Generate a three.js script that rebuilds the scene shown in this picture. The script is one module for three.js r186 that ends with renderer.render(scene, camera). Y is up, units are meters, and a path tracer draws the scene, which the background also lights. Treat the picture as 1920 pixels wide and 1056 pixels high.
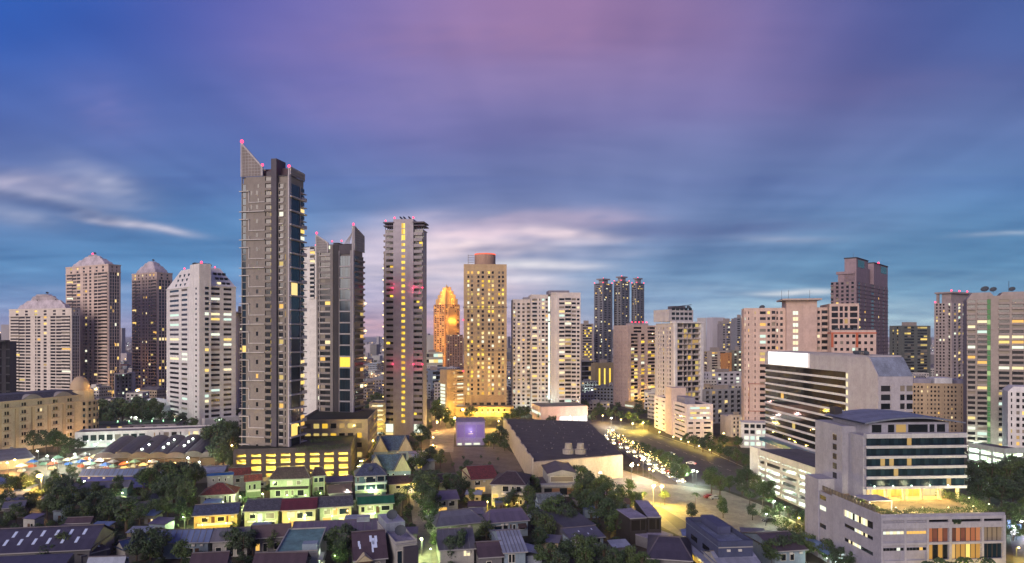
import * as THREE from 'three';
import { mergeGeometries } from 'three/addons/utils/BufferGeometryUtils.js';

// ---------- camera, sky, sun, exposure ----------
const F = 1280, EYE = 66, HORIZON = 632, EXPOSURE = 2.35;
const scene = new THREE.Scene();
const camera = new THREE.PerspectiveCamera(2 * Math.atan(528 / F) * 180 / Math.PI, 1920 / 1056, 1, 14000);
camera.position.set(0, EYE, 0);
camera.setViewOffset(1920, 1056, 0, -104, 1920, 1056);   // level camera, rising front
const renderer = new THREE.WebGLRenderer({ antialias: true });
renderer.toneMapping = THREE.LinearToneMapping;
renderer.toneMappingExposure = EXPOSURE;
renderer.shadowMap.enabled = true;

let seed = 7;
const rnd = () => { seed = (seed + 0x6d2b79f5) | 0; let t = Math.imul(seed ^ (seed >>> 15), 1 | seed); t = (t + Math.imul(t ^ (t >>> 7), 61 | t)) ^ t; return ((t ^ (t >>> 14)) >>> 0) / 4294967296; };
const rr = (a, b) => a + (b - a) * rnd();
const pick = (a) => a[Math.floor(rnd() * a.length)];
const hash2 = (x, y) => { let h = Math.imul(x | 0, 374761393) + Math.imul(y | 0, 668265263) | 0; h = Math.imul(h ^ (h >>> 13), 1274126177); return ((h ^ (h >>> 16)) >>> 0) / 4294967296; };
const vnoise = (x, y) => { const ix = Math.floor(x), iy = Math.floor(y), fx = x - ix, fy = y - iy, sx = fx * fx * (3 - 2 * fx), sy = fy * fy * (3 - 2 * fy);
  const a = hash2(ix, iy), b = hash2(ix + 1, iy), c = hash2(ix, iy + 1), d = hash2(ix + 1, iy + 1); return a + (b - a) * sx + (c - a) * sy + (a - b - c + d) * sx * sy; };
const lin = (c) => { c /= 255; return c <= 0.04045 ? c / 12.92 : ((c + 0.055) / 1.055) ** 2.4; };
const clamp = (x, a, b) => Math.min(b, Math.max(a, x));

// The dusk sky: smooth air colours, long soft cloud streaks, and fine layered noise. It goes on round the compass.
function makeSky() {
  const base = [
    [-60, 0, 18, 88, 185], [60, 20, 22, 88, 186], [240, 40, 46, 86, 176], [480, 20, 92, 95, 178], [700, 60, 126, 114, 182], [960, 40, 152, 117, 172], [1120, 20, 148, 112, 164], [1300, 50, 132, 112, 168], [1500, 30, 98, 98, 164], [1700, 50, 72, 95, 168], [1920, 50, 60, 94, 164],
    [-20, 190, 52, 96, 180], [200, 170, 60, 94, 176], [330, 230, 74, 102, 178], [600, 190, 92, 104, 180], [800, 190, 128, 120, 184], [960, 180, 142, 126, 184], [1200, 170, 118, 112, 172], [1480, 190, 104, 102, 164], [1800, 200, 84, 104, 164],
    [0, 290, 86, 108, 178], [200, 290, 84, 112, 180], [370, 300, 64, 94, 166], [640, 300, 86, 106, 178], [820, 290, 88, 104, 174], [1000, 290, 112, 126, 184], [1250, 290, 108, 122, 180], [1500, 300, 98, 118, 176], [1840, 300, 76, 112, 174],
    [20, 370, 108, 130, 182], [180, 380, 86, 122, 180], [330, 380, 72, 122, 184], [640, 370, 86, 124, 184], [900, 370, 100, 122, 178], [1200, 370, 96, 122, 178], [1550, 370, 86, 122, 180], [1880, 380, 72, 122, 180],
    [60, 440, 66, 118, 176], [300, 450, 70, 132, 188], [420, 450, 74, 140, 196], [640, 430, 100, 138, 192], [880, 440, 150, 156, 196], [1100, 440, 108, 128, 176], [1350, 430, 98, 126, 176], [1600, 440, 92, 138, 184], [1880, 440, 84, 142, 188],
    [0, 510, 74, 138, 192], [250, 510, 72, 136, 192], [420, 510, 76, 144, 200], [700, 500, 146, 164, 204], [880, 510, 160, 172, 206], [1050, 500, 112, 148, 190], [1300, 500, 84, 134, 180], [1600, 500, 82, 140, 184], [1880, 510, 76, 138, 184],
    [0, 580, 104, 144, 198], [300, 580, 100, 150, 204], [660, 570, 160, 170, 208], [820, 580, 176, 170, 200], [1060, 570, 110, 156, 196], [1340, 580, 120, 166, 204], [1600, 580, 112, 168, 200], [1880, 580, 104, 160, 196],
    [0, 630, 148, 150, 188], [300, 630, 168, 160, 190], [680, 630, 214, 164, 172], [900, 630, 204, 170, 182], [1200, 630, 160, 172, 198], [1600, 630, 150, 178, 200], [1920, 630, 140, 170, 196],
    [0, -300, 30, 78, 172], [500, -300, 78, 88, 170], [960, -300, 128, 104, 164], [1400, -300, 100, 98, 162], [1920, -300, 58, 86, 160],
  ];
  const strokes = [ // u, v, half length, half thickness, tilt, strength, colour
    [255, 421, 62, 4.5, 8, 0.85, 236, 228, 240], [190, 404, 60, 7, 12, 0.45, 205, 208, 228], [50, 347, 80, 17, 3, 0.5, 205, 198, 222], [195, 345, 55, 20, 22, 0.42, 196, 200, 226], [20, 402, 60, 10, 8, 0.42, 178, 188, 218], [110, 372, 70, 6, 8, 0.4, 190, 194, 220],
    [110, 388, 130, 10, 14, 0.55, 58, 92, 150], [260, 448, 150, 12, 6, 0.3, 56, 104, 160], [200, 205, 60, 40, 30, 0.2, 128, 124, 190], [390, 330, 60, 40, -30, 0.25, 62, 92, 162],
    [1030, 437, 60, 7, 3, 1.1, 254, 234, 238], [900, 436, 110, 15, -4, 0.75, 222, 200, 218], [850, 470, 110, 17, -3, 0.9, 240, 220, 226], [830, 508, 110, 13, 0, 0.8, 232, 214, 222], [860, 540, 110, 9, 0, 0.6, 222, 208, 220], [1000, 498, 70, 6, 1, 0.8, 232, 230, 236], [960, 522, 80, 6, 2, 0.6, 214, 214, 228], [1130, 420, 60, 6, -6, 0.4, 182, 168, 198], [960, 412, 90, 8, -6, 0.45, 196, 178, 206], [700, 452, 50, 16, 0, 0.6, 206, 196, 218], [700, 500, 44, 20, 0, 0.6, 214, 202, 220], [1060, 408, 80, 9, -4, 0.4, 188, 172, 202], [1095, 455, 55, 5, -3, 0.5, 200, 196, 216],
    [1120, 474, 70, 6, -2, 0.35, 160, 172, 204], [790, 410, 60, 9, -2, 0.45, 186, 180, 212], [740, 470, 60, 30, 0, 0.4, 188, 182, 212], [930, 462, 60, 5, -6, 0.5, 104, 118, 164], [960, 482, 90, 6, -3, 0.5, 98, 126, 176], [1180, 440, 130, 9, 0, 0.35, 94, 108, 160], [1360, 425, 200, 10, 0, 0.3, 92, 108, 162],
    [690, 606, 170, 13, 0, 0.5, 224, 170, 182], [880, 560, 100, 22, 0, 0.35, 214, 190, 208], [700, 540, 40, 12, 0, 0.3, 190, 180, 214], [1500, 549, 60, 3.4, 0, 0.75, 218, 226, 232], [1520, 575, 190, 8, 0, 0.4, 160, 196, 214], [1720, 598, 190, 11, 0, 0.5, 160, 202, 216], [1885, 441, 60, 2.6, -3, 0.5, 172, 192, 216],
    [1400, 608, 140, 12, 0, 0.4, 172, 198, 220], [1480, 447, 60, 5, 0, 0.35, 160, 172, 200], [250, 543, 170, 6, 0, 0.35, 138, 164, 208], [120, 604, 170, 12, 0, 0.4, 160, 162, 206], [420, 560, 120, 14, 0, 0.3, 120, 156, 208], [1750, 520, 160, 9, 0, 0.25, 110, 156, 190], [1250, 540, 120, 7, 0, 0.3, 132, 164, 196],
    [960, 70, 240, 34, -3, 0.3, 160, 122, 170], [1000, 150, 260, 26, -6, 0.25, 146, 128, 184], [1150, 225, 260, 18, -8, 0.3, 104, 104, 168], [700, 215, 120, 26, 12, 0.25, 132, 122, 186], [1500, 175, 260, 22, -5, 0.2, 116, 106, 164], [620, 130, 80, 60, 0, 0.25, 108, 106, 184],
  ].map((s) => [s[0], s[1], 1 / s[2], 1 / s[3], Math.cos(s[4] * Math.PI / 180), Math.sin(s[4] * Math.PI / 180), s[5], lin(s[6]), lin(s[7]), lin(s[8])]);
  const pts = base.map((b) => [b[0], b[1], lin(b[2]), lin(b[3]), lin(b[4])]);
  // a coarse table over (u, v)
  const U0 = -340, V0 = -420, ST = 4, NU = 651, NV = 267, tab = new Float32Array(NU * NV * 3);
  for (let j = 0; j < NV; j++) for (let i = 0; i < NU; i++) {
    const u = U0 + i * ST, v = V0 + j * ST; let r = 0, g = 0, b = 0, W = 1e-12;
    for (const p of pts) { const dx = (u - p[0]) / (v < 330 ? 165 : 125), dy = (v - p[1]) / (v < 330 ? 70 : 42), w = Math.exp(-0.5 * Math.min(60, dx * dx + dy * dy)) + 1e-7 / (1 + dx * dx + dy * dy); W += w; r += w * p[2]; g += w * p[3]; b += w * p[4]; }
    r /= W; g /= W; b /= W;
    for (const s of strokes) {
      const dx = u - s[0], dy = v - s[1], wob = (vnoise(u / 90 + s[0], v / 40) - 0.5) * 10, a = (dx * s[4] + dy * s[5]) * s[2], c = (-dx * s[5] + dy * s[4] + wob * Math.min(1, 12 * s[3])) * s[3], d = a * a + c * c;
      if (d > 12) continue;
      const m = s[6] * Math.exp(-0.5 * d) * (0.72 + 0.9 * vnoise(u / 34 + s[1], v / 9 + u / 60)); const k = Math.min(1, m);
      r += (s[7] - r) * k; g += (s[8] - g) * k; b += (s[9] - b) * k;
    }
    const o = (j * NU + i) * 3; tab[o] = r; tab[o + 1] = g; tab[o + 2] = b;
  }
  const W = 4096, Hh = 2048, data = new Float32Array(W * Hh * 4), px = [0, 0, 0];
  for (let row = Hh / 2; row < Hh; row++) {
    const el = ((row + 0.5) / Hh - 0.5) * Math.PI, te = Math.tan(el), ce = Math.cos(el), se = Math.sin(el);
    for (let col = 0; col < W; col++) {
      let az = ((col + 0.5) / W - 0.25) * 2 * Math.PI; if (az > Math.PI) az -= 2 * Math.PI;
      let a = az; if (a > Math.PI / 4 * 2.0) a = Math.PI - a; else if (a < -Math.PI / 2) a = -Math.PI - a;   // behind: mirrored
      const A = 0.72; a = Math.abs(a) < A ? a : Math.sign(a) * (A - (Math.abs(a) - A) * (A / (Math.PI / 2 - A)) * 0.9);  // beside: folded back
      const u = 960 + F * Math.tan(a); let v = HORIZON - F * te / Math.cos(a); if (v < -60) v = -60 - 340 * (1 - Math.exp((v + 60) / 900));
      const fi = clamp((u - U0) / ST, 0, NU - 1.01), fj = clamp((v - V0) / ST, 0, NV - 1.01), i = Math.floor(fi), j = Math.floor(fj), x = fi - i, y = fj - j, o = (j * NU + i) * 3, o2 = o + NU * 3;
      const yy = se + 0.07, cx = Math.sin(az) * ce / yy, cz = -Math.cos(az) * ce / yy, wv = (vnoise(cx * 0.9 + 5, cz * 0.9) - 0.5) * 0.8;
      const n = vnoise(cx * 1.1 + 40, cz * 2.4 + wv) * 0.5 + vnoise(cx * 2.6 + 11, cz * 7 + wv * 3) * 0.32 + vnoise(cx * 5.2, cz * 17 + wv * 7) * 0.18 - 0.5;
      const ra = cx + 0.1 * cz, dr = vnoise(ra * 2.2 + 9, cz * 0.35 + wv) * 0.55 + vnoise(ra * 5.5 + 3, cz * 0.9 + wv * 2) * 0.3 + vnoise(ra * 13, cz * 2.1) * 0.15 - 0.5;   // long-drawn wisps
      const amp = 0.20 + 0.46 * Math.exp(-el * 7), m = 1.07 + amp * n * 1.2 + dr * 0.44;
      for (let c = 0; c < 3; c++) { const q = (tab[o + c] * (1 - x) + tab[o + 3 + c] * x) * (1 - y) + (tab[o2 + c] * (1 - x) + tab[o2 + 3 + c] * x) * y; px[c] = q; }
      const lum = 0.3 * px[0] + 0.5 * px[1] + 0.2 * px[2]; px[0] += (lum * 1.06 - px[0]) * 0.13; px[1] += (lum * 0.98 - px[1]) * 0.13; px[2] += (lum * 1.08 - px[2]) * 0.13;
      const d = (row * W + col) * 4; data[d] = px[0] * (m + (m - 1) * 0.25) / EXPOSURE; data[d + 1] = px[1] * m / EXPOSURE; data[d + 2] = px[2] * (m - (m - 1) * 0.3) / EXPOSURE; data[d + 3] = 1;
    }
  }
  const low = [lin(90) / EXPOSURE, lin(90) / EXPOSURE, lin(110) / EXPOSURE];
  for (let k = 0; k < W * Hh / 2; k++) { data[k * 4] = low[0]; data[k * 4 + 1] = low[1]; data[k * 4 + 2] = low[2]; data[k * 4 + 3] = 1; }
  const t = new THREE.DataTexture(data, W, Hh, THREE.RGBAFormat, THREE.FloatType);
  t.mapping = THREE.EquirectangularReflectionMapping; t.magFilter = THREE.LinearFilter; t.needsUpdate = true;
  return t;
}
const skyTexture = makeSky();
scene.background = skyTexture;
scene.environment = skyTexture;

const sun = new THREE.DirectionalLight(new THREE.Color(1.0, 0.82, 0.72), 1.45);   // the afterglow: low, very wide
sun.position.set(-700, 520, 900); sun.target.position.set(0, 40, -350);
sun.castShadow = true; sun.shadow.radius = 75;
Object.assign(sun.shadow.camera, { left: -900, right: 900, top: 600, bottom: -600, near: 10, far: 3500 });
scene.add(sun, sun.target);

// ---------- helpers ----------
const D2R = Math.PI / 180;
const depthOf = (v) => F * EYE / (v - HORIZON);                      // metres to a ground point seen at row v
const X = (u, d) => (u - 960) / F * d;                              // metres to the side at column u, depth d
const Y = (v, d) => EYE - (v - HORIZON) / F * d;                    // metres above ground at row v, depth d
const onGround = (u, v) => { const d = depthOf(v); return [X(u, d), 0, -d]; };
const taken = new Map();
const numbered = (n) => { const k = taken.get(n) ?? 0; taken.set(n, k + 1); return k ? `${n}_${String(k).padStart(3, '0')}` : n; };
const tag = (o, label, category, group, kind) => { if (label) o.userData.label = label; if (category) o.userData.category = category; if (group) o.userData.group = group; if (kind) o.userData.kind = kind; return o; };
function thing(name, label, category, pos = [0, 0, 0], turn = 0, group) {
  const g = new THREE.Group(); g.name = numbered(name); g.position.set(...pos); g.rotation.y = turn; scene.add(g); return tag(g, label, category, group);
}
const asStuff = (m) => { m.userData.kind = 'stuff'; return m; };
const asStructure = (m) => { m.userData.kind = 'structure'; return m; };

class MB {   // collects boxes, quads, prisms; uv in metres
  constructor() { this.p = []; this.n = []; this.t = []; this.i = []; }
  tri(a, b, c) {
    const ux = b[0] - a[0], uy = b[1] - a[1], uz = b[2] - a[2], wx = c[0] - a[0], wy = c[1] - a[1], wz = c[2] - a[2];
    let nx = uy * wz - uz * wy, ny = uz * wx - ux * wz, nz = ux * wy - uy * wx; const l = Math.hypot(nx, ny, nz) || 1; nx /= l; ny /= l; nz /= l;
    const k = this.p.length / 3, ax = Math.abs(nx), ay = Math.abs(ny), az = Math.abs(nz);
    for (const q of [a, b, c]) { this.p.push(q[0], q[1], q[2]); this.n.push(nx, ny, nz); if (ay >= ax && ay >= az) this.t.push(q[0], -q[2]); else if (ax >= az) this.t.push(q[2], q[1] ); else this.t.push(q[0], q[1]); }
    this.i.push(k, k + 1, k + 2); return this;
  }
  quad(a, b, c, d) { this.tri(a, b, c); return this.tri(a, c, d); }
  box(x0, x1, y0, y1, z0, z1) {
    if (x1 < x0) [x0, x1] = [x1, x0]; if (y1 < y0) [y0, y1] = [y1, y0]; if (z1 < z0) [z0, z1] = [z1, z0];
    const v = (i) => [i & 1 ? x1 : x0, i & 2 ? y1 : y0, i & 4 ? z1 : z0];
    return this.quad(v(4), v(5), v(7), v(6)).quad(v(1), v(0), v(2), v(3)).quad(v(5), v(1), v(3), v(7)).quad(v(0), v(4), v(6), v(2)).quad(v(6), v(7), v(3), v(2)).quad(v(0), v(1), v(5), v(4));
  }
  // extrude an outline [[x,z]...] (clockwise seen from above = outward walls) from y0 to y1, with lid
  prism(o, y0, y1) {
    const n = o.length; let A = 0; for (let k = 0; k < n; k++) { const a = o[k], b = o[(k + 1) % n]; A += a[0] * b[1] - b[0] * a[1]; } if (A > 0) o = [...o].reverse();
    for (let k = 0; k < n; k++) { const a = o[k], b = o[(k + 1) % n]; this.quad([a[0], y0, a[1]], [b[0], y0, b[1]], [b[0], y1, b[1]], [a[0], y1, a[1]]); }
    const tr = THREE.ShapeUtils.triangulateShape(o.map((q) => new THREE.Vector2(q[0], q[1])), []);
    for (const [a, b, c] of tr) { const P = (k) => [o[k][0], y1, o[k][1]]; const pa = P(a), pb = P(b), pc = P(c), s = (pb[2] - pa[2]) * (pc[0] - pa[0]) - (pb[0] - pa[0]) * (pc[2] - pa[2]); s > 0 ? this.tri(pa, pb, pc) : this.tri(pa, pc, pb); }
    return this;
  }
  cyl(x, z, r0, r1, y0, y1, n = 10) {
    const P = (k, r, y) => [x + r * Math.cos(k / n * 2 * Math.PI), y, z + r * Math.sin(k / n * 2 * Math.PI)];
    for (let k = 0; k < n; k++) { this.quad(P(k + 1, r0, y0), P(k, r0, y0), P(k, r1, y1), P(k + 1, r1, y1)); this.tri([x, y1, z], P(k + 1, r1, y1), P(k, r1, y1)); this.tri([x, y0, z], P(k, r0, y0), P(k + 1, r0, y0)); }
    return this;
  }
  bar(a, b, w, h = w) {   // a square bar between two points
    const A = new THREE.Vector3(...a), B = new THREE.Vector3(...b), d = B.clone().sub(A).normalize(), up = Math.abs(d.y) > 0.9 ? new THREE.Vector3(1, 0, 0) : new THREE.Vector3(0, 1, 0), s = d.clone().cross(up).normalize().multiplyScalar(w / 2), t = s.clone().cross(d).normalize().multiplyScalar(h / 2);
    const c = (P, i, j) => [P.x + s.x * i + t.x * j, P.y + s.y * i + t.y * j, P.z + s.z * i + t.z * j], a4 = [c(A, -1, -1), c(A, 1, -1), c(A, 1, 1), c(A, -1, 1)], b4 = [c(B, -1, -1), c(B, 1, -1), c(B, 1, 1), c(B, -1, 1)];
    for (let k = 0; k < 4; k++) this.quad(a4[k], a4[(k + 1) % 4], b4[(k + 1) % 4], b4[k]);
    this.quad(a4[3], a4[2], a4[1], a4[0]); return this.quad(b4[0], b4[1], b4[2], b4[3]);
  }
  geo() {
    const g = new THREE.BufferGeometry();
    g.setAttribute('position', new THREE.Float32BufferAttribute(this.p, 3)); g.setAttribute('normal', new THREE.Float32BufferAttribute(this.n, 3)); g.setAttribute('uv', new THREE.Float32BufferAttribute(this.t, 2)); g.setIndex(this.i); return g;
  }
  build(name, mat, parent = scene) {
    if (!this.p.length) return null;
    const m = new THREE.Mesh(this.geo(), mat); m.name = parent === scene ? numbered(name) : name; m.castShadow = m.receiveShadow = true; parent.add(m); return m;
  }
}
const UNIT = new MB().box(-0.5, 0.5, -0.5, 0.5, -0.5, 0.5).geo();
function block(parent, name, mat, x0, x1, y0, y1, z0, z1) {   // one box-shaped part from the shared unit geometry
  const m = new THREE.Mesh(UNIT, mat); m.name = parent === scene ? numbered(name) : name; m.position.set((x0 + x1) / 2, (y0 + y1) / 2, (z0 + z1) / 2); m.scale.set(Math.abs(x1 - x0), Math.abs(y1 - y0), Math.abs(z1 - z0)); m.castShadow = m.receiveShadow = true; parent.add(m); return m;
}

// ---------- procedural surfaces ----------
function texture(w, h, f, srgb = true) {
  const d = new Uint8Array(w * h * 4);
  for (let y = 0; y < h; y++) for (let x = 0; x < w; x++) { const c = f(x / w, y / h, x, y), o = (y * w + x) * 4; d[o] = clamp(c[0], 0, 255); d[o + 1] = clamp(c[1], 0, 255); d[o + 2] = clamp(c[2], 0, 255); d[o + 3] = 255; }
  const t = new THREE.DataTexture(d, w, h, THREE.RGBAFormat); t.wrapS = t.wrapT = THREE.RepeatWrapping; t.magFilter = THREE.LinearFilter; t.minFilter = THREE.LinearMipmapLinearFilter; if (srgb) t.colorSpace = THREE.SRGBColorSpace; t.needsUpdate = true; return t;
}
const wrapNoise = (x, y, n) => { // tiling value noise, n cells
  const ix = Math.floor(x * n), iy = Math.floor(y * n), fx = x * n - ix, fy = y * n - iy, sx = fx * fx * (3 - 2 * fx), sy = fy * fy * (3 - 2 * fy), q = (a, b) => hash2(((a % n) + n) % n + n * 31, ((b % n) + n) % n);
  const a = q(ix, iy), b = q(ix + 1, iy), c = q(ix, iy + 1), d = q(ix + 1, iy + 1); return a + (b - a) * sx + (c - a) * sy + (a - b - c + d) * sx * sy;
};
const gray = (k) => [k, k, k];
const TEX = {
  wall: texture(512, 512, (x, y) => { const n = wrapNoise(x, y, 6) * 0.4 + wrapNoise(x, y, 28) * 0.3 + wrapNoise(x, y, 90) * 0.3, st = Math.max(0, wrapNoise(x, y * 0.125 + 0.3, 64) - 0.62) * wrapNoise(x, y, 5); return gray(255 * (0.80 + 0.20 * n - 0.22 * st)); }),
  tile: texture(256, 256, (x, y, px, py) => { const row = Math.floor(y * 16), cxx = Math.floor((x + (row % 2) / 32) * 16), e = (y * 16 % 1) < 0.16 ? 0.72 : 1; return gray(255 * e * (0.72 + 0.28 * hash2(cxx % 16, row)) * (0.85 + 0.15 * wrapNoise(x, y, 5))); }),
  sheet: texture(256, 256, (x, y) => { const rib = Math.abs(Math.sin(x * Math.PI * 24)), panel = hash2(Math.floor(x * 6), Math.floor(y * 2)), n = wrapNoise(x, y, 40) * 0.5 + wrapNoise(x, y, 9) * 0.5; return gray(255 * (0.70 + 0.06 * rib + 0.12 * panel + 0.12 * n)); }),
  ribs: texture(256, 8, (x) => gray(127 + 127 * Math.sin(x * Math.PI * 48)), false),
  flat: texture(512, 512, (x, y) => { const n = wrapNoise(x, y, 5) * 0.45 + wrapNoise(x, y, 17) * 0.3 + wrapNoise(x, y, 70) * 0.25, sp = wrapNoise(x, y, 120) > 0.93 ? 0.2 : 0; return gray(255 * (0.58 + 0.42 * n - sp)); }),
  ground: texture(1024, 1024, (x, y) => { const n = wrapNoise(x, y, 4) * 0.3 + wrapNoise(x, y, 14) * 0.3 + wrapNoise(x, y, 55) * 0.25 + wrapNoise(x, y, 200) * 0.15, g = clamp((wrapNoise(x, y, 9) * 0.6 + wrapNoise(x, y, 40) * 0.4 - 0.52) * 7, 0, 1), k = 0.6 + 0.6 * n; return [k * (150 - 70 * g), k * (140 - 32 * g), k * (118 - 68 * g)]; }),
  leaf: texture(64, 64, (x, y) => { const n = wrapNoise(x, y, 8); return gray(255 * (0.55 + 0.45 * n)); }),
};
const matCache = new Map();
const rep = (t, sx, sy = sx) => { const key = t.uuid + sx + '_' + sy; if (!matCache.has(key)) { const c = t.clone(); c.repeat.set(sx, sy); c.needsUpdate = true; matCache.set(key, c); } return matCache.get(key); };
function mat(kind, hex, o = {}) {
  const key = kind + hex + JSON.stringify(o); if (matCache.has(key)) return matCache.get(key);
  const p = { color: hex, roughness: 0.85, ...o };
  if (kind === 'wall') p.map = rep(TEX.wall, 1 / 14);
  if (kind === 'tile') { p.map = rep(TEX.tile, 1 / 6); p.bumpMap = p.map; p.bumpScale = 0.05; p.roughness = o.roughness ?? 0.75; }
  if (kind === 'sheet') { p.map = rep(TEX.sheet, 1 / 8); p.bumpMap = rep(TEX.ribs, 1 / 8); p.bumpScale = 0.03; p.roughness = o.roughness ?? 0.5; p.metalness = o.metalness ?? 0.15; }
  if (kind === 'flat') p.map = rep(TEX.flat, 1 / 22);
  if (kind === 'ground') p.map = rep(TEX.ground, 1 / 70);
  const m = new THREE.MeshStandardMaterial(p); matCache.set(key, m); return m;
}
const wall = (hex, o) => mat('wall', hex, o), plain = (hex, o) => mat('plain', hex, o);
const glow = (r, g, b, k) => { const key = 'glow' + [r, g, b, k]; if (!matCache.has(key)) matCache.set(key, new THREE.MeshStandardMaterial({ color: 0x222018, roughness: 0.6, emissive: new THREE.Color().setRGB(r, g, b), emissiveIntensity: k })); return matCache.get(key); };
const GLASS = [0x14181c, 0x1b2024, 0x23272b, 0x101316, 0x2a2a2c].map((c) => plain(c, { roughness: 0.12 }));
const GLASS_BLUE = [0x1c2c38, 0x223440, 0x182630].map((c) => plain(c, { roughness: 0.08, metalness: 0.25 }));
const CURTAIN = [0x6d675c, 0x55504a, 0x7c7264].map((c) => plain(c, { roughness: 0.5 }));
const LIT = [glow(1, 0.66, 0.16, 0.55), glow(1, 0.72, 0.28, 0.5), glow(1, 0.80, 0.42, 0.5), glow(1, 0.56, 0.12, 0.45), glow(1, 0.74, 0.22, 0.28), glow(0.92, 0.95, 0.72, 0.5), glow(1, 0.62, 0.2, 0.2)];
const LIT_COOL = [glow(0.9, 1, 0.78, 0.5), glow(0.75, 1, 0.85, 0.42), glow(1, 0.85, 0.5, 0.5), glow(1, 0.7, 0.2, 0.5)];
const LIT_YELLOW = [glow(1, 0.66, 0.06, 0.6), glow(1, 0.74, 0.12, 0.55), glow(1, 0.6, 0.05, 0.4)];
// ---------- buildings: a site is a near corner seen at column uC, with a face running to the left edge uL and one to the right edge uR ----------
const feet = [], siteRects = [];   // footprints: x, z, radius
function site(name, label, category, { uL, uC, uR, v, d, t = 45, y = 0 }, group) {
  d = d ?? depthOf(v); const a = t * D2R, ct = Math.cos(a), st = Math.sin(a), cx = X(uC, d);
  const sR = (u) => { const k = (u - 960) / F; return (k * d - cx) / (ct - k * st); }, sL = (u) => { const k = (u - 960) / F; return (cx - k * d) / (st + k * ct); };
  const g = thing(name, label, category, [cx, y, -d], a, group);
  const B = { g, d, sR, sL, w: sR(uR), l: sL(uL), top: (row) => Y(row, d) - y, pos: [cx, y, -d], wins: [], wall: new MB(), lights: [] };
  { const W = clamp(B.w, 4, 90), Lx = clamp(B.l, 14, 90); feet.push([cx + ct * W / 2 - st * Lx / 2, -d - st * W / 2 - ct * Lx / 2, Math.hypot(W, Lx) / 2]); }
  siteRects.push({ uL, uR, d, g });
  B.R = { k: 'R', ox: 0, oz: 0, s: sR }; B.L = { k: 'L', ox: 0, oz: 0, s: sL };
  return B;
}
const faceAt = (B, k, ox, oz) => ({ k, ox, oz, s: k === 'R' ? (u) => B.sR(u) - ox : (u) => B.sL(u) + oz });
function fbox(mb, f, s0, s1, y0, y1, o0, o1) { if (f.k === 'R') mb.box(f.ox + s0, f.ox + s1, y0, y1, f.oz + o0, f.oz + o1); else mb.box(f.ox - o1, f.ox - o0, y0, y1, f.oz - Math.max(s0, s1), f.oz - Math.min(s0, s1)); return mb; }
function fblock(parent, name, m, f, s0, s1, y0, y1, o0, o1) { return f.k === 'R' ? block(parent, name, m, f.ox + s0, f.ox + s1, y0, y1, f.oz + o0, f.oz + o1) : block(parent, name, m, f.ox - o1, f.ox - o0, y0, y1, f.oz - s1, f.oz - s0); }
const even = (types, u0, u1) => { // 'pwpwwp' over a span of columns; capitals are twice as wide
  const ws = [...types].map((c) => c === 'P' ? 2.2 : c === 'W' ? 2 : c === 'i' ? 0.4 : 1), T = ws.reduce((a, b) => a + b, 0); let x = u0; return ws.map((w, k) => { const a = x; x += w / T * (u1 - u0); return [types[k] === 'P' || types[k] === 'i' ? 'p' : types[k] === 'W' ? 'w' : types[k], a, x]; });
};
function addWin(B, f, s0, s1, y0, y1, o0, o1, m, lit, name = 'window') { if (s1 < s0) [s0, s1] = [s1, s0]; B.wins.push({ f, s0, s1, y0, y1, o0, o1, m, lit, name, a: (s1 - s0) * (y1 - y0) }); }
// columns [type, u0, u1]: p pier, w window, b balcony, g glazed bay, q small window in wall, o open dark recess
function grid(B, f, cols, y0, fh, n, o = {}) {
  const { lit = 0.1, pal = LIT, glass = GLASS, open = [0.28, 0.84], wallTo = B.wall, proud = 0.9 } = o, yt = y0 + n * fh;
  for (const [type, ua, ub] of cols) {
    let s0 = f.s(ua), s1 = f.s(ub); if (s1 < s0) [s0, s1] = [s1, s0];
    if (s1 - s0 < 0.05) continue;
    if (type === 'p') { fbox(wallTo, f, s0, s1, y0, yt, -0.5, 0.03); continue; }
    if (type === 'q') { const m = (s1 - s0) * 0.28; fbox(wallTo, f, s0, s0 + m, y0, yt, -0.5, 0.02); fbox(wallTo, f, s1 - m, s1, y0, yt, -0.5, 0.02); s0 += m; s1 -= m; }
    const [si, hd] = type === 'b' ? [0.1, 0.88] : type === 'g' ? [0.1, 0.94] : open;
    for (let i = 0; i <= n; i++) { const y = y0 + i * fh, a = Math.max(y0, y - (1 - hd) * fh), b = Math.min(yt, y + si * fh); if (b > a) fbox(wallTo, f, s0, s1, a, b, -0.5, 0); }
    for (let i = 0; i < n; i++) {
      const y = y0 + i * fh, on = rnd() < (o.rows ? o.rows(i / n) : 1) * lit, m = on ? pick(pal) : rnd() < 0.12 && type !== 'g' ? pick(CURTAIN) : pick(glass);
      addWin(B, f, s0 + 0.02, s1 - 0.02, y + si * fh, y + hd * fh, -0.42, -0.28, m, on);
      if (type === 'b') { fbox(wallTo, f, s0, s1, y - 0.12, y + 0.1, 0.0, proud); fbox(wallTo, f, s0, s1, y + 0.1, y + fh * (o.rail ?? 0.34), proud - 0.14, proud + 0.015); }
    }
  }
}
const WIN_CAP = 300;
function finish(B, wallMat, cap = WIN_CAP, wallName = 'wall') {
  B.wall.build(wallName, wallMat, B.g);
  B.wins.sort((a, b) => (b.lit - a.lit) || (b.a - a.a));
  const rest = new Map();
  B.wins.forEach((w, k) => {
    if (k < cap) { const m = fblock(B.g, w.name, w.m, w.f, w.s0, w.s1, w.y0, w.y1, w.o0, w.o1); m.castShadow = false; return; }
    if (!rest.has(w.m)) rest.set(w.m, new MB()); fbox(rest.get(w.m), w.f, w.s0, w.s1, w.y0, w.y1, w.o0, w.o1);
  });
  for (const [m, mb] of rest) asStuff(mb.build('small_windows', m, B.g));
  return B;
}
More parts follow.
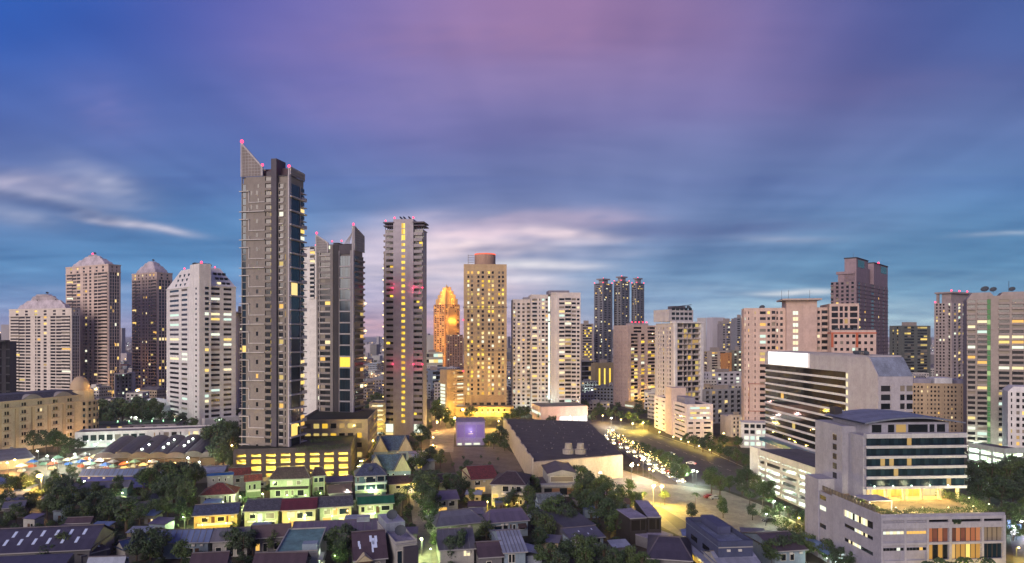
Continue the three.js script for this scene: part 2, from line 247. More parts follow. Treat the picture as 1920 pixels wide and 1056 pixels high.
const RED = glow(1, 0.025, 0.07, 2.6);
const BALL = new THREE.SphereGeometry(0.5, 10, 8);
function warning(B, x, y, z, r = 0.7, I = 0) { // red aviation lamp on a short mast
  const m = new THREE.Mesh(BALL, RED); m.name = 'warning_light'; m.position.set(x, y + 1.2, z); m.scale.setScalar(r * 1.5); B.g.add(m);
  block(B.g, 'lamp_mast', plain(0x555555), x - 0.1, x + 0.1, y, y + 1.2, z - 0.1, z + 0.1);
  if (I) { const l = new THREE.PointLight(new THREE.Color(1, 0.08, 0.18), I); l.position.set(x, y + 1.2, z); l.castShadow = true; B.g.add(l); }
}
function dish(parent, x, y, z, r = 1.2) {
  const pts = []; for (let k = 0; k <= 5; k++) pts.push(new THREE.Vector2(r * k / 5, 0.35 * r * (k / 5) ** 2)); const m = new THREE.Mesh(DISH ??= new THREE.LatheGeometry(pts, 12), plain(0x3a4148, { side: THREE.DoubleSide }));
  m.name = 'satellite_dish'; m.position.set(x, y + r, z); m.scale.setScalar(r / 1.2); m.rotation.set(0.7, 0.4, 0.3); m.castShadow = true; parent.add(m);
  block(parent, 'dish_mast', plain(0x444444), x - 0.06, x + 0.06, y, y + r, z - 0.06, z + 0.06);
}
let DISH, HOTEL;
function lampAt(parent, x, y, z, color, I, radius = 10, bulb = true) { if (bulb) { const b = new THREE.Mesh(BALL, glow(color.r, color.g, color.b, 3)); b.name = 'lamp_bulb'; b.position.set(x, y, z); b.scale.setScalar(0.4); parent.add(b); } const l = new THREE.PointLight(color, I); l.position.set(x, y, z); l.shadow.radius = radius; l.castShadow = true; parent.add(l); return l; }
const SODIUM = new THREE.Color(1, 0.56, 0.16), WARM = new THREE.Color(1, 0.72, 0.36), MERCURY = new THREE.Color(0.78, 1, 0.80), GREENISH = new THREE.Color(0.80, 1, 0.42), WHITE = new THREE.Color(1, 0.94, 0.82), YELLOW = new THREE.Color(1, 0.68, 0.10);
// flat roof with parapet on a rectangular block: x0..x1, z0..z1 at height y
function parapet(mb, x0, x1, z0, z1, y, h = 1.1, t = 0.35) { mb.box(x0, x1, y, y + h, z1 - t, z1).box(x0, x1, y, y + h, z0, z0 + t).box(x0, x0 + t, y, y + h, z0 + t, z1 - t).box(x1 - t, x1, y, y + h, z0 + t, z1 - t); return mb; }
const ROOF = mat('flat', 0x5d5c63);
function roofDeck(B, x0, x1, z0, z1, y, m = ROOF) { new MB().box(x0, x1, y - 0.3, y + 0.02, z0, z1).build('roof', m, B.g); }
// sloped block: a truncated pyramid
function frustum(mb, x0, x1, z0, z1, y0, y1, ix, iz = ix) {
  const a = [[x0, y0, z1], [x1, y0, z1], [x1, y0, z0], [x0, y0, z0]], b = [[x0 + ix, y1, z1 - iz], [x1 - ix, y1, z1 - iz], [x1 - ix, y1, z0 + iz], [x0 + ix, y1, z0 + iz]];
  for (let k = 0; k < 4; k++) mb.quad(a[k], a[(k + 1) % 4], b[(k + 1) % 4], b[k]); mb.quad(b[0], b[1], b[2], b[3]); mb.quad(a[3], a[2], a[1], a[0]); return mb;
}
// a roof prism over x0..x1, z0..z1: ridge along x ('x') or z ('z'); hip 0..1 pulls the ridge ends in
function pitched(mb, x0, x1, z0, z1, y, h, along = 'x', hip = 0, eave = 0.5) {
  x0 -= eave; x1 += eave; z0 -= eave; z1 += eave; const t = 0.18;
  if (along === 'x') { const m = (z0 + z1) / 2, q = Math.min((x1 - x0) / 2 - 0.2, hip * (z1 - z0) / 2), A = [x0 + q, y + h, m], Bp = [x1 - q, y + h, m];
    mb.quad([x0, y, z1], [x1, y, z1], Bp, A).quad([x1, y, z0], [x0, y, z0], A, Bp).tri([x1, y, z1], [x1, y, z0], Bp).tri([x0, y, z0], [x0, y, z1], A);
  } else { const m = (x0 + x1) / 2, q = Math.min((z1 - z0) / 2 - 0.2, hip * (x1 - x0) / 2), A = [m, y + h, z0 + q], Bp = [m, y + h, z1 - q];
    mb.quad([x1, y, z1], [x1, y, z0], A, Bp).quad([x0, y, z0], [x0, y, z1], Bp, A).tri([x0, y, z1], [x1, y, z1], Bp).tri([x1, y, z0], [x0, y, z0], A);
  }
  mb.box(x0, x1, y - t, y - 0.005, z0, z1); return mb;
}
// ================= towers on the left =================
const CREAM = wall(0xd9cfc4), OFFWHITE = wall(0xd8d6d4), BEIGE = wall(0xcbb89a), PINKISH = wall(0xd2bdb0), WARMGREY = wall(0x9b9189), DARKGREY = wall(0x6b6763), SLATE = wall(0x57535c), CHARCOAL = wall(0x3a383e), MAUVE = wall(0xa08e96), WHITE_TRIM = wall(0xdad8d8);
const DOME = mat('flat', 0xd6ccd4), TERRA = wall(0xb98f7c);

// three cream towers with stepped domed roofs
function domedTower(name, label, o) {
  const B = site(name, label, 'apartment tower', o, 'cream towers with stepped domed roofs'), { g, w, l } = B, yb = B.top(o.top), n = o.n, fh = yb / n, W = B.wall;
  W.box(0.5, w - 0.5, 0, yb, -l + 0.5, -0.5);
  const u = (f) => o.uL + (o.uC - o.uL) * f, opt = { lit: 0.05, open: [0.3, 0.9], rail: 0.42, proud: 0.7 };
  grid(B, B.L, [['p', u(0), u(0.02)], ['b', u(0.02), u(0.16)], ['w', u(0.16), u(0.25)], ['p', u(0.25), u(0.26)], ['w', u(0.26), u(0.34)], ['p', u(0.34), u(0.40)], ['q', u(0.40), u(0.45)], ['w', u(0.45), u(0.5)], ['p', u(0.5), u(0.55)], ['w', u(0.55), u(0.60)], ['p', u(0.6), u(0.66)], ['w', u(0.66), u(0.74)], ['p', u(0.74), u(0.75)], ['w', u(0.75), u(0.84)], ['b', u(0.84), u(0.98)], ['p', u(0.98), u(1)]], 0, fh, n - 2, opt);
  grid(B, B.R, even('pgigigigp', o.uC, o.uR), 0, fh, n - 2, { lit: 0.05, glass: GLASS_BLUE });
  W.box(-0.4, w + 0.4, fh * (n - 2), fh * (n - 2) + 0.7, -l - 0.4, 0.4);
  grid(B, B.L, even('PwPwPwPwPwPwP', o.uL, o.uC), fh * (n - 2), fh, 2, { lit: 0.25 }); grid(B, B.R, even('PwPwP', o.uC, o.uR), fh * (n - 2), fh, 2, { lit: 0.1 });
  parapet(W, -0.3, w + 0.3, -l - 0.3, 0.3, yb, 1.2);
  roofDeck(B, 0.1, w - 0.1, -l + 0.1, -0.1, yb);
  const h = B.top(o.crown) - yb, D = new MB(); frustum(D, 1.2, w - 1.2, -l * 0.9, -l * 0.1, yb, yb + h * 0.34, 1.2, l * 0.05); frustum(D, 2.6, w - 2.6, -l * 0.83, -l * 0.17, yb + h * 0.34, yb + h * 0.62, 1.6, l * 0.07); frustum(D, 4.6, w - 4.6, -l * 0.72, -l * 0.28, yb + h * 0.62, yb + h * 0.88, 1.4, l * 0.06); frustum(D, 6.4, w - 6.4, -l * 0.62, -l * 0.38, yb + h * 0.88, yb + h, 0.8, l * 0.04); D.build('domed_roof', DOME, g);
  for (const q of [0.3, 0.45, 0.6]) dish(g, w / 2, yb + h * (q > 0.4 && q < 0.5 ? 1 : 0.55), -l * q, 1.3);
  if (o.lamp) warning(B, w / 2, yb + h, -l / 2, 1.2, 60);
  finish(B, o.mat, o.cap ?? 300); return B;
}
domedTower('apartment_tower', 'lowest of three cream towers with domed roofs, at the edge of the view', { uL: 17, uC: 134, uR: 150, v: 755, t: 70, top: 580, crown: 550, n: 29, mat: CREAM });
domedTower('apartment_tower', 'tallest of three cream towers with domed roofs, red lamp on top', { uL: 123, uC: 203, uR: 226, v: 752, t: 62, top: 497, crown: 473, n: 40, mat: PINKISH, lamp: 1 });
domedTower('apartment_tower', 'slim domed tower standing beside the white chamfered tower', { uL: 247, uC: 294, uR: 323, v: 742, t: 60, top: 512, crown: 487, n: 38, mat: PINKISH });

{ // white tower with chamfered top
  const o = { uL: 312, uC: 376, uR: 442, v: 797, t: 46 }, B = site('white_tower', 'white tower with a chamfered top and a central window shaft', 'apartment tower', o), { g, w, l } = B, W = B.wall;
  const ys = B.top(536), yt = B.top(497), n = 27, fh = ys / n;
  W.box(0.5, w - 0.5, 0, ys, -l + 0.5, -0.5);
  grid(B, B.L, [['p', 312, 318], ['w', 318, 335], ['p', 335, 340], ['w', 340, 351], ['p', 351, 376]], 0, fh, n, { lit: 0.14, pal: LIT_COOL, open: [0.34, 0.8] });
  grid(B, B.R, [['p', 376, 394], ['w', 394, 412], ['p', 412, 419], ['w', 419, 434], ['p', 434, 442]], 0, fh, n, { lit: 0.16, pal: LIT_COOL, open: [0.34, 0.8] });
  new MB().box(-0.5, w + 0.5, ys, ys + 0.5, -l - 0.5, 0.5).build('cornice', OFFWHITE, g);
  frustum(W, 0, w, -l, 0, ys + 0.5, yt, w * 0.22, l * 0.22);
  // the shaft round the corner
  const S = new MB(), a = B.sL(360), b = B.sR(394); S.box(-1.6, b, 0, yt + 1, -a, 1.6); S.build('shaft', OFFWHITE, g);
  const fr = faceAt(B, 'R', 0, 1.6), fl = faceAt(B, 'L', -1.6, 0);
  for (let i = 0; i < n; i++) { const y = i * fh + fh * 0.3; addWin(B, { ...fr, ox: 0 }, b * 0.35, b * 0.75, y, y + fh * 0.55, 0.01, 0.06, rnd() < 0.2 ? pick(LIT_COOL) : GLASS[3], 0); addWin(B, fl, a * 0.2, a * 0.35, y, y + fh * 0.4, 0.01, 0.06, GLASS[0], 0); }
  for (let r = 0; r < 3; r++) for (let k = 0; k < 3; k++) { const y = ys + 1.6 + r * 3.9, q = w * (0.5 + k * 0.13), sl = (y - ys) / (yt - ys) * 0.22; const m = rnd() < 0.2 ? pick(LIT_COOL) : GLASS[1]; if (q < w * (0.92 - sl)) block(g, 'window', m, q, q + w * 0.09, y, y + 2.1, -l * sl - 1.4, -l * sl + 0.1); block(g, 'window', GLASS[2], w * sl - 0.1, w * sl + 1.2, y, y + 2.1, -l * (0.45 + k * 0.13) - w * 0.08, -l * (0.45 + k * 0.13)); }
  for (let k = 0; k < 5; k++) dish(g, w * (0.25 + 0.1 * k), yt + 0.5, -l * 0.4, 2.0);
  warning(B, 1, yt + 1, -1, 1.2, 60); warning(B, w * 0.72, yt, -l * 0.3, 0.8); warning(B, w * 0.24, yt, -l * 0.7, 0.8);
  new MB().box(0.5, w - 0.5, -0.2, 5, -l - 6, 6).build('podium', OFFWHITE, g);
  finish(B, OFFWHITE);
}

// ---------- the two slate condominium towers with sail-shaped screens ----------
const SCREEN = wall(0x8a7f7c), FINS = wall(0xb9b4b8), LINE = wall(0xc9c5c2);
function sail(g, f, s0, s1, y, h0, h1, o, m) { // a trapezoid screen with ribs and a rim: height h0 at s0, h1 at s1
  const P = (s, yy, q) => f.k === 'R' ? [f.ox + s, yy, f.oz + q] : [f.ox - q, yy, f.oz - s], mb = new MB(), t = 0.3;
  const ring = (q) => [P(s0, y, q), P(s1, y, q), P(s1, y + h1, q), P(s0, y + h0, q)], A = ring(o), B = ring(o - t); mb.quad(...A).quad(B[3], B[2], B[1], B[0]); for (let k = 0; k < 4; k++) mb.quad(A[(k + 1) % 4], A[k], B[k], B[(k + 1) % 4]);
  const S = mb.build('sail_screen', m, g), n = 14, hAt = (s) => h0 + (h1 - h0) * (s - s0) / (s1 - s0), ribs = new MB();
  for (let k = 0; k <= n; k++) { const s = s0 + (s1 - s0) * k / n; ribs.bar(P(s, y, o + 0.15), P(s, y + hAt(s), o + 0.15), 0.14); }
  const top = Math.max(h0, h1); for (let yy = 1.2; yy < top; yy += 1.5) { let a = s0, b = s1; const sc = s0 + (yy - h0) / (h1 - h0) * (s1 - s0); if (yy > Math.min(h0, h1)) { if (h0 > h1) b = sc; else a = sc; } ribs.bar(P(a, y + yy, o + 0.2), P(b, y + yy, o + 0.2), 0.12); }
  ribs.build('screen_lattice', LINE, S);
  new MB().bar(P(s0, y + h0, o), P(s1, y + h1, o), 0.7).bar(P(s0, y, o), P(s0, y + h0, o), 0.8).bar(P(s1, y, o), P(s1, y + h1, o), 0.6).build('screen_rim', FINS, S);
}
{
  const B = site('condominium_tower', 'tall slate tower with a sail-shaped screen, highest in the skyline', 'apartment tower', { uL: 453, uC: 543, uR: 572, v: 889, t: 78 }), { g, w, l, L, R } = B, W = B.wall;
  const yt = B.top(328), fh = yt / 42, s = (u) => B.sL(u), y0 = fh;
  W.box(0.6, w - 0.6, 0, yt, -l + 0.6, -0.6);
  // plain west wall with small windows and white bracket lines
  fbox(W, L, s(497), s(461), 0, yt, -0.6, 0.05);
  const T = new MB(), G2 = new MB();
  for (let k = 0; k < 20; k++) { const y = y0 + k * 2 * fh + 1.4; addWin(B, L, s(484), s(480), y, y + 2.0, 0.06, 0.10, k === 6 ? LIT[3] : GLASS[3], k === 6); if (k > 17) { addWin(B, L, s(473), s(470), y, y + 2.0, 0.06, 0.1, GLASS[3], 0); addWin(B, L, s(486), s(483), y + 3.4, y + 5.2, 0.06, 0.1, GLASS[3], 0); } }
  for (let k = 0; k < 10; k++) {
    const y = y0 + k * 4 * fh, a = s(468), bb = s(497), e = s(453);
    fbox(T, L, bb, e + 0.9, y, y + 0.35, 0.05, 0.9); fbox(T, L, bb, a, y + fh * 1.3, y + fh * 1.3 + 0.35, 0.05, 0.45); fbox(T, L, a, a + 0.35, y + fh * 1.3, y + fh * 2.9, 0.05, 0.45); fbox(T, L, a, e + 0.9, y + fh * 2.9, y + fh * 2.9 + 0.35, 0.05, 0.9); fbox(T, L, a - 0.02, a + 0.3, y + 0.36, y + fh * 0.6, 0.05, 0.42);
  }
  T.build('bracket_lines', LINE, g);
  for (let k = 0; k < 41; k++) { const y = y0 + k * fh - fh; addWin(B, L, s(461), s(453), y + 0.35, y + fh - 0.1, -0.5, -0.2, k === 17 ? LIT[0] : pick(GLASS_BLUE), k === 17); }
  for (let k = 0; k <= 41; k++) fbox(W, L, s(461), s(453), k * fh - 0.1, k * fh + 0.3, -0.5, 0.02);
  fbox(W, L, s(454), s(452.6), 0, yt, -0.5, 0.03);
  // balcony recess with stair lamps
  grid(B, L, [['b', 498, 511]], 0, fh, 42, { lit: 0, rail: 0.3, proud: 0.5 });
  for (let k = 2; k < 41; k++) if (k % 2 || rnd() < 0.4) addWin(B, L, s(509.4), s(507.6), k * fh + 0.9, k * fh + 2.6, -0.2, 0.0, LIT_YELLOW[k % 3], 1, 'stair_lamp');
  // window bay and edge fin
  grid(B, L, [['p', 521, 523], ['w', 523, 531], ['p', 531, 532.5], ['q', 532.5, 537], ['p', 537, 541]], 0, fh, 41, { lit: 0.05, open: [0.15, 0.86] });
  for (let k = 0; k < 41; k++) fbox(G2, L, s(531), s(523.5), k * fh + 0.4, k * fh + 0.9, 0.0, 0.5);
  G2.build('ledges', LINE, g);
  // fin rising above the roof
  const fin = new MB(); fbox(fin, L, s(521), s(511), 0, B.top(297), -7, 1.4); fin.build('dark_fin', SLATE, g);
  const core = new MB(); core.box(3, w - 3, yt, B.top(312), -l * 0.62, -3); core.build('roof_core', wall(0x5a4c54), g);
  const pent = new MB(); fbox(pent, L, s(511), s(497), yt, B.top(318), -6, -1); pent.build('roof_plant', SLATE, g);
  const ef = new MB(); fbox(ef, L, 0, s(540.6), 0, B.top(315), -1.5, 0.5); ef.build('edge_fin', FINS, g);
  // double-height glazed bays on the right, with slabs
  for (let k = 0; k < 20; k++) {
    const y = y0 + k * 2 * fh + 0.2, litBay = k === 2 || k === 0 || k === 12, m = litBay ? LIT[k === 12 ? 1 : 0] : pick(GLASS_BLUE), ub = B.sR(563);
    for (let j = 0; j < 4; j++) addWin(B, R, 0.6 + (ub - 0.6) * j / 4 + 0.06, 0.6 + (ub - 0.6) * (j + 1) / 4 - 0.06, y + 0.5, y + 2 * fh - 0.5, -0.5, -0.2, litBay && (j < 3) ? m : pick(GLASS_BLUE), litBay && j < 3, 'window_pane');
    for (let h = 0; h < 2; h++) addWin(B, R, ub + 0.1, w - 0.2, y + h * fh + 1.0, y + h * fh + 2.7, -0.5, -0.3, rnd() < 0.14 ? pick(LIT) : pick(GLASS), 0);
    const sl = new MB(); fbox(sl, R, -0.1, w + 0.3, y - 0.3, y + 0.35, -0.6, 0.9); if (k % 2) fbox(sl, R, ub, w + 0.3, y + 0.36, y + 1.4, 0.75, 0.9); fbox(sl, R, ub, w + 0.3, y + fh - 0.2, y + fh + 0.1, -0.6, 0.9); fbox(sl, R, ub - 0.15, ub + 0.15, y + 0.36, y + 2 * fh - 0.31, -0.3, 0.1); sl.build('balcony_slab', FINS, g);
  }
  sail(g, { ...L }, s(492), s(453), yt + 0.2, B.top(311) - yt, B.top(264) - yt, 0.2, SCREEN);
  sail(g, { ...R }, 0.2, w - 1.2, yt + 0.2, B.top(314) - yt, 3, 0.2, SCREEN);
  roofDeck(B, 0.1, w - 0.1, -l + 0.1, -0.1, yt + 0.05);
  warning(B, 0, B.top(264), -s(453.5), 1.1, 80); warning(B, 0, B.top(311), -s(492), 0.8, 60); warning(B, 0.2, B.top(316), -0.4, 0.9, 60);
  const rl = new MB(); for (let k = 0; k < 6; k++) rl.box(-0.3, -0.2, B.top(318), B.top(314), -s(498) - k * 0.5, -s(498) - k * 0.5 + 0.08); rl.box(-0.3, -0.2, B.top(314) - 0.1, B.top(314), -s(498) - 2.6, -s(498)); rl.build('railing', FINS, g);
  finish(B, wall(0x8b847d), 300);
}
{
  const B = site('condominium_tower', 'second slate tower with two pointed sail screens, behind the tallest one', 'apartment tower', { uL: 593, uC: 663, uR: 682, v: 838, t: 76 }), { g, w, l, L, R } = B, W = B.wall, s = (u) => B.sL(u), yt = B.top(457), fh = yt / 36;
  W.box(0.6, w - 0.6, 0, yt, -l + 0.6, -0.6);
  grid(B, L, [['p', 593, 594.5], ['q', 594.5, 599], ['p', 599, 600], ['w', 600, 609], ['w', 609, 619], ['p', 619, 624]], 0, fh, 36, { lit: 0.06, open: [0.2, 0.82] });
  const T = new MB(); for (let k = 4; k < 36; k += 2) { fbox(T, L, s(619), s(599), k * fh - 0.1, k * fh + 0.3, 0.02, 0.4); fbox(T, L, s(600), s(599.2), k * fh - 0.1, k * fh + fh, 0.02, 0.4); } T.build('bracket_lines', LINE, g);
  const c = new MB(); fbox(c, L, s(634), s(624.5), 0, yt + 1, -6, -0.2); fbox(c, L, s(635.5), s(633.8), 0, yt - 6, -1, 0.9); c.build('dark_core', CHARCOAL, g);
  for (let k = 2; k < 34; k += 2) { const y = k * fh, on = k === 14; for (let j = 0; j < 4; j++) addWin(B, L, s(657) + (s(637) - s(657)) * j / 4 + 0.06, s(657) + (s(637) - s(657)) * (j + 1) / 4 - 0.06, y + 0.5, y + 2 * fh - 0.5, -0.3, -0.1, on ? LIT_YELLOW[0] : pick(GLASS_BLUE), on, 'window_pane'); const b = new MB(); fbox(b, L, s(659), s(635.6), y - 0.35, y + 0.4, -0.6, 0.5); b.build('bay_slab', FINS, g); }
  const P2 = new MB(); fbox(P2, L, s(637), s(635.6), 0, yt - 4, -0.5, 0.55); fbox(P2, L, s(660), s(657), 0, yt - 4, -0.5, 0.55); P2.build('bay_piers', wall(0xa7a2a6), g);
  const ef = new MB(); fbox(ef, L, 0, s(660), 0, B.top(424), -1.2, 0.4); ef.build('edge_fin', FINS, g);
  grid(B, R, [['b', 664, 676], ['b', 676, 682]], 0, fh, 34, { lit: 0.12, rail: 0.3 });
  sail(g, L, s(615), s(593), yt - 5, 6, B.top(438) - yt + 5, 0.2, wall(0x77737c)); sail(g, R, 0.2, w - 0.2, yt - 4, B.top(424) - yt + 4, 10, 0.3, wall(0x8f8c94));
  const rt = new MB(); fbox(rt, L, s(660), s(635), yt - 6, yt - 0.5, -1, 0.1); rt.build('roof_screen', SLATE, g); roofDeck(B, 0.1, w - 0.1, -l + 0.1, -0.1, yt + 0.03);
  const st = new MB(); for (let k = 0; k < 4; k++) st.bar([0.3, yt, -s(645) + k], [0.3, yt + 7, -1], 0.3); st.build('roof_struts', FINS, g);
  warning(B, 0, B.top(438), -s(593.6), 0.9, 50); warning(B, 0.2, B.top(424), -0.3, 0.9, 50); warning(B, w - 0.3, yt + 5, -0.3, 0.6); warning(B, 0.3, yt + 0.8, -s(622), 0.6); warning(B, 0.3, yt + 0.8, -s(640), 0.6);
  for (let k = 5; k < 30; k += 5) { const m = new THREE.Mesh(BALL, glow(1, 0.6, 0.2, 2)); m.name = 'facade_lamp'; m.position.set(w + 0.9, k * fh + 2, 0.6); m.scale.setScalar(1.1); g.add(m); lampAt(g, w + 0.9, k * fh + 2, 1.4, SODIUM, 45, 6); }
  finish(B, wall(0x817c7c), 300);
}
{ // pale slab behind the slate towers
  const B = site('slab_tower', 'pale blank slab tower squeezed between the two slate towers', 'apartment tower', { uL: 566, uC: 594, uR: 600, v: 818, t: 74 }), { g, w, l, L } = B, y1 = B.top(560), yt = B.top(462), n = 12, fh = (yt - y1) / n;
  B.wall.box(0.5, w - 0.5, 0, yt, -l + 0.5, -0.5); fbox(B.wall, L, 0, l, 0, y1, -0.5, 0.03);
  grid(B, L, [['p', 580, 581], ['b', 581, 590], ['p', 590, 594]], y1, fh, n, { lit: 0.08 }); roofDeck(B, 0, w, -l, 0, yt + 0.05); warning(B, w / 2, yt, -2, 0.7); finish(B, OFFWHITE, 60);
}

// ---------- slender tower with a lit window spine ----------
{
  const B = site('spine_tower', 'slender grey tower with one lit window column up its blank spine', 'apartment tower', { uL: 722, uC: 793, uR: 796, v: 817, t: 84 }), { g, w, l, L } = B, W = B.wall, s = (u) => B.sL(u), yt = B.top(430), ys = B.top(411), n = 35, fh = yt / n, Wd = Math.max(w, 14);
  W.box(0.6, Wd - 0.6, 0, yt, -l + 0.6, -0.6);
  const sp = new MB(); fbox(sp, L, s(776), s(738.5), 0, ys, -10, 1.6); sp.build('spine', wall(0xb5aeb6), g); const Lp = { ...L, ox: L.ox - 1.6 };
  for (let k = 1; k < n + 1; k++) { const y = k * fh + 0.6; if (k > 1) for (const [a, b] of [[754, 757], [757.4, 760.6]]) addWin(B, Lp, s(b), s(a), y, y + 1.9 + (k > n - 3 ? 1.5 : 0), 0.02, 0.08, pick(LIT_YELLOW), 1); }
  const gr = (cols) => grid(B, L, cols, 2 * fh, fh, n - 2, { lit: 0.06, pal: LIT_YELLOW, rail: 0.5, proud: 1.2, open: [0.1, 0.9] });
  gr([['b', 724, 731], ['b', 731, 738.5], ['p', 722, 724]]); gr([['b', 776, 781], ['b', 781, 786], ['b', 786, 792], ['p', 792, 793]]);
  // glazed shop-height base
  for (const [a, b] of [[723, 738], [776.5, 792]]) { addWin(B, L, s(b), s(a), fh * 0.5, fh * 1.9, -0.3, 0.04, LIT_COOL[0], 1, 'lobby_window'); addWin(B, L, s(b), s(a), 0.2, fh * 0.4, -0.3, 0.04, LIT[1], 1, 'lobby_window'); }
  // side face balconies with lamps, seen edge on
  const sd = new MB(); for (let k = 2; k < n; k++) fbox(sd, L, s(722), s(718), k * fh - 0.1, k * fh + 1.1, -8, -1); sd.build('side_balconies', WARMGREY, g); new MB().box(0.8, Wd - 1, 0, B.top(470), -s(719), -l + 0.6).build('side_wing', WARMGREY, g);
  for (let k = 4; k < 30; k += 2) { const m = new THREE.Mesh(BALL, glow(1, 0.62, 0.2, 2)); m.name = 'balcony_lamp'; m.position.set(1.2, k * fh + 2, -s(717.2)); m.scale.setScalar(0.7); g.add(m); }
  // crown: beams over both wings
  const cr = new MB(); for (const [a, b] of [[722, 738], [777, 794]]) { fbox(cr, L, s(b) - 0.8, s(a) + 0.8, yt + 4.2, yt + 5, -12, 2); fbox(cr, L, s(b) - 0.8, s(a) + 0.8, yt + 2.2, yt + 2.9, -12, 1.2); for (let k = 0; k <= 4; k++) { const q = s(b) + (s(a) - s(b)) * k / 4; fbox(cr, L, q - 0.2, q + 0.2, yt, yt + 4.2, -1, -0.6); } } cr.build('roof_pergola', wall(0x6a6470), g);
  roofDeck(B, 0.1, Wd, -l, -0.1, yt + 0.04);
  for (const q of [0.2, 0.4, 0.7]) dish(g, 4, ys, -s(742) + (s(742) - s(774)) * q, 1.4);
  warning(B, 0, ys, -s(740), 0.8, 40); warning(B, 0, ys, -s(775), 0.8, 40); warning(B, 0, yt + 5, -s(723), 0.6); 
  for (const v of [540, 683]) for (const u of [738, 776.5, 793.5]) { const y = B.top(v), m = new THREE.Mesh(BALL, RED); m.name = 'warning_light'; m.position.set(-2.2, y, -s(u)); m.scale.setScalar(1.0); g.add(m); lampAt(g, -3.4, y, -s(u), new THREE.Color(1, 0.05, 0.15), 25, 8); }
  finish(B, wall(0xaaa4a8), 300);
}
// ---------- beige hotel tower with a window grid ----------
{
  const B = site('hotel_tower', 'beige hotel tower with a square window grid and a red-rimmed drum', 'hotel tower', { uL: 866, uC: 869.5, uR: 950, v: 778, t: 3 }), { g, w, R, L } = B, l = 26, W = B.wall, yt = B.top(498), yb = B.top(742), n = 29, fh = (yt - yb - 4) / n, r = (u) => B.sR(u);
  W.box(0.5, w - 0.5, 0, yt, -l + 0.5, -0.5); fbox(W, L, 0, l, 0, yt, -0.5, 0.02);
  const cw = [[876.3, 880], [883, 887], [895, 899], [903, 907.5], [915, 919], [922, 926], [934, 938], [941, 945]], cols = [['p', 869.5, 876.3]]; cw.forEach(([a, b], k) => { cols.push(['w', a, b]); cols.push(['p', b, k < 7 ? cw[k + 1][0] : 950]); });
  grid(B, R, cols, yb, fh, n, { lit: 0.44, pal: LIT_YELLOW.concat(LIT), open: [0.2, 0.78], glass: [...CURTAIN, ...GLASS] });
  fbox(W, R, 0, w, yt - 4, yt + 1.2, -0.5, 0.04); const mid = new MB(); for (const v of [576, 658]) { mid.box(-0.5, w + 0.5, B.top(v) - 0.4, B.top(v) + 0.3, -l - 0.5, 0.5); } mid.build('belt_course', wall(0x8d7f70), g);
  // base storeys between pilasters, lit from below
  for (let k = 0; k <= 6; k++) { const a = w * k / 6; fbox(W, R, Math.max(0, a - 0.9), Math.min(w, a + 0.9), 0, yb, -0.5, 0.6); if (k < 6) { addWin(B, R, a + 1.2, a + w / 6 - 1.2, 8, yb - 6, -0.45, -0.2, GLASS[4], 0); addWin(B, R, a + 1.0, a + w / 6 - 1.0, 1, 7.5, -0.45, -0.2, LIT_YELLOW[1], 1, 'lobby_window'); lampAt(g, a + w / 12, 5.5, 3.4, YELLOW, 330, 20); block(g, 'uplight', glow(1, 0.7, 0.2, 3), a + w / 12 - 0.4, a + w / 12 + 0.4, 4.6, 4.9, 2.2, 2.8); } }
  fbox(W, R, -0.3, w + 0.3, yb - 0.8, yb, -0.5, 0.9);
  const dr = new MB(); dr.cyl(w * 0.5, -l / 2, w * 0.25, w * 0.25, yt, B.top(475), 24); dr.build('roof_drum', wall(0xb3937f), g); const rim = new MB(); rim.cyl(w * 0.5, -l / 2, w * 0.252, w * 0.252, B.top(475) - 0.1, B.top(473), 24); rim.build('rim_light', glow(1, 0.12, 0.05, 0.6), g);
  const fr = new MB(); for (let k = 0; k < 4; k++) { fr.bar([w * 0.1, yt, -3 - k * 3], [w * 0.1, B.top(476), -3 - k * 3], 0.3).bar([w * 0.1, yt + 3 + k * 2, -3], [w * 0.24, yt + 3 + k * 2, -3], 0.3); } fr.build('roof_frame', WARMGREY, g);
  roofDeck(B, 0.1, w - 0.1, -l, -0.1, yt + 0.04);
  for (const v of [600, 696]) { const m = new THREE.Mesh(BALL, RED); m.name = 'warning_light'; m.position.set(-0.5, B.top(v), 0.5); m.scale.setScalar(1.2); g.add(m); }
  // podium
  const pd = new MB(); pd.box(-6, w + 5, 0, 7, 0.7, 14); pd.box(-6.3, w + 5.3, 7, 8.2, 0.7, 14.3); pd.build('podium', wall(0xb49a74), g);
  for (let k = 0; k < 9; k++) { block(g, 'podium_window', GLASS[4], -3 + k * (w + 4) / 9, -1.4 + k * (w + 4) / 9, 4.4, 6.2, 14.0, 14.06); }
  for (let k = 0; k < 7; k++) { block(g, 'shop_window', LIT_YELLOW[k % 2], 4 + k * 4.6, 8 + k * 4.6, 0.4, 3.6, 14.0, 14.08); lampAt(g, 6 + k * 4.6, 3.4, 17, YELLOW, 200, 20); block(g, 'canopy_lamp', glow(1, 0.72, 0.25, 2), 5.7 + k * 4.6, 6.3 + k * 4.6, 3.7, 3.9, 16.2, 16.8); }
  finish(B, wall(0xc6ab85), 300);
}
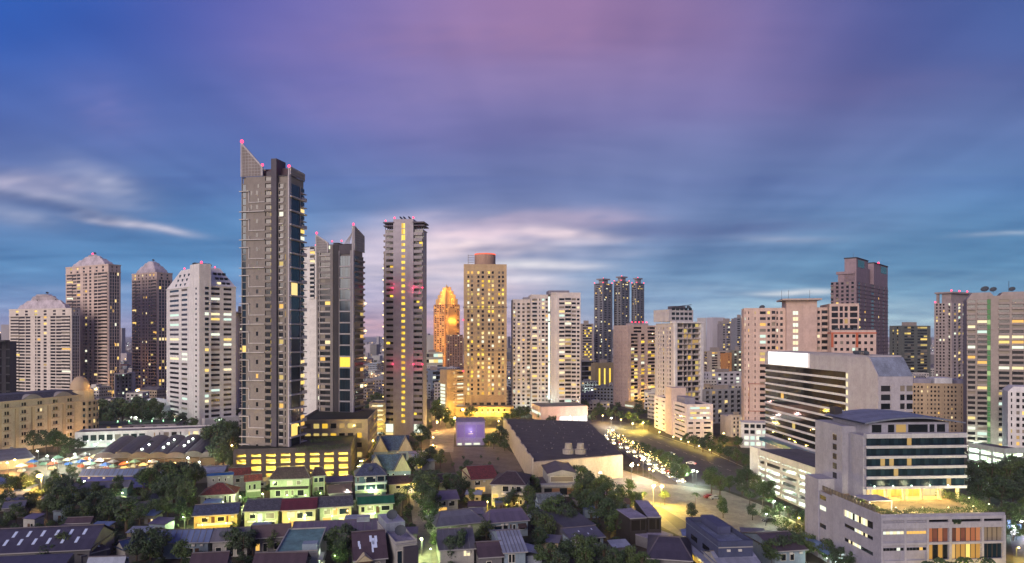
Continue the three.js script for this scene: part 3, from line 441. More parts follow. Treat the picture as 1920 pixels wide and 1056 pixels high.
{ // orange floodlit tower far behind
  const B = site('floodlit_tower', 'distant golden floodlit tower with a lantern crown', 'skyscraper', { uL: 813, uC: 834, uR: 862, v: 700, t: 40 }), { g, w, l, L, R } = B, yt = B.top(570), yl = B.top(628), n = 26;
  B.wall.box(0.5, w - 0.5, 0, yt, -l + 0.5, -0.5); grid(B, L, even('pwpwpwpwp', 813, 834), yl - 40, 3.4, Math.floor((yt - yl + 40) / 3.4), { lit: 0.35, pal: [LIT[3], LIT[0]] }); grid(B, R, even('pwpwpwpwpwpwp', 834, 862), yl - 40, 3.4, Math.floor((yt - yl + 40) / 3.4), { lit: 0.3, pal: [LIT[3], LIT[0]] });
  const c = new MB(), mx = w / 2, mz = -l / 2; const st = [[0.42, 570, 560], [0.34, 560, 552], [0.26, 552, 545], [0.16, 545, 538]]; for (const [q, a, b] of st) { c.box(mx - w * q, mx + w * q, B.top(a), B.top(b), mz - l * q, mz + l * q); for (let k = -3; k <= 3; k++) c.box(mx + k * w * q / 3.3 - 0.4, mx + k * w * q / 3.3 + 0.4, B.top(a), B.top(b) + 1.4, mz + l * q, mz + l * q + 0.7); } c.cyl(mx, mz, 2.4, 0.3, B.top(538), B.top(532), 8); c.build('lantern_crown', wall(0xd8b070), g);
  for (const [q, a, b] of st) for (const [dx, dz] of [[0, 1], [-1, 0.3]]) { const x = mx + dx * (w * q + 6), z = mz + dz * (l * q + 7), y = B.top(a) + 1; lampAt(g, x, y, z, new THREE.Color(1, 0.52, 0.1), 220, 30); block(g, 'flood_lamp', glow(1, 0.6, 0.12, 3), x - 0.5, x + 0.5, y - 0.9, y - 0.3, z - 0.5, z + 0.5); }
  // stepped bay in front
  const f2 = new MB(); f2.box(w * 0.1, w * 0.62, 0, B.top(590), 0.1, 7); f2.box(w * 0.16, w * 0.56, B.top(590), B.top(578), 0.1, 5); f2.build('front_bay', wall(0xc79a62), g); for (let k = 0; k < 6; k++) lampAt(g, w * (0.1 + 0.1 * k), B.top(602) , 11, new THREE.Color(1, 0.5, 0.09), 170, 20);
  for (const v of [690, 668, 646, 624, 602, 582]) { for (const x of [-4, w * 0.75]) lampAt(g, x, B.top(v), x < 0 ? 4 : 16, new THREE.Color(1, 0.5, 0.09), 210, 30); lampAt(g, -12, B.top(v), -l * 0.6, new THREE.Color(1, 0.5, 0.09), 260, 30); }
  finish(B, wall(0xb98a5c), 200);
}
{ // brown block before the golden tower
  const B = site('brown_block', 'plain brown block of small square windows before the golden tower', 'apartment block', { uL: 833, uC: 837, uR: 868, v: 706, t: 6 }), { g, w, R, L } = B, l = 20, yt = B.top(628);
  B.wall.box(0.5, w - 0.5, 0, yt, -l, -0.5); fbox(B.wall, L, 0, l, 0, yt, -0.5, 0); grid(B, R, even('pwpwpwpwpwpwp', 837, 868), 0, yt / 26, 26, { lit: 0.08 }); roofDeck(B, 0, w, -l, 0, yt + 0.1); finish(B, wall(0x8d6b58), 160);
}
{ // annex with lit stair strips left of the hotel
  const B = site('hotel_annex', 'beige annex with bright stair strips beside the hotel tower', 'annex', { uL: 825, uC: 838, uR: 870, v: 780, t: 30 }), { g, w, l, L, R } = B, yt = B.top(697), n = 12, fh = yt / n;
  B.wall.box(0.5, w - 0.5, 0, yt, -l + 0.5, -0.5); fbox(B.wall, L, 0, l * 0.25, 0, yt, -0.5, 0.02); fbox(B.wall, L, l * 0.25, l, yt * 0.72, yt, -0.5, 0.02);
  for (let k = 0; k < 9; k++) { addWin(B, L, l * 0.3, l * 0.95, k * fh * 0.95 + 0.6, k * fh * 0.95 + 2.6, -0.4, -0.1, LIT_COOL[0], 1, 'strip_window'); }
  grid(B, R, [['p', 838, 850], ['q', 850, 853], ['p', 853, 857], ['w', 857, 869], ['p', 869, 870]], 0, fh, n, { lit: 0.6, pal: LIT_COOL, open: [0.35, 0.75] }); parapet(B.wall, 0, w, -l, 0, yt); roofDeck(B, 0.3, w - 0.3, -l + 0.3, -0.3, yt + 0.05); finish(B, wall(0xc0a27a), 120);
}
// ================= towers in the middle and on the right =================
{ // white three-winged tower
  const B = site('winged_tower', 'white three-winged tower with a glowing green-white strip', 'apartment tower', { uL: 960, uC: 963, uR: 1086, v: 778, t: 4 }), { g, w } = B, r = (u) => B.sR(u), W = B.wall;
  const y1 = B.top(563), y2 = B.top(555), y3 = B.top(552), fh = 3.42, o = { lit: 0.15, pal: LIT_COOL.concat(LIT), open: [0.3, 0.82] };
  W.box(0.2, r(995), 0, y1, -30, -9.5); grid(B, { ...B.R, oz: -9 }, even('bpwpwp', 963, 990).concat([['b', 990, 995.5]]), 0, fh, Math.floor(y1 / fh), o); fbox(W, { ...B.R, oz: -9 }, 0, r(995.5), Math.floor(y1 / fh) * fh, y1, -0.5, 0.02); grid(B, { k: 'L', ox: 0, oz: -9, s: (u) => u }, [['p', 0, 2], ['w', 2, 5], ['p', 5, 8], ['w', 8, 12], ['p', 12, 21]], 0, fh, Math.floor(y1 / fh), o);
  W.box(r(995.5), r(1028), 0, y2, -26, -0.5); grid(B, B.R, [['p', 995.5, 998], ['w', 998, 1007], ['p', 1007, 1010], ['q', 1010, 1014], ['p', 1014, 1016], ['w', 1016, 1021], ['p', 1021, 1023], ['w', 1023, 1027], ['p', 1027, 1028]], 0, fh, Math.floor(y2 / fh), o); fbox(W, B.R, r(995.5), r(1028), Math.floor(y2 / fh) * fh, y2, -0.5, 0.02);
  // the light strip
  for (const [a, b] of [[750, 680], [678, 604], [602, 588], [584, 556]]) addWin(B, B.R, r(1028.3), r(1031), B.top(a), B.top(b), -0.6, 0.2, glow(0.85, 1, 0.85, 0.6), 1, 'strip_light');
  W.box(r(1031.2), r(1085.5), 0, y3, -22, 7.5); const f3 = faceAt(B, 'R', 0, 8);
  grid(B, { ...B.R, oz: 8 }, [['p', 1041, 1046], ['w', 1046, 1056], ['p', 1056, 1057], ['b', 1057, 1068], ['p', 1068, 1069], ['w', 1069, 1077], ['p', 1077, 1085.5]], 0, fh, Math.floor(y3 / fh), { ...o, lit: 0.22 }); W.box(r(1041), r(1085.4), Math.floor(y3 / fh) * fh, y3, 7, 8.02);
  new MB().prism([[r(1031.2), -2], [r(1031.2), 1.5], [r(1041) - 0.02, 8.01], [r(1041) + 1, 7.2], [r(1041), -2]], 0, y3).build('splayed_wall', OFFWHITE, g);
  for (let k = 1; k < Math.floor(y3 / fh); k++) block(g, 'corner_window', rnd() < 0.06 ? LIT_COOL[2] : GLASS[k % 4], r(1079), r(1083.5), k * fh + 1, k * fh + 2.7, 8.03, 8.1);
  new MB().box(r(1028), r(1066), y3, B.top(545), -14, 4).build('penthouse', wall(0x8f8c98), g); new MB().box(r(984), r(997), y1, B.top(556), -22, -11).build('penthouse', wall(0x9a97a0), g);
  for (const [a, b, yy, z0, z1] of [[963, 995.5, y1, -30, -9], [995.5, 1028, y2, -26, 0], [1031.5, 1085.5, y3, -22, 8]]) { parapet(W, r(a), r(b), z0, z1, yy, 1.2); new MB().box(r(a) + 0.4, r(b) - 0.4, yy - 0.2, yy + 0.05, z0 + 0.4, z1 - 0.4).build('roof', ROOF, g); }
  // lit lower floors
  lampAt(g, r(1060), 12, 24, new THREE.Color(1, 0.45, 0.42), 700, 30); lampAt(g, r(1030), 14, 14, MERCURY, 80, 20); lampAt(g, r(985), 8, 4, MERCURY, 110, 20);
  for (const [a, b] of [[1043, 1056], [1057, 1068], [1069, 1081]]) block(g, 'lobby_window', LIT_COOL[0], r(a), r(b), 6.5, 9.5, 8.04, 8.2);
  finish(B, wall(0xd8cfca), 300);
}
{ // pink-lit showroom box in front of it
  const B = site('showroom', 'long showroom with a pink-lit blank fascia and glass corner', 'showroom', { uL: 997, uC: 1014, uR: 1102, v: 793, t: 12 }), { g, w, l, R, L } = B, yt = B.top(763);
  B.wall.box(0.3, w - 0.3, 0, yt, -l + 0.3, -0.3); fbox(B.wall, R, 0, w, yt * 0.4, yt, -0.3, 0.3); fbox(B.wall, L, 0, l, yt * 0.62, yt, -0.3, 0.2); fbox(B.wall, L, 0, l, yt * 0.25, yt * 0.45, -0.3, 0.2); fbox(B.wall, R, 0, w * 0.38, 0, yt * 0.4, -0.3, 0.28);
  for (let k = 0; k < 6; k++) addWin(B, L, l * k / 6 + 0.2, l * (k + 1) / 6 - 0.2, yt * 0.45, yt * 0.62, -0.2, 0.1, LIT_COOL[0], 1); for (const [a, b] of [[0.4, 0.55], [0.56, 0.66], [0.68, 0.80], [0.82, 0.99]]) addWin(B, R, w * a, w * b, 0.4, yt * 0.36, -0.2, 0.1, glow(1, 0.96, 0.9, 0.6), 1, 'shop_window');
  roofDeck(B, 0.3, w - 0.3, -l + 0.3, -0.3, yt + 0.1, mat('flat', 0x8a827c)); lampAt(g, w * 0.55, yt * 0.5, 9, new THREE.Color(1, 0.55, 0.5), 170, 30); lampAt(g, w * 0.9, yt * 0.4, 6, new THREE.Color(1, 0.7, 0.66), 110, 20);
  block(g, 'flood_lamp', glow(1, 0.7, 0.6, 3), w * 0.55 - 0.5, w * 0.55 + 0.5, yt * 0.5 - 1, yt * 0.5 - 0.6, 8.6, 9.4); finish(B, wall(0xd9bfb4), 60);
}
// three dark slim towers with mushroom caps, far off
[['leftmost', 1114, 1131, 1148.5, 531, 524], ['middle, tallest', 1151, 1165, 1180.5, 527, 520], ['rightmost', 1184, 1194, 1208, 531, 523]].forEach(([w0, a, c, b, top, cap], k) => {
  const B = site('capped_tower', `${w0} of three dark slim towers with mushroom caps`, 'apartment tower', { uL: a, uC: c, uR: b, v: 706 - k, t: 42 }, 'dark slim towers with mushroom caps'), { g, w, l, L, R } = B, yt = B.top(top), n = 42, fh = yt / n;
  B.wall.box(0.5, w - 0.5, 0, yt, -l + 0.5, -0.5); const o = { lit: 0.1, open: [0.34, 0.92] }; grid(B, L, even('pwwipiwwp', a, c), 0, fh, n - 3, o); grid(B, R, even('pwwipwwip', c, b), 0, fh, n - 3, o); grid(B, L, even('pwwwwp', a, c), (n - 3) * fh, fh, 3, { lit: 0.3, open: [0.4, 0.8] }); grid(B, R, even('pwwwwp', c, b), (n - 3) * fh, fh, 3, { lit: 0.45, open: [0.4, 0.8] });
  new MB().box(w * 0.25, w * 0.75, yt, B.top(cap), -l * 0.75, -l * 0.25).box(w * 0.12, w * 0.88, B.top(cap), B.top(cap) + 2.2, -l * 0.88, -l * 0.12).build('mushroom_cap', wall(0x8c8a90), g); roofDeck(B, 0.2, w - 0.2, -l + 0.2, -0.2, yt + 0.05);
  for (const [x, z] of [[0.5, -0.5], [w - 0.5, -0.5], [0.5, -l + 0.5]]) warning(B, x, yt, z, 0.9); warning(B, w / 2, B.top(cap) + 2, -l / 2, 0.9); finish(B, wall(0x6f727a), 110);
});
{ // pinkish apartment slab
  const B = site('apartment_slab', 'pinkish broad apartment slab with a rooftop red lamp row', 'apartment block', { uL: 1150, uC: 1177, uR: 1240, v: 764, t: 26 }), { g, w, l, L, R } = B, yt = B.top(612), n = 23, fh = yt / n;
  B.wall.box(0.5, w - 0.5, 0, yt, -l + 0.5, -0.5); grid(B, L, even('PqpqPqpqPqpqP', 1150, 1177), 0, fh, n, { lit: 0.05, open: [0.3, 0.75] });
  grid(B, R, even('pbbpbpbbbp', 1177, 1240), fh, fh, n - 3, { lit: 0.3, pal: LIT_YELLOW.concat(LIT), rail: 0.3, proud: 0.8 }); grid(B, R, even('PwwwPwwwP', 1177, 1240), fh * (n - 2), fh, 2, { lit: 0.05 }); fbox(B.wall, R, 0, w, 0, fh, -0.5, 0.1);
  new MB().box(w * 0.25, w * 0.7, yt, yt + 3, -l * 0.7, -l * 0.2).build('penthouse', wall(0xb9a9a6), g); parapet(B.wall, 0, w, -l, 0, yt, 1.0); roofDeck(B, 0.3, w - 0.3, -l + 0.3, -0.3, yt + 0.05); for (let k = 0; k < 5; k++) warning(B, w * (0.25 + 0.11 * k), yt + 3, -l * 0.3, 0.8, k % 2 ? 25 : 0);
  const pd = new MB(); pd.box(-4, w * 0.85, 0, fh * 1.5, 1.2, 16); parapet(pd, -4, w * 0.85, 1.2, 16, fh * 1.5, 1); pd.build('podium', wall(0xb9a17c), g);
  for (let k = 0; k < 3; k++) { block(g, 'podium_window', LIT[2], w * (0.3 + 0.12 * k), w * (0.34 + 0.12 * k), 1.5, 3.6, 16.01, 16.1); } for (let k = 0; k < 6; k++) block(g, 'podium_window', LIT_COOL[0], -4.1, -4.01, 1.5, 3, 2 + k * 2.2, 3.6 + k * 2.2);
  for (const x of [0.2, 0.5, 0.75]) { lampAt(g, w * x, fh * 1.5 + 3, 7, YELLOW, 170, 20); block(g, 'garden_lamp', glow(1, 0.75, 0.3, 3), w * x - 0.3, w * x + 0.3, fh * 1.5 + 2.2, fh * 1.5 + 2.7, 6.7, 7.3); } lampAt(g, w * 0.5, 6, 22, YELLOW, 260, 20);
  finish(B, wall(0xcbb3a6), 300);
}
{ // framed tower with curved balconies
  const B = site('framed_tower', 'grey tower with a big white frame round stacked open balconies', 'apartment tower', { uL: 1228, uC: 1263, uR: 1316, v: 797, t: 22 }), { g, w, l, L, R } = B, yf = B.top(606), yt = B.top(580), n = 19, fh = yf / n;
  B.wall.box(0.5, w - 0.5, 0, yf, -l + 0.5, -0.5); grid(B, L, even('PqpqpwPqpwP', 1228, 1263), 0, fh * 0.8, Math.floor(yf / fh / 0.8), { lit: 0.1 });
  grid(B, R, [...even('bbib', 1268, 1288), ['p', 1288, 1290], ...even('bibb', 1290, 1310)], 0, fh, n, { lit: 0.2, pal: [LIT_YELLOW[2], LIT[6], LIT[4], LIT[6]], rail: 0.3, proud: 1.8, glass: [...GLASS, CURTAIN[1]] });
  const fr = new MB(); fbox(fr, R, 0, B.sR(1267), 0, yf, -0.5, 2.2); fbox(fr, R, B.sR(1311), w, 0, yf, -0.5, 2.2); fbox(fr, R, -0.4, w + 0.6, yf, yf + 1.2, -4, 2.6); fr.build('frame', WHITE_TRIM, g);
  const ph = new MB(); ph.box(-2, w * 0.78, yf + 1.2, yt, -l * 0.95, -3); ph.build('penthouse', wall(0xb9b4b4), g); for (let k = 0; k < 3; k++) for (let j = 0; j < 5; j++) block(g, 'window', GLASS[j % 4], w * (0.02 + 0.15 * j), w * (0.02 + 0.15 * j) + w * 0.11, yf + 2.6 + k * 3.6, yf + 4.6 + k * 3.6, -3, -2.92);
  new MB().box(w * 0.2, w * 0.6, yt, B.top(573), -l * 0.6, -l * 0.25).bar([w * 0.15, yt + 2, -6], [w * 0.8, yt + 4, -6], 0.5).build('roof_plant', SLATE, g); dish(g, w * 0.7, yt, -6, 1.6); for (const k of [0.1, 0.4]) { block(g, 'facade_lamp', glow(1, 0.75, 0.35, 3), -2.6, -2.1, yf - 6 - k * 20, yf - 5.4 - k * 20, -l, -l + 0.5); } finish(B, wall(0xbdb3ae), 260);
}
{ // low white office in the fork of the roads
  const B = site('office_block', 'low white office block with long window rows beside the boulevard', 'office block', { uL: 1227, uC: 1288, uR: 1337, v: 827, t: 6 }), { g, w, l, L, R } = B, yt = B.top(762), n = 7, fh = yt / n, s = (u) => B.sL(u);
  B.wall.box(0.5, w - 0.5, 0, yt, -l + 0.5, -0.5);
  grid(B, R, [['p', 1288, 1291], ['w', 1291, 1300], ['p', 1300, 1305], ['w', 1305, 1313], ['p', 1313, 1320], ['w', 1320, 1333], ['p', 1333, 1337]], 0, fh, n - 3, { lit: 0, open: [0.4, 0.78] }); grid(B, R, even('pwwwwwwp', 1288, 1337), fh * (n - 3), fh, 3, { lit: 0.7, pal: LIT_COOL, open: [0.4, 0.82] });
  grid(B, L, [['p', 1227, 1229], ['w', 1229, 1234], ['p', 1234, 1240], ['q', 1240, 1243], ['w', 1243, 1246], ['p', 1246, 1265], ['w', 1265, 1272], ['w', 1272, 1278], ['w', 1278, 1284], ['p', 1284, 1288]], 0, fh, n, { lit: 0.08, open: [0.42, 0.78] });
  const tw = new MB(); fbox(tw, L, s(1262), s(1251), 0, B.top(735) * 1.02, -9, 1.2); tw.build('stair_tower', PINKISH, g); parapet(B.wall, 0, w, -l, 0, yt, 1.2); roofDeck(B, 0.3, w - 0.3, -l + 0.3, -0.3, yt + 0.05, mat('flat', 0x666a78)); new MB().box(w * 0.15, w * 0.55, yt, yt + 4.5, -l * 0.4, -l * 0.16).build('roof_plant', wall(0x8d8b98), g);
  finish(B, wall(0xe0d2cc), 200);
}
{ // pink apartment complex
  const B = site('apartment_complex', 'pinkish stepped apartment complex with a lit stair tower and flat slab roof', 'apartment block', { uL: 1391, uC: 1395, uR: 1640, v: 834, t: -13 }), { g } = B, r = (u) => B.sR(u), W = B.wall, yA = B.top(582), fh = yA / 23, n = 23, o = { lit: 0.12, open: [0.32, 0.8], pal: LIT.concat(LIT_COOL) };
  fbox(W, B.L, 0, 15, 0, yA, -0.5, 0.02); W.box(0.5, r(1510), 0, yA, -15, -0.5);
  grid(B, B.R, [['q', 1395, 1399], ['p', 1399, 1402], ['q', 1402, 1406], ['p', 1406, 1414], ['q', 1414, 1418], ['p', 1418, 1425], ['w', 1425, 1436], ['p', 1436, 1439], ['w', 1439, 1444], ['p', 1444, 1447], ['b', 1447, 1454], ['q', 1454, 1461], ['p', 1461, 1463], ['w', 1463, 1468], ['p', 1468, 1473]], 0, fh, n, o);
  const c = new MB(); c.box(r(1473), r(1530), 0, B.top(565), -14, 3.5); c.build('stair_tower', wall(0xc4aba0), g); new MB().box(r(1464), r(1537), B.top(565), B.top(562), -17, 7).build('slab_roof', wall(0xb8a8a2), g);
  for (let k = 6; k < n; k++) for (const [a, b] of [[1485, 1489.6], [1490, 1494.6]]) block(g, 'stair_window', LIT_COOL[k % 2 ? 2 : 0], r(a), r(b), k * fh + 0.5, k * fh + 2.7, 3.5, 3.56);
  W.box(r(1508), r(1552), 0, yA, -24, 0.5); grid(B, { ...B.R, oz: 1 }, [['p', 1530, 1532], ['w', 1532, 1537], ['p', 1537, 1540], ['b', 1540, 1551]], 0, fh, n, o);
  W.box(r(1551), r(1606), 0, B.top(576), -20, 5.5); grid(B, { ...B.R, oz: 6 }, [['p', 1551, 1555], ['w', 1555, 1567], ['p', 1567, 1570], ['w', 1570, 1576], ['p', 1576, 1579], ['w', 1579, 1585], ['p', 1585, 1589], ['w', 1589, 1603], ['p', 1603, 1606]], 0, B.top(576) / 23, 23, { ...o, open: [0.15, 0.9] });
  W.box(r(1548), r(1629), 0, B.top(625), 6.2, 14.5); grid(B, { ...B.R, oz: 15 }, even('pwpwpwpwpwpwpwp', 1548, 1629), 0, B.top(625) / 18, 18, { ...o, open: [0.3, 0.75] }); 
  const tr = new MB(); tr.box(r(1548) - 0.2, r(1629) + 0.2, B.top(626), B.top(624), 6, 15.5).box(r(1592), r(1596), B.top(650), B.top(626), 15.02, 15.7).box(r(1548) - 0.1, r(1551.5), B.top(650), B.top(626), 15.02, 15.7); tr.build('terracotta_frame', wall(0xc0674a), g);
  const tr2 = new MB(); fbox(tr2, B.R, r(1404), r(1432), B.top(720), B.top(719) , 0.03, 0.4); fbox(tr2, B.R, r(1404), r(1432), B.top(771), B.top(770), 0.03, 0.4); fbox(tr2, B.R, r(1404), r(1405), B.top(770), B.top(720), 0.03, 0.4); tr2.build('terracotta_band', wall(0xa0604c), g);
  for (const [a, b, y, z0, z1] of [[1395, 1473, yA, -15, 0], [1530, 1551, yA, -24, 1], [1551, 1606, B.top(576), -20, 6], [1548, 1629, B.top(624), 6, 15]]) { parapet(W, r(a) + 0.05, r(b) - 0.05, z0 + 0.05, z1 - 0.05, y + 0.02, 1.3); new MB().box(r(a) + 0.5, r(b) - 0.5, y - 0.1, y + 0.12, z0 + 0.5, z1 - 0.5).build('roof', ROOF, g); }
  for (let k = 0; k < 5; k++) dish(g, r(1562 + k * 11), B.top(624), 10, 1.3); dish(g, r(1431), yA, -4, 1.6); for (const u of [1467, 1480, 1520]) new MB().box(r(u), r(u) + 0.15, B.top(562), B.top(545), -3, -2.85).build('antenna', CHARCOAL, g);
  const pd = new MB(); pd.box(-3, r(1436), 0, 15, 0.6, 12); pd.build('podium', OFFWHITE, g); for (let k = 0; k < 4; k++) for (let j = 0; j < 4; j++) block(g, 'podium_window', k < 3 && rnd() < 0.7 ? LIT_COOL[j % 2] : GLASS[1], -1 + j * 3.4, 1.5 + j * 3.4, 1.4 + k * 3.5, 3.6 + k * 3.5, 12, 12.06);
  finish(B, wall(0xcbb2a6), 300);
}
{ // dark double-headed tower
  const B = site('twin_headed_tower', 'tall mauve tower with two block heads and a red beacon', 'apartment tower', { uL: 1558, uC: 1606, uR: 1665, v: 786, t: 48 }), { g, w, l, L, R } = B, yt = B.top(527), n = 34, fh = yt / n;
  B.wall.box(0.5, w - 0.5, 0, yt, -l + 0.5, -0.5); grid(B, L, even('bpbpwpbpwp', 1558, 1606), 0, fh, n, { lit: 0.03, rail: 0.3 }); grid(B, R, [['p', 1606, 1610], ['w', 1610, 1614], ['p', 1614, 1620], ['q', 1620, 1625], ['p', 1625, 1634], ['o', 1634, 1640], ['p', 1640, 1646], ['q', 1646, 1650], ['p', 1650, 1655], ['q', 1655, 1660], ['p', 1660, 1665]], 0, fh, n, { lit: 0.05 });
  const ln = new MB(); for (let k = 1; k < n; k++) { fbox(ln, R, 0, w + 1.2, k * fh - 0.12, k * fh + 0.12, 0.04, 0.25); if (k % 2) fbox(ln, R, w - 0.3, w + 2, k * fh - 0.15, k * fh + 0.15, -3, 0.24); } ln.build('floor_lines', wall(0x4c4248), g);
  const h = new MB(); fbox(h, R, 0.2, B.sR(1628), yt, B.top(484), -9, -0.1); fbox(h, R, B.sR(1639), w - 0.2, yt, B.top(484), -9, -0.1); fbox(h, R, B.sR(1628), B.sR(1639), yt, B.top(496), -9, -3); fbox(h, L, 1, l * 0.72, yt, B.top(513), -12, -0.2); fbox(h, L, 1, l * 0.78, B.top(513), B.top(508), -13, 0.8); h.build('roof_heads', wall(0x94828a), g);
  for (const [a, b] of [[1609, 1621], [1652, 1663]]) block(g, 'green_panel', plain(0x1d5a48, { roughness: 0.2 }), B.sR(a), B.sR(b), B.top(500), B.top(486), -0.1, 0.02); new MB().box(-0.2, B.sR(1628) + 0.4, B.top(484), B.top(482), -9.4, 0.3).box(B.sR(1639) - 0.4, w + 0.2, B.top(484), B.top(482), -9.4, 0.3).build('head_caps', CHARCOAL, g);
  warning(B, B.sR(1652), B.top(482), -2, 1.2, 70); new MB().box(2, 2.15, B.top(482), B.top(474), -3, -2.85).build('antenna', CHARCOAL, g); finish(B, wall(0x87767c), 300);
}
{ // glass-banded office with billboard
  const B = site('glass_office', 'glass-banded white office block with a bright blank billboard on its roof edge', 'office block', { uL: 1435, uC: 1648, uR: 1712, d: 276, t: 3.5 }), { g, w, l, L, R } = B, W = B.wall, s = (u) => B.sL(u), yG = 50.6, yR = 57.6, yF = B.top(706), n = 11, y0 = 11, fh = (yG - y0) / n;
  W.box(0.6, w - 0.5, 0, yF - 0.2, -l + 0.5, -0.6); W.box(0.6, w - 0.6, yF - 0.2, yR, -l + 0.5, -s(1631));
  const RG = [0x12161a, 0x171b1e, 0x0e1216].map((c) => plain(c, { roughness: 0.05 }));
  for (let k = 0; k < n; k++) { const a = s(1587), y = y0 + k * fh, m = 26; for (let j = 0; j < m; j++) { const p0 = a + (l - a) * j / m, p1 = a + (l - a) * (j + 1) / m, on = rnd() < 0.03; addWin(B, L, p0 + 0.03, p1 - 0.03, y + fh * 0.27, y + fh, -0.5, -0.12, on ? pick(LIT.slice(3, 5)) : RG[(j * 7 + k * 3) % 3], on, 'window_pane'); } const b = new MB(); fbox(b, L, s(1588), l, y, y + fh * 0.27, -0.6, 0.25); b.build('floor_band', WHITE_TRIM, g); }
  fbox(W, L, s(1588), l, 0, y0, -0.6, 0.1); fbox(W, L, s(1587), l, yG, yR, -0.6, 0.15);
  // end wall with its slanted top
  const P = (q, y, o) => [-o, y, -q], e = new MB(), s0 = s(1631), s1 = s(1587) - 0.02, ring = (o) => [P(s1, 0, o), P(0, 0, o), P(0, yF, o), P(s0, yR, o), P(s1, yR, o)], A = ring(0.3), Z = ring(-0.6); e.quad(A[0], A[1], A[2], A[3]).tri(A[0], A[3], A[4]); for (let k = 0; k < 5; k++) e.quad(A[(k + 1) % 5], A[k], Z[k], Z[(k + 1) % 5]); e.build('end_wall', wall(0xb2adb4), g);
  for (let k = 0; k < 6; k++) addWin(B, L, s(1591.5), s(1588), yG - 2.8 - k * fh, yG - 0.6 - k * fh, 0.31, 0.36, LIT_COOL[2], 1);
  new MB().quad([0.0, yF, 0.1], [w, yF, 0.1], [w, yR, -s0], [0.0, yR, -s0]).build('sloped_roof', mat('flat', 0x8c97ab), g); W.box(w - 0.5, w, 0, yF, -l, -0.6);
  grid(B, R, [['p', 1648, 1652], ['w', 1652, 1670], ['p', 1670, 1688], ['w', 1688, 1697], ['p', 1697, 1700], ['w', 1700, 1712]], 0, fh, Math.floor((yF - 1.5) / fh), { lit: 0.03, open: [0.2, 0.85] }); fbox(W, R, 0, w, Math.floor((yF - 1.5) / fh) * fh, yF - 0.05, -0.6, 0.02);
  const bb = new MB(); fbox(bb, L, s(1519), s(1443), yG + 0.4, 58, 0.2, 0.9); const bo = bb.build('billboard_box', plain(0xdddddd), g); fblock(g, 'billboard_screen', glow(1, 0.98, 0.96, 0.85), L, s(1518), s(1444), yG + 0.7, 57.7, 0.9, 1.0);
  const ra = new THREE.RectAreaLight(new THREE.Color(1, 0.97, 0.94), 0.8, s(1444) - s(1518), 7); ra.position.set(-1.2, yG + 4, -(s(1444) + s(1518)) / 2); ra.rotation.y = -Math.PI / 2; g.add(ra);
  parapet(W, 0.7, w - 0.4, -l + 0.6, -s0 - 0.5, yR, 0.7); roofDeck(B, 0.8, w - 0.6, -l + 0.8, -s0 - 0.2, yR + 0.05); for (let k = 0; k < 7; k++) dish(g, 1.6, yR + 0.5, -s(1618) - k * 1.4, 1.0); new MB().box(1, 3.5, yR, yR + 2, -s(1615), -s(1608)).build('roof_plant', WARMGREY, g);
  const tc = new MB(); fbox(tc, L, s(1600), s(1440), 8.8, 10.6, 0.3, 5); tc.build('teal_canopy', plain(0x1c5c74, { roughness: 0.3 }), g); for (let k = 0; k < 18; k++) { const q = s(1600) + (s(1440) - s(1600)) * k / 18; fblock(g, 'canopy_light', glow(1, 0.86, 0.6, 1.4), L, q + 0.6, q + 2.4, 8.4, 8.75, 3.6, 4.2); } 
  finish(B, wall(0xb0acb2), 300);
}
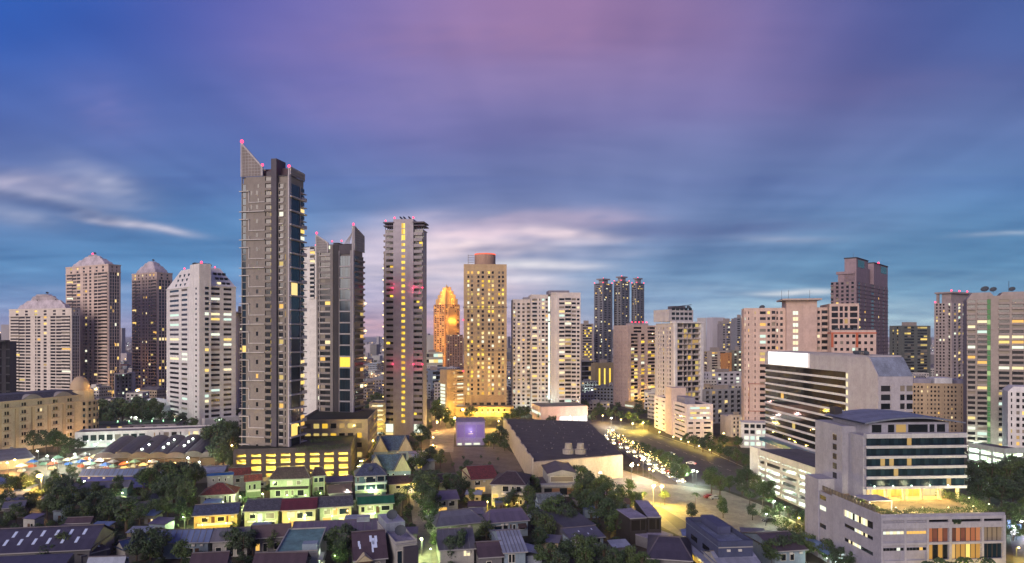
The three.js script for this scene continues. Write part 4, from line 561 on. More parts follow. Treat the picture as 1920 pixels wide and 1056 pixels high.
// open car parks: slabs, columns, lamps
function carPark(name, label, o, levels, lampColor, lampI, m, cat = 'car park') {
  const B = site(name, label, cat, o), { g, w, l } = B, yt = B.top(o.top), fh = yt / levels, sl = mat('flat', 0x9a968e), depth = Math.max(w, o.depth ?? 16), len = Math.max(l, o.len ?? 16);
  B.yt = yt; B.fh = fh; B.W2 = depth; B.L2 = len;
  for (let k = 0; k <= levels; k++) new MB().box(0.3, depth, k * fh - 0.35, k * fh, -len, -0.3).build(k === levels ? 'roof' : 'floor_slab', k === levels ? (o.roof ?? ROOF) : sl, g);
  for (const f of [B.L, B.R]) {
    const W = f === B.L ? len : depth, nb = f === B.L ? o.nL : o.nR; if (!nb) { const e = new MB(); fbox(e, f, 0, W, 0, yt, -0.3, 0); e.build('blank_wall', m, g); continue; }
    for (let k = 0; k <= levels; k++) { const b = new MB(); fbox(b, f, -0.02, W, Math.max(0, k * fh - (k === levels ? 1.4 : 0.5)), k * fh + (k === levels ? 1.2 : 0.75), -0.3, 0); b.build('spandrel', m, g); }
    for (let j = 0; j <= nb; j++) { const q = W * j / nb, b = new MB(); fbox(b, f, Math.max(-0.1, q - (o.col ?? 0.6)), Math.min(W, q + (o.col ?? 0.6)), 0, yt + 1.1, -0.5, 0.12); b.build('column', m, g); }
  }
  if (o.nL) new MB().box(11, 11.3, 0, yt - 0.4, -len, -0.3).build('light_catch_wall', wall(0xb8b0a0), g); if (o.nR && depth > 30) new MB().box(11.4, depth - 0.4, 0, yt - 0.4, -11.3, -11).build('light_catch_wall', wall(0xb8b0a0), g);  // pale inner wall, added to catch the deck lamps' light behind the openings
  new MB().box(depth - 0.3, depth, 0, yt, -len, -0.3).box(0.3, depth, 0, yt, -len - 0.3, -len).build('back_wall', m, g);
  for (let k = 0; k < levels; k++) { const n = o.lamps ?? 3; for (let j = 0; j < n; j++) { const onL = o.nL && (len > depth || !o.nR), x = onL ? 5 : depth * (j + 0.5) / n, z = onL ? -len * (j + 0.5) / n : -5; if (o.dim && rnd() < o.dim) continue; block(g, 'tube_lamp', glow(lampColor.r, lampColor.g, lampColor.b, 2.2), x - 0.7, x + 0.7, k * fh + fh - 0.62, k * fh + fh - 0.5, z - 0.7, z + 0.7); lampAt(g, x, k * fh + fh - 0.95, z, lampColor, lampI, 25); } }
  return B;
}
{ const B = carPark('car_park', 'white open car park with green-white lit decks below the glass office', { uL: 1409, uC: 1530, uR: 1556, d: 254, t: 8, top: 884, nL: 4, nR: 1, lamps: 5, depth: 22, dim: 0.2 }, 6, MERCURY, 170, wall(0xc4bdb2));
  const f = B.L, b = new MB(); fbox(b, f, B.L2 - 7, B.L2 + 0.2, 0, B.yt + 1.6, -0.5, 0.6); b.build('stair_block', wall(0xd2cbc0), B.g); }
carPark('car_park', 'green-lit open car park at the foot of the tower by the edge', { uL: 1816, uC: 1884, uR: 1905, v: 892, t: 14, top: 846, nL: 3, nR: 1, lamps: 4, depth: 14 }, 3, new THREE.Color(0.7, 1, 0.75), 240, wall(0xb0bab2));
{ const B = carPark('car_park_podium', 'dark car park podium with yellow-lit decks under the tallest slate tower', { uL: 438, uC: 657, uR: 668, v: 894, t: 99, top: 842, nL: 8, nR: 8, lamps: 8, depth: 52, col: 1.15, roof: mat('ground', 0x2c3a1c) }, 4, YELLOW, 260, wall(0x5c5652));
  B.hedge = true; }
{ // rear podium
  const B = site('rear_podium', 'pale podium with yellow-lit openings under the second slate tower', 'podium', { uL: 560, uC: 690, uR: 706, v: 862, t: 96 }), { g, w, l, L, R } = B, yt = B.top(790), Wd = 55, n = 4, fh = yt / n; B.wall.box(0.5, Wd, 0, yt, -l, -0.5);
  grid(B, L, even('PWpWpWpWpWpWpWP', 560, 690), 0, fh, n, { lit: 0.7, pal: [LIT[4], LIT[6], LIT_YELLOW[2]], open: [0.3, 0.8] }); const q = []; for (let k = 0; k < 9; k++) { q.push(['p', k * Wd / 9, k * Wd / 9 + 1]); q.push(['w', k * Wd / 9 + 1, (k + 1) * Wd / 9]); } grid(B, { ...B.R, s: (u) => u }, q, 0, fh, n, { lit: 0.7, pal: [LIT[4], LIT_YELLOW[2], LIT[6]], open: [0.4, 0.8] });
  parapet(B.wall, 0, Wd, -l, 0, yt, 1.2); roofDeck(B, 0.4, Wd, -l + 0.4, -0.4, yt + 0.05, mat('ground', 0x3a4a2a)); lampAt(g, -6, yt - 2, -l * 0.2, YELLOW, 70, 20); block(g, 'wall_lamp', glow(1, 0.7, 0.2, 4), -0.9, -0.3, yt - 2.4, yt - 1.8, -l * 0.2 - 0.4, -l * 0.2 + 0.4); finish(B, wall(0xa39782), 140);
}
{ const B = site('parking_annex', 'small white annex with lit decks beside the slender tower', 'annex', { uL: 690, uC: 692, uR: 723, v: 818, t: 4 }), { g, w, R } = B, l = 20, yt = B.top(758), n = 7; B.wall.box(0.3, w - 0.3, 0, yt, -l, -0.5); fbox(B.wall, B.L, 0, l, 0, yt, -0.5, 0); grid(B, R, even('pWWp', 692, 723), 0, yt / n, n, { lit: 0.85, pal: [LIT_YELLOW[1], LIT[2], LIT_COOL[0]], open: [0.4, 0.8] }); parapet(B.wall, 0, w, -l, 0, yt, 1); roofDeck(B, 0.3, w - 0.3, -l, -0.3, yt + 0.05); lampAt(g, w / 2, 8, 9, YELLOW, 160, 20); finish(B, wall(0xd0c6b2), 60); }
// ---------- right edge ----------
{ const B = site('long_block', 'long beige low-rise with a small window grid and white plant box on its roof', 'apartment block', { uL: 1706, uC: 1710, uR: 1822, v: 818, t: -10 }), { g, w, R } = B, l = 26, yt = B.top(722), n = 12; B.wall.box(0.4, w, 0, yt, -l, -0.5); fbox(B.wall, B.L, 0, l, 0, yt, -0.5, 0);
  grid(B, R, even('pwpwpwPqpwpwpwPqpwpwpwPqpwpwp', 1710, 1822), 0, yt / n, n, { lit: 0.07, open: [0.3, 0.78] }); parapet(B.wall, 0, w, -l, 0, yt, 1.2); roofDeck(B, 0.3, w, -l, -0.3, yt + 0.05); new MB().box(w * 0.45, w * 0.75, yt, yt + 4.5, -18, -6).build('plant_box', wall(0xe2e2e2), g); new MB().box(w * 0.08, w * 0.38, yt, yt + 4, -18, -5).box(w * 0.8, w * 0.98, yt, yt + 3.6, -18, -4).build('roof_plant', wall(0x9996a4), g); finish(B, wall(0xc2ab8c), 260); }
{ const B = site('tall_block', 'grey tower with a floating roof slab and three red lamps', 'apartment tower', { uL: 1752, uC: 1785, uR: 1822, v: 775, t: 30 }), { g, w, l, L, R } = B, yt = B.top(568), n = 34, fh = yt / n; B.wall.box(0.5, w - 0.5, 0, yt, -l + 0.5, -0.5); grid(B, L, even('pwpwpwPbp', 1752, 1785), 0, fh, n, { lit: 0.16, pal: LIT_COOL.concat(LIT) }); grid(B, R, even('pwpbpwpwp', 1785, 1822), 0, fh, n, { lit: 0.2, pal: LIT_COOL.concat(LIT) });
  new MB().box(1, w - 1, yt, B.top(550), -l * 0.6, -1).box(-1, w + 2, B.top(550), B.top(547), -l * 0.95, 1).box(0.5, 2, yt, B.top(550), -l * 0.9, -l * 0.9 + 2).build('roof_slab', wall(0x9b8f8f), g); for (const q of [0.1, 0.5, 0.9]) warning(B, w * q, B.top(547), -2, 0.9, 40); warning(B, 0.5, yt, -l + 0.5, 0.9); finish(B, wall(0xa89d9b), 260); }
{ const B = site('balcony_tower', 'broad balcony tower at the edge with a green-lit glass seam', 'apartment tower', { uL: 1807, uC: 1813, uR: 1946, v: 846, t: -28 }), { g, w, l, L, R } = B, r = (u) => B.sR(u), yt = B.top(562), n = 30, fh = yt / n, lb = 18; B.wall.box(0.5, w, 0, yt, -lb, -0.5); fbox(B.wall, L, 0, lb, 0, yt, -0.5, 0);
  grid(B, R, [['b', 1813, 1829], ['p', 1829, 1833], ['b', 1833, 1851], ['p', 1858, 1873], ['b', 1873, 1893], ['p', 1893, 1898], ['b', 1898, 1920], ['p', 1920, 1924], ['b', 1924, 1946]], 0, fh, n, { lit: 0.22, pal: LIT_COOL.concat(LIT), rail: 0.36 });
  for (let k = 0; k < n; k++) addWin(B, R, r(1851.6), r(1857.4), k * fh + 0.2, k * fh + fh - 0.2, -0.5, 0.1, k % 5 ? glow(0.12, 0.5, 0.14, 0.14) : glow(0.5, 0.8, 0.3, 0.3), 1, 'seam_pane');
  frustum(B.wall, 0, r(1870), -lb, 0, yt, B.top(549), 3, 2); frustum(B.wall, r(1870), w, -lb, 0, yt, B.top(549), 3, 2); B.wall.box(r(1853), r(1900), yt, B.top(556), -4, 0.05); for (const [u, q] of [[1852, 2.0], [1868, 1.7], [1904, 1.6]]) dish(g, r(u), B.top(549), -10, q); new MB().box(r(1896), r(1896) + 0.2, B.top(549), B.top(528), -8, -7.8).build('antenna', CHARCOAL, g); lampAt(g, r(1835), 4, 10, MERCURY, 500, 20); finish(B, wall(0xa0958e), 280); }
{ const B = site('white_block', 'white block with slot windows standing at the right edge', 'apartment block', { uL: 1884, uC: 1890, uR: 1960, v: 872, t: -28 }), { g, w, l, L, R } = B, yt = B.top(734), n = 12; B.wall.box(0.5, w, 0, yt, -18, -0.5); fbox(B.wall, L, 0, 18, 0, yt, -0.5, 0.0); grid(B, R, [['p', 1890, 1894], ['q', 1894, 1900], ['p', 1900, 1906], ['w', 1906, 1912], ['p', 1912, 1917], ['w', 1917, 1926], ['p', 1926, 1934], ['w', 1934, 1946], ['p', 1946, 1960]], 0, yt / n, n, { lit: 0.12 }); frustum(B.wall, 0, w, -18, 0, yt, yt + 2.5, 2.5, 1); finish(B, OFFWHITE, 90); }
// ---------- middle distance blocks one can tell apart ----------
const MIDDLE = [
  ['far office with glowing glass floors behind the mauve tower', 'office block', 1668, 1690, 1745, 722, 612, 20, 'PwPwP', 'pwwwpwwwp', 0.2, 0x5d625c, [LIT[4], LIT[6], LIT[0]]], ['grey slab hotel with balcony grid beside the framed tower', 'hotel', 1312, 1318, 1394, 795, 733, 7, 'p', 'pbpbpbpbpbpbp', 0.12, 0x8f8f92, LIT],
  ['pale tower with an orange-lit cap in the gap', 'office tower', 1349, 1353, 1372, 700, 607, 20, 'p', 'pwpwwp', 0.25, 0x8a8588, LIT], ['tower with a slanted dark head and golden disc', 'office tower', 1346, 1355, 1380, 697, 603, 20, 'pwp', 'pwPwpwp', 0.2, 0x98938f, LIT_COOL], ['thin grey tower squeezed against the pink complex', 'office tower', 1376, 1380, 1396, 708, 597, 26, 'p', 'pwwpwp', 0.25, 0x84858c, LIT],
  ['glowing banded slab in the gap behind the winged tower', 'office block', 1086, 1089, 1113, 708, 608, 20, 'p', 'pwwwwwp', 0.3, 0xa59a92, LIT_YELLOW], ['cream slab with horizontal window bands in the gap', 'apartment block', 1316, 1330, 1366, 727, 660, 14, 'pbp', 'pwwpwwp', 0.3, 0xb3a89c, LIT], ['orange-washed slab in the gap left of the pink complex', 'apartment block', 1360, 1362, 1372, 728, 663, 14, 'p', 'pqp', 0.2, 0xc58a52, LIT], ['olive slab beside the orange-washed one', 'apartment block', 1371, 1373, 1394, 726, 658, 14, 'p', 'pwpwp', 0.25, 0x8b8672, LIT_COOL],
  ['white walk-up block with rows of square windows in the gap', 'apartment block', 1318, 1330, 1392, 745, 700, 6, 'pwpwp', 'pwpwpwpwpwp', 0.12, 0xc9c6c8, LIT_COOL], ['small pale walk-up with square windows left of the pink complex', 'apartment block', 1366, 1372, 1396, 820, 782, 5, 'p', 'pwpwpwp', 0.2, 0xd2c4b4, LIT], ['grey low office with curved decks under the dark slim towers', 'office block', 1083, 1090, 1118, 733, 678, 6, 'pwp', 'gggg', 0.1, 0x87868e, LIT], ['low hall with three tall lit arches', 'hall', 1112, 1116, 1152, 738, 682, 1, 'p', 'PwPwPwP', 1, 0x9a8a6a, LIT_YELLOW],
  ['bluish glass block behind the slender tower', 'office block', 794, 806, 834, 738, 696, 5, 'pwp', 'pwgwp', 0.1, 0x7c8a9a, LIT], ['lit white shed roofline behind the slender tower', 'warehouse', 792, 796, 830, 705, 662, 4, 'p', 'wwww', 0.4, 0xb9b9a8, LIT_COOL], ['white slab peeking out beside the tall slate tower', 'apartment block', 441, 446, 458, 770, 588, 34, 'p', 'pwp', 0.12, 0xc4bcc0, LIT], ['dim glass office at the left edge', 'office block', -30, -20, 18, 782, 640, 9, 'p', 'gpgpg', 0.08, 0x4b4a50, LIT],
  ['pale tower sliver between cream tower and slim tower', 'apartment block', 214, 226, 248, 755, 700, 8, 'pwp', 'pwpwpwp', 0.2, 0xaaa6a8, LIT_COOL],
];
for (const [label, cat, uL, uC, uR, v, top, n, cl, cr, lit, hex, pal] of MIDDLE) {
  const B = site(cat.replace(' ', '_'), label, cat, { uL, uC, uR, v, t: 16 }), { g, w, l, L, R } = B, yt = B.top(top); B.wall.box(0.5, w - 0.3, 0, yt, -Math.max(l, 14), -0.5);
  grid(B, L, even(cl, uL, uC), 0, yt / n, n, { lit: lit * 0.6, pal }); grid(B, R, even(cr, uC, uR), 0, yt / n, n, { lit, pal }); parapet(B.wall, 0, w, -l, 0.02, yt, 1); roofDeck(B, 0.3, w - 0.3, -l + 0.3, -0.3, yt + 0.05);
  new MB().box(w * 0.3, w * 0.65, yt, yt + Math.min(6, yt * 0.08 + 2), -l * 0.7, -l * 0.3).build('roof_plant', WARMGREY, g); finish(B, wall(hex), 60);
}
// ================= the white terrace hotel in front =================
const pt = (u, v, y = 0) => { const d = (EYE - y) * F / (v - HORIZON); return [X(u, d), y, -d]; };
{
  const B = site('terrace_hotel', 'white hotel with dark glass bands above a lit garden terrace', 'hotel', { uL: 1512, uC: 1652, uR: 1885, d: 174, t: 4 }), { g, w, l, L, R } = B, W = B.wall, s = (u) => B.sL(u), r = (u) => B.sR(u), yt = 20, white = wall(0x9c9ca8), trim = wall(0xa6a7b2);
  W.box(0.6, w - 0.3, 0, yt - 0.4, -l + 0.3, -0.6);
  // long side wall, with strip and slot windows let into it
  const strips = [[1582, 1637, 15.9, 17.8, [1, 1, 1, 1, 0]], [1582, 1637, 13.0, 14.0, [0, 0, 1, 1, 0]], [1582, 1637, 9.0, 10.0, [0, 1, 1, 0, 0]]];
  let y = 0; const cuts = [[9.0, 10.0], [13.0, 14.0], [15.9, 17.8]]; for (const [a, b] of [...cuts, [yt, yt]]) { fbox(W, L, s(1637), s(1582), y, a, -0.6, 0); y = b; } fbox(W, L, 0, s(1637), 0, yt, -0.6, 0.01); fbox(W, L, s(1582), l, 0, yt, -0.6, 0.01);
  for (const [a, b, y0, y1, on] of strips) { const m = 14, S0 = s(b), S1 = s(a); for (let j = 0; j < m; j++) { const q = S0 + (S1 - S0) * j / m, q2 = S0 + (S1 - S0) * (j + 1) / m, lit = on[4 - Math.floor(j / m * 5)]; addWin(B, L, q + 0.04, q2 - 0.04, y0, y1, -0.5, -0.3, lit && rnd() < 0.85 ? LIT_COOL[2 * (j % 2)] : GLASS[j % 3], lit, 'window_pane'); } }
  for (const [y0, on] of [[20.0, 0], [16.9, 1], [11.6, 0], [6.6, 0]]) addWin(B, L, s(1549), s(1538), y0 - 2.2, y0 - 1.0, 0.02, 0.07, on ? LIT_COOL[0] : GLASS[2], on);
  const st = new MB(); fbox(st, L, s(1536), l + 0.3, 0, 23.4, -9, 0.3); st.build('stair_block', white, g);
  // street face: frame with recessed panels
  const colsR = [[1655, 1695], [1699, 1737], [1741, 1779], [1784, 1840], [1844, 1880]], rows = [[8.9, 12.8], [13.4, 17.0]], F2 = new MB();
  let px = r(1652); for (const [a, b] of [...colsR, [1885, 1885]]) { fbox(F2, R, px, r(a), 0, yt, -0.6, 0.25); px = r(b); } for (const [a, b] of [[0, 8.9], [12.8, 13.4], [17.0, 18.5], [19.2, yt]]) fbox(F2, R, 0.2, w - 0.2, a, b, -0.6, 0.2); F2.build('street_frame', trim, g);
  colsR.forEach(([a, b], k) => {
    if (k < 2) { for (const [y0, y1] of rows) { fbox(W, R, r(a), r(b), y0, y1, -0.7, -0.1); for (let j = 0; j < 6; j++) { const q = r(a) + (r(b) - r(a)) * j / 6, q2 = q + (r(b) - r(a)) / 6; addWin(B, R, q + 0.05, q2 - 0.05, y1 - 1.4, y1 - 0.7, -0.09, -0.02, y0 > 13 || j === 4 ? (k ? LIT[3] : LIT_COOL[2 * (j % 2)]) : GLASS[1], 1, 'window_pane'); } } fbox(W, R, r(a), r(b), 18.5, 19.2, -0.7, -0.4); }
    else { for (const [y0, y1] of rows) { const m = Math.round((r(b) - r(a)) / 1.3), up = y0 > 13; for (let j = 0; j < m; j++) { const q = r(a) + (r(b) - r(a)) * j / m, q2 = q + (r(b) - r(a)) / m; addWin(B, R, q + 0.05, q2 - 0.05, y0 + 0.05, y1 - 0.05, -0.5, -0.35, k === 4 ? (up ? plain(0x7d7464) : GLASS_BLUE[0]) : up ? pick([glow(0.8, 0.24, 0.1, 0.2), glow(0.8, 0.26, 0.12, 0.14), glow(0.85, 0.3, 0.12, 0.24), plain(0x6e4336), plain(0x59382e)]) : pick([LIT[0], glow(1, 0.5, 0.1, 0.22), glow(1, 0.5, 0.1, 0.1), GLASS[1], glow(1, 0.6, 0.2, 0.3)]), up || k < 4, 'curtained_pane'); fblock(g, 'mullion', plain(0x3a3430), R, q - 0.07, q + 0.07, y0, y1, -0.34, -0.24); } } addWin(B, R, r(a), r(b), 18.5, 19.2, -0.5, -0.3, GLASS[0], 0); }
  });
  // terrace deck, parapet planters
  new MB().box(0.4, w - 0.4, yt - 0.4, yt, -l + 0.4, -0.4).build('terrace_deck', mat('flat', 0xb09a78), g);
  fbox(W, R, 0, w, yt - 0.0, yt + 0.7, -0.4, 0.02); fbox(W, L, 0, s(1560), yt, yt + 0.7, -0.4, 0.02); const pl = new MB(); for (let k = 0; k < 16; k++) { const q = s(1640) + (s(1540) - s(1640)) * k / 16; fbox(pl, L, q, q + 1.0, yt + 0.7, yt + 1.9, -0.3, 0.0); } asStuff(pl.build('parapet_teeth', wall(0x6a6256), g));
  // the tower on the terrace: its own corner, set back
  const ux = r(1633) * 0 + X(1625, 191) - X(1652, 174), a4 = 4 * D2R, dx = ux, dz = -(191 - 174), tx = dx * Math.cos(a4) - dz * Math.sin(a4), tz = dx * Math.sin(a4) + dz * Math.cos(a4), T = { k: 'R', ox: tx, oz: tz, s: (u) => u }, TL = { k: 'L', ox: tx, oz: tz, s: (u) => u };
  const tw = 29.4, tl = 25, y0 = yt, yb = 23.3, n = 5, fh = 2.86, top = yb + n * fh;
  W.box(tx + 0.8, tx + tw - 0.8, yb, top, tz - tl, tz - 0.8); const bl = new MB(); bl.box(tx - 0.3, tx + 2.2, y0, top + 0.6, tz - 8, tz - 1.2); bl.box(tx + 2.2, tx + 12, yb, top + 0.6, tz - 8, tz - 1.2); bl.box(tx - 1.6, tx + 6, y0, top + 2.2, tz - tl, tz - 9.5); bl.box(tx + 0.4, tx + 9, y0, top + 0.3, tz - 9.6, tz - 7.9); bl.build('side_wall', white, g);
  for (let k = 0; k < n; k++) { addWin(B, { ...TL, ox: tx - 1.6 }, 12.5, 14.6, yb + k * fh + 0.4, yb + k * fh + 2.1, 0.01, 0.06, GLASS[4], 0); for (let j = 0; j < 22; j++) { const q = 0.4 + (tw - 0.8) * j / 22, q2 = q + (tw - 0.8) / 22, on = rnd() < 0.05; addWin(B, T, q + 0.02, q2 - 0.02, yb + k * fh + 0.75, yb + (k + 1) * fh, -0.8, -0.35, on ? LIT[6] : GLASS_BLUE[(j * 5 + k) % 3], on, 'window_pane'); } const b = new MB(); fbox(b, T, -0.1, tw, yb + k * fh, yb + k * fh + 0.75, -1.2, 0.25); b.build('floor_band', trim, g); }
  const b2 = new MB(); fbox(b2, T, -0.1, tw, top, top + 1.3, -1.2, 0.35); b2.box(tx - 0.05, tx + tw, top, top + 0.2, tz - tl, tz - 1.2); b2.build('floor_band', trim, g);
  // penthouse and vaulted roof
  const ph = new MB(); ph.box(tx + 2.5, tx + tw - 3, top, top + 4, tz - tl + 3, tz - 3); ph.build('penthouse', white, g); for (const [a, b, lit] of [[3.4, 6.2, 0], [8.2, 10, 0], [10.6, 13.5, 1], [14.2, 17, 0], [17, 20, 0], [20.6, 22, 0], [22.8, 25.2, 0]]) addWin(B, { ...T, oz: tz - 3 }, a, b, top + 1.2, top + 3.4, 0.01, 0.08, lit ? LIT[6] : GLASS[1], lit);
  const v = new MB(), N = 12, VX = (k) => tx + 0.5 + (tw + 0.5) * k / N, VY = (k) => top + 4 + 2.2 * Math.sin(Math.PI * (0.1 + 0.8 * k / N)) - 0.6; for (let k = 0; k < N; k++) { const z0 = tz - tl + 1, z1 = tz - 1.6; v.quad([VX(k), VY(k), z1], [VX(k + 1), VY(k + 1), z1], [VX(k + 1), VY(k + 1), z0], [VX(k), VY(k), z0]).quad([VX(k), VY(k) - 0.4, z1], [VX(k + 1), VY(k + 1) - 0.4, z1], [VX(k + 1), VY(k + 1), z1], [VX(k), VY(k), z1]).quad([VX(k + 1), VY(k + 1) - 0.4, z1], [VX(k), VY(k) - 0.4, z1], [VX(k), VY(k) - 0.4, z0], [VX(k + 1), VY(k + 1) - 0.4, z0]); } v.build('vaulted_roof', mat('sheet', 0x7c8394), g);
  new MB().box(tx + 2, tx + 4.4, top + 4, top + 6.6, tz - tl + 2, tz - tl + 5).build('water_tank', plain(0x2c2a2e), g);
  // lit terrace floor: glass wall, columns, lamps
  W.box(tx + 2.2, tx + tw - 3, yt, yb, tz - tl + 2, tz - 5.2); for (let j = 0; j < 18; j++) { const q = 2.4 + (tw - 5.6) * j / 18; addWin(B, { ...T, oz: tz - 5.1 }, q + 0.06, q + (tw - 5.6) / 18 - 0.06, yt + 0.1, yb - 0.2, 0, 0.1, j > 12 ? glow(0.9, 0.85, 0.4, 0.3) : j % 4 === 1 ? LIT[0] : LIT_YELLOW[2], 1, 'lobby_pane'); }
  for (let j = 0; j < 6; j++) { const x = tx + 1 + j * (tw - 3) / 5; new MB().box(x - 0.35, x + 0.35, yt, yb, tz - 1.4, tz - 0.7).build('column', wall(0xc9b48c), g); }
  for (let j = 0; j < 5; j++) { const x = tx + 4 + j * 5; lampAt(g, x, yb - 0.6, tz - 3, new THREE.Color(1, 0.66, 0.18), 130, 12); block(g, 'ceiling_lamp', glow(1, 0.7, 0.25, 3), x - 0.3, x + 0.3, yb - 0.3, yb - 0.1, tz - 3.3, tz - 2.7); const q = new THREE.Mesh(BALL, glow(0.6, 1, 0.7, 2.5)); q.name = 'band_lamp'; q.position.set(tx + 2 + j * 5.4, yb + 1.0, tz + 0.55); q.scale.setScalar(0.4); g.add(q); }
  for (const [x, z] of [[6, -3], [13, -2.6], [20, -2.6], [27, -2.8], [33, -5], [2.5, -9], [33, -12]]) { lampAt(g, x, yt + 1.6, z, new THREE.Color(1, 0.88, 0.45), 100, 8); const q = new THREE.Mesh(BALL, glow(1, 0.92, 0.6, 3)); q.name = 'garden_lamp'; q.position.set(x, yt + 1.6, z); q.scale.setScalar(0.4); g.add(q); block(g, 'lamp_post', plain(0x333333), x - 0.05, x + 0.05, yt, yt + 1.45, z - 0.05, z + 0.05); }
  new MB().box(0.5, 7, yt + 2.6, yt + 2.75, -13, -6).box(0.6, 0.75, yt, yt + 2.6, -6.3, -6.1).box(6.8, 6.95, yt, yt + 2.6, -6.3, -6.1).box(0.6, 0.75, yt, yt + 2.6, -12.9, -12.7).build('terrace_awning', plain(0x8c8c9c, { roughness: 0.5 }), g);
  lampAt(g, -3, 3, -s(1570), MERCURY, 120, 10); for (let k = 0; k < 4; k++) lampAt(g, r(1760 + k * 34), 3.5, 6, YELLOW, 50, 10);
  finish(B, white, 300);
  HOTEL = { pos: B.pos, a4, yt, w, l, s, r, tz, tx, tw };
}
{ // blue translucent canopy at the hotel's side
  const a = pt(1490, 1003, 5), b = pt(1535, 996, 5), c = pt(1592, 1030, 5), d = pt(1552, 1040, 5), o = [(a[0] + c[0]) / 2, 0, (a[2] + c[2]) / 2], q = (p, dy = 0) => [p[0] - o[0], p[1] + dy, p[2] - o[2]];
  const g = thing('canopy_roof', 'pale blue sheet canopy beside the white hotel wall', 'canopy', o), m = new MB(); m.quad(q(d), q(c), q(b), q(a)).quad(q(a, -0.15), q(b, -0.15), q(c, -0.15), q(d, -0.15)).build('sheet', mat('sheet', 0x7fa0c8), g); for (const p of [a, b, c, d]) { const k = q(p); block(g, 'post', plain(0x666666), k[0] - 0.1, k[0] + 0.1, 0, 4.85, k[2] - 0.1, k[2] + 0.1); } lampAt(g, ...q(pt(1550, 1022, 2.6)), MERCURY, 22, 8);
}
// ================= low buildings on the left =================
{ // classical block with a corner cupola
  const B = site('classical_block', 'beige classical block with arched gables and a corner cupola', 'apartment block', { uL: -60, uC: -28, uR: 150, d: 376, t: 72 }), { g, w, l, L, R } = B, W = B.wall, yt = 29.5, n = 6, fh = 4.3, y0 = 3.4;
  W.box(0.6, w - 0.4, 0, yt, -24, -0.6); const cols = []; let p = -28; for (const c of [-14, 14, 46, 76, 105, 132]) { cols.push(['p', p, c - 6]); cols.push(['w', c - 6, c - 2]); cols.push(['p', c - 2, c - 1.4]); cols.push(['w', c - 1.4, c + 3]); p = c + 3; } cols.push(['p', p, 150]); grid(B, R, cols, y0, fh, n, { lit: 0.05, open: [0.24, 0.7] }); fbox(W, R, 0, w, 0, y0, -0.6, 0.3);
  for (const c of [-14, 14, 46, 76, 105, 132]) for (let k = 0; k < n; k++) { const b = new MB(); fbox(b, R, R.s(c - 8), R.s(c + 5), y0 + k * fh + 0.4, y0 + k * fh + 1.0, 0.03, 0.7); b.build('sill', wall(0xb5a288), g); } 
  for (const y of [y0 + fh * 5, yt - 0.6]) { const b = new MB(); fbox(b, R, -0.4, w + 0.4, y, y + 0.7, -0.6, 1.0); b.build('cornice', wall(0xd0bd9c), g); } for (const u of [-2, 30, 61, 91, 119, 145]) { const b = new MB(); fbox(b, R, R.s(u) - 0.8, R.s(u) + 0.8, 0, y0 + fh * 5 - 0.01, 0.04, 0.9); b.build('pilaster', wall(0xc6b18e), g); }
  frustum(new MB(), 0, w, -24, 0, yt + 0.1, yt + 3.2, 1.6, 5).build('slate_roof', mat('tile', 0x565760), g);
  for (const u of [60, 118]) { const m = new MB(), x0 = R.s(u) - 6, x1 = R.s(u) + 6, N = 10; for (let k = 0; k < N; k++) { const f = (q) => [x0 + (x1 - x0) * q / N, yt + 0.3 + 2.6 * Math.sin(Math.PI * q / N)]; const a = f(k), b = f(k + 1); m.quad([a[0], yt, 0.5], [b[0], yt, 0.5], [b[0], b[1], 0.5], [a[0], a[1], 0.5]).quad([a[0], a[1], 0.5], [b[0], b[1], 0.5], [b[0], b[1], -7], [a[0], a[1], -7]); } m.build('arched_gable', wall(0x9a958f), g); }
  // rounded end with cupola
  const cx = w + 4.5, cz = -5.5, dr = new MB(); dr.cyl(cx, cz, 10.5, 10.0, 0, yt - 4, 20); dr.build('round_end', wall(0xc4ae8a), g); for (let k = 0; k < 6; k++) for (let j = 0; j < 9; j++) { const a = -0.5 + j * 0.32; const m = block(g, 'window', rnd() < 0.15 ? LIT[1] : GLASS[j % 4], -0.6, 0.6, 0, 2.0, -0.1, 0.1); m.position.set(cx + 10.25 * Math.cos(a), 5 + k * 3.8, cz + 10.25 * Math.sin(a)); m.rotation.y = Math.PI / 2 - a; }
  const t2 = new MB(); t2.cyl(cx, cz, 8, 7.4, yt - 4, yt + 2.5, 16); t2.build('cupola_drum', wall(0xd2bd98), g); const pts = []; for (let k = 0; k <= 8; k++) pts.push(new THREE.Vector2(5.8 * Math.cos(k / 8 * Math.PI / 2) + 0.01, 9 * Math.sin(k / 8 * Math.PI / 2))); const cu = new THREE.Mesh(new THREE.LatheGeometry(pts, 18), wall(0xb9a285)); cu.name = 'cupola'; cu.position.set(cx, yt + 2.5, cz); g.add(cu); lampAt(g, cx + 4, yt + 4, cz + 9, SODIUM, 160, 10); block(g, 'flood_lamp', glow(1, 0.6, 0.2, 5), cx + 3.4, cx + 4.6, yt + 2.6, yt + 3.3, cz + 8.2, cz + 9);
  for (const q of [0.35, 0.6, 0.85]) lampAt(g, w * q, 5, 9, new THREE.Color(1, 0.66, 0.38), 110, 20); finish(B, wall(0xc9bba2), 200);
}
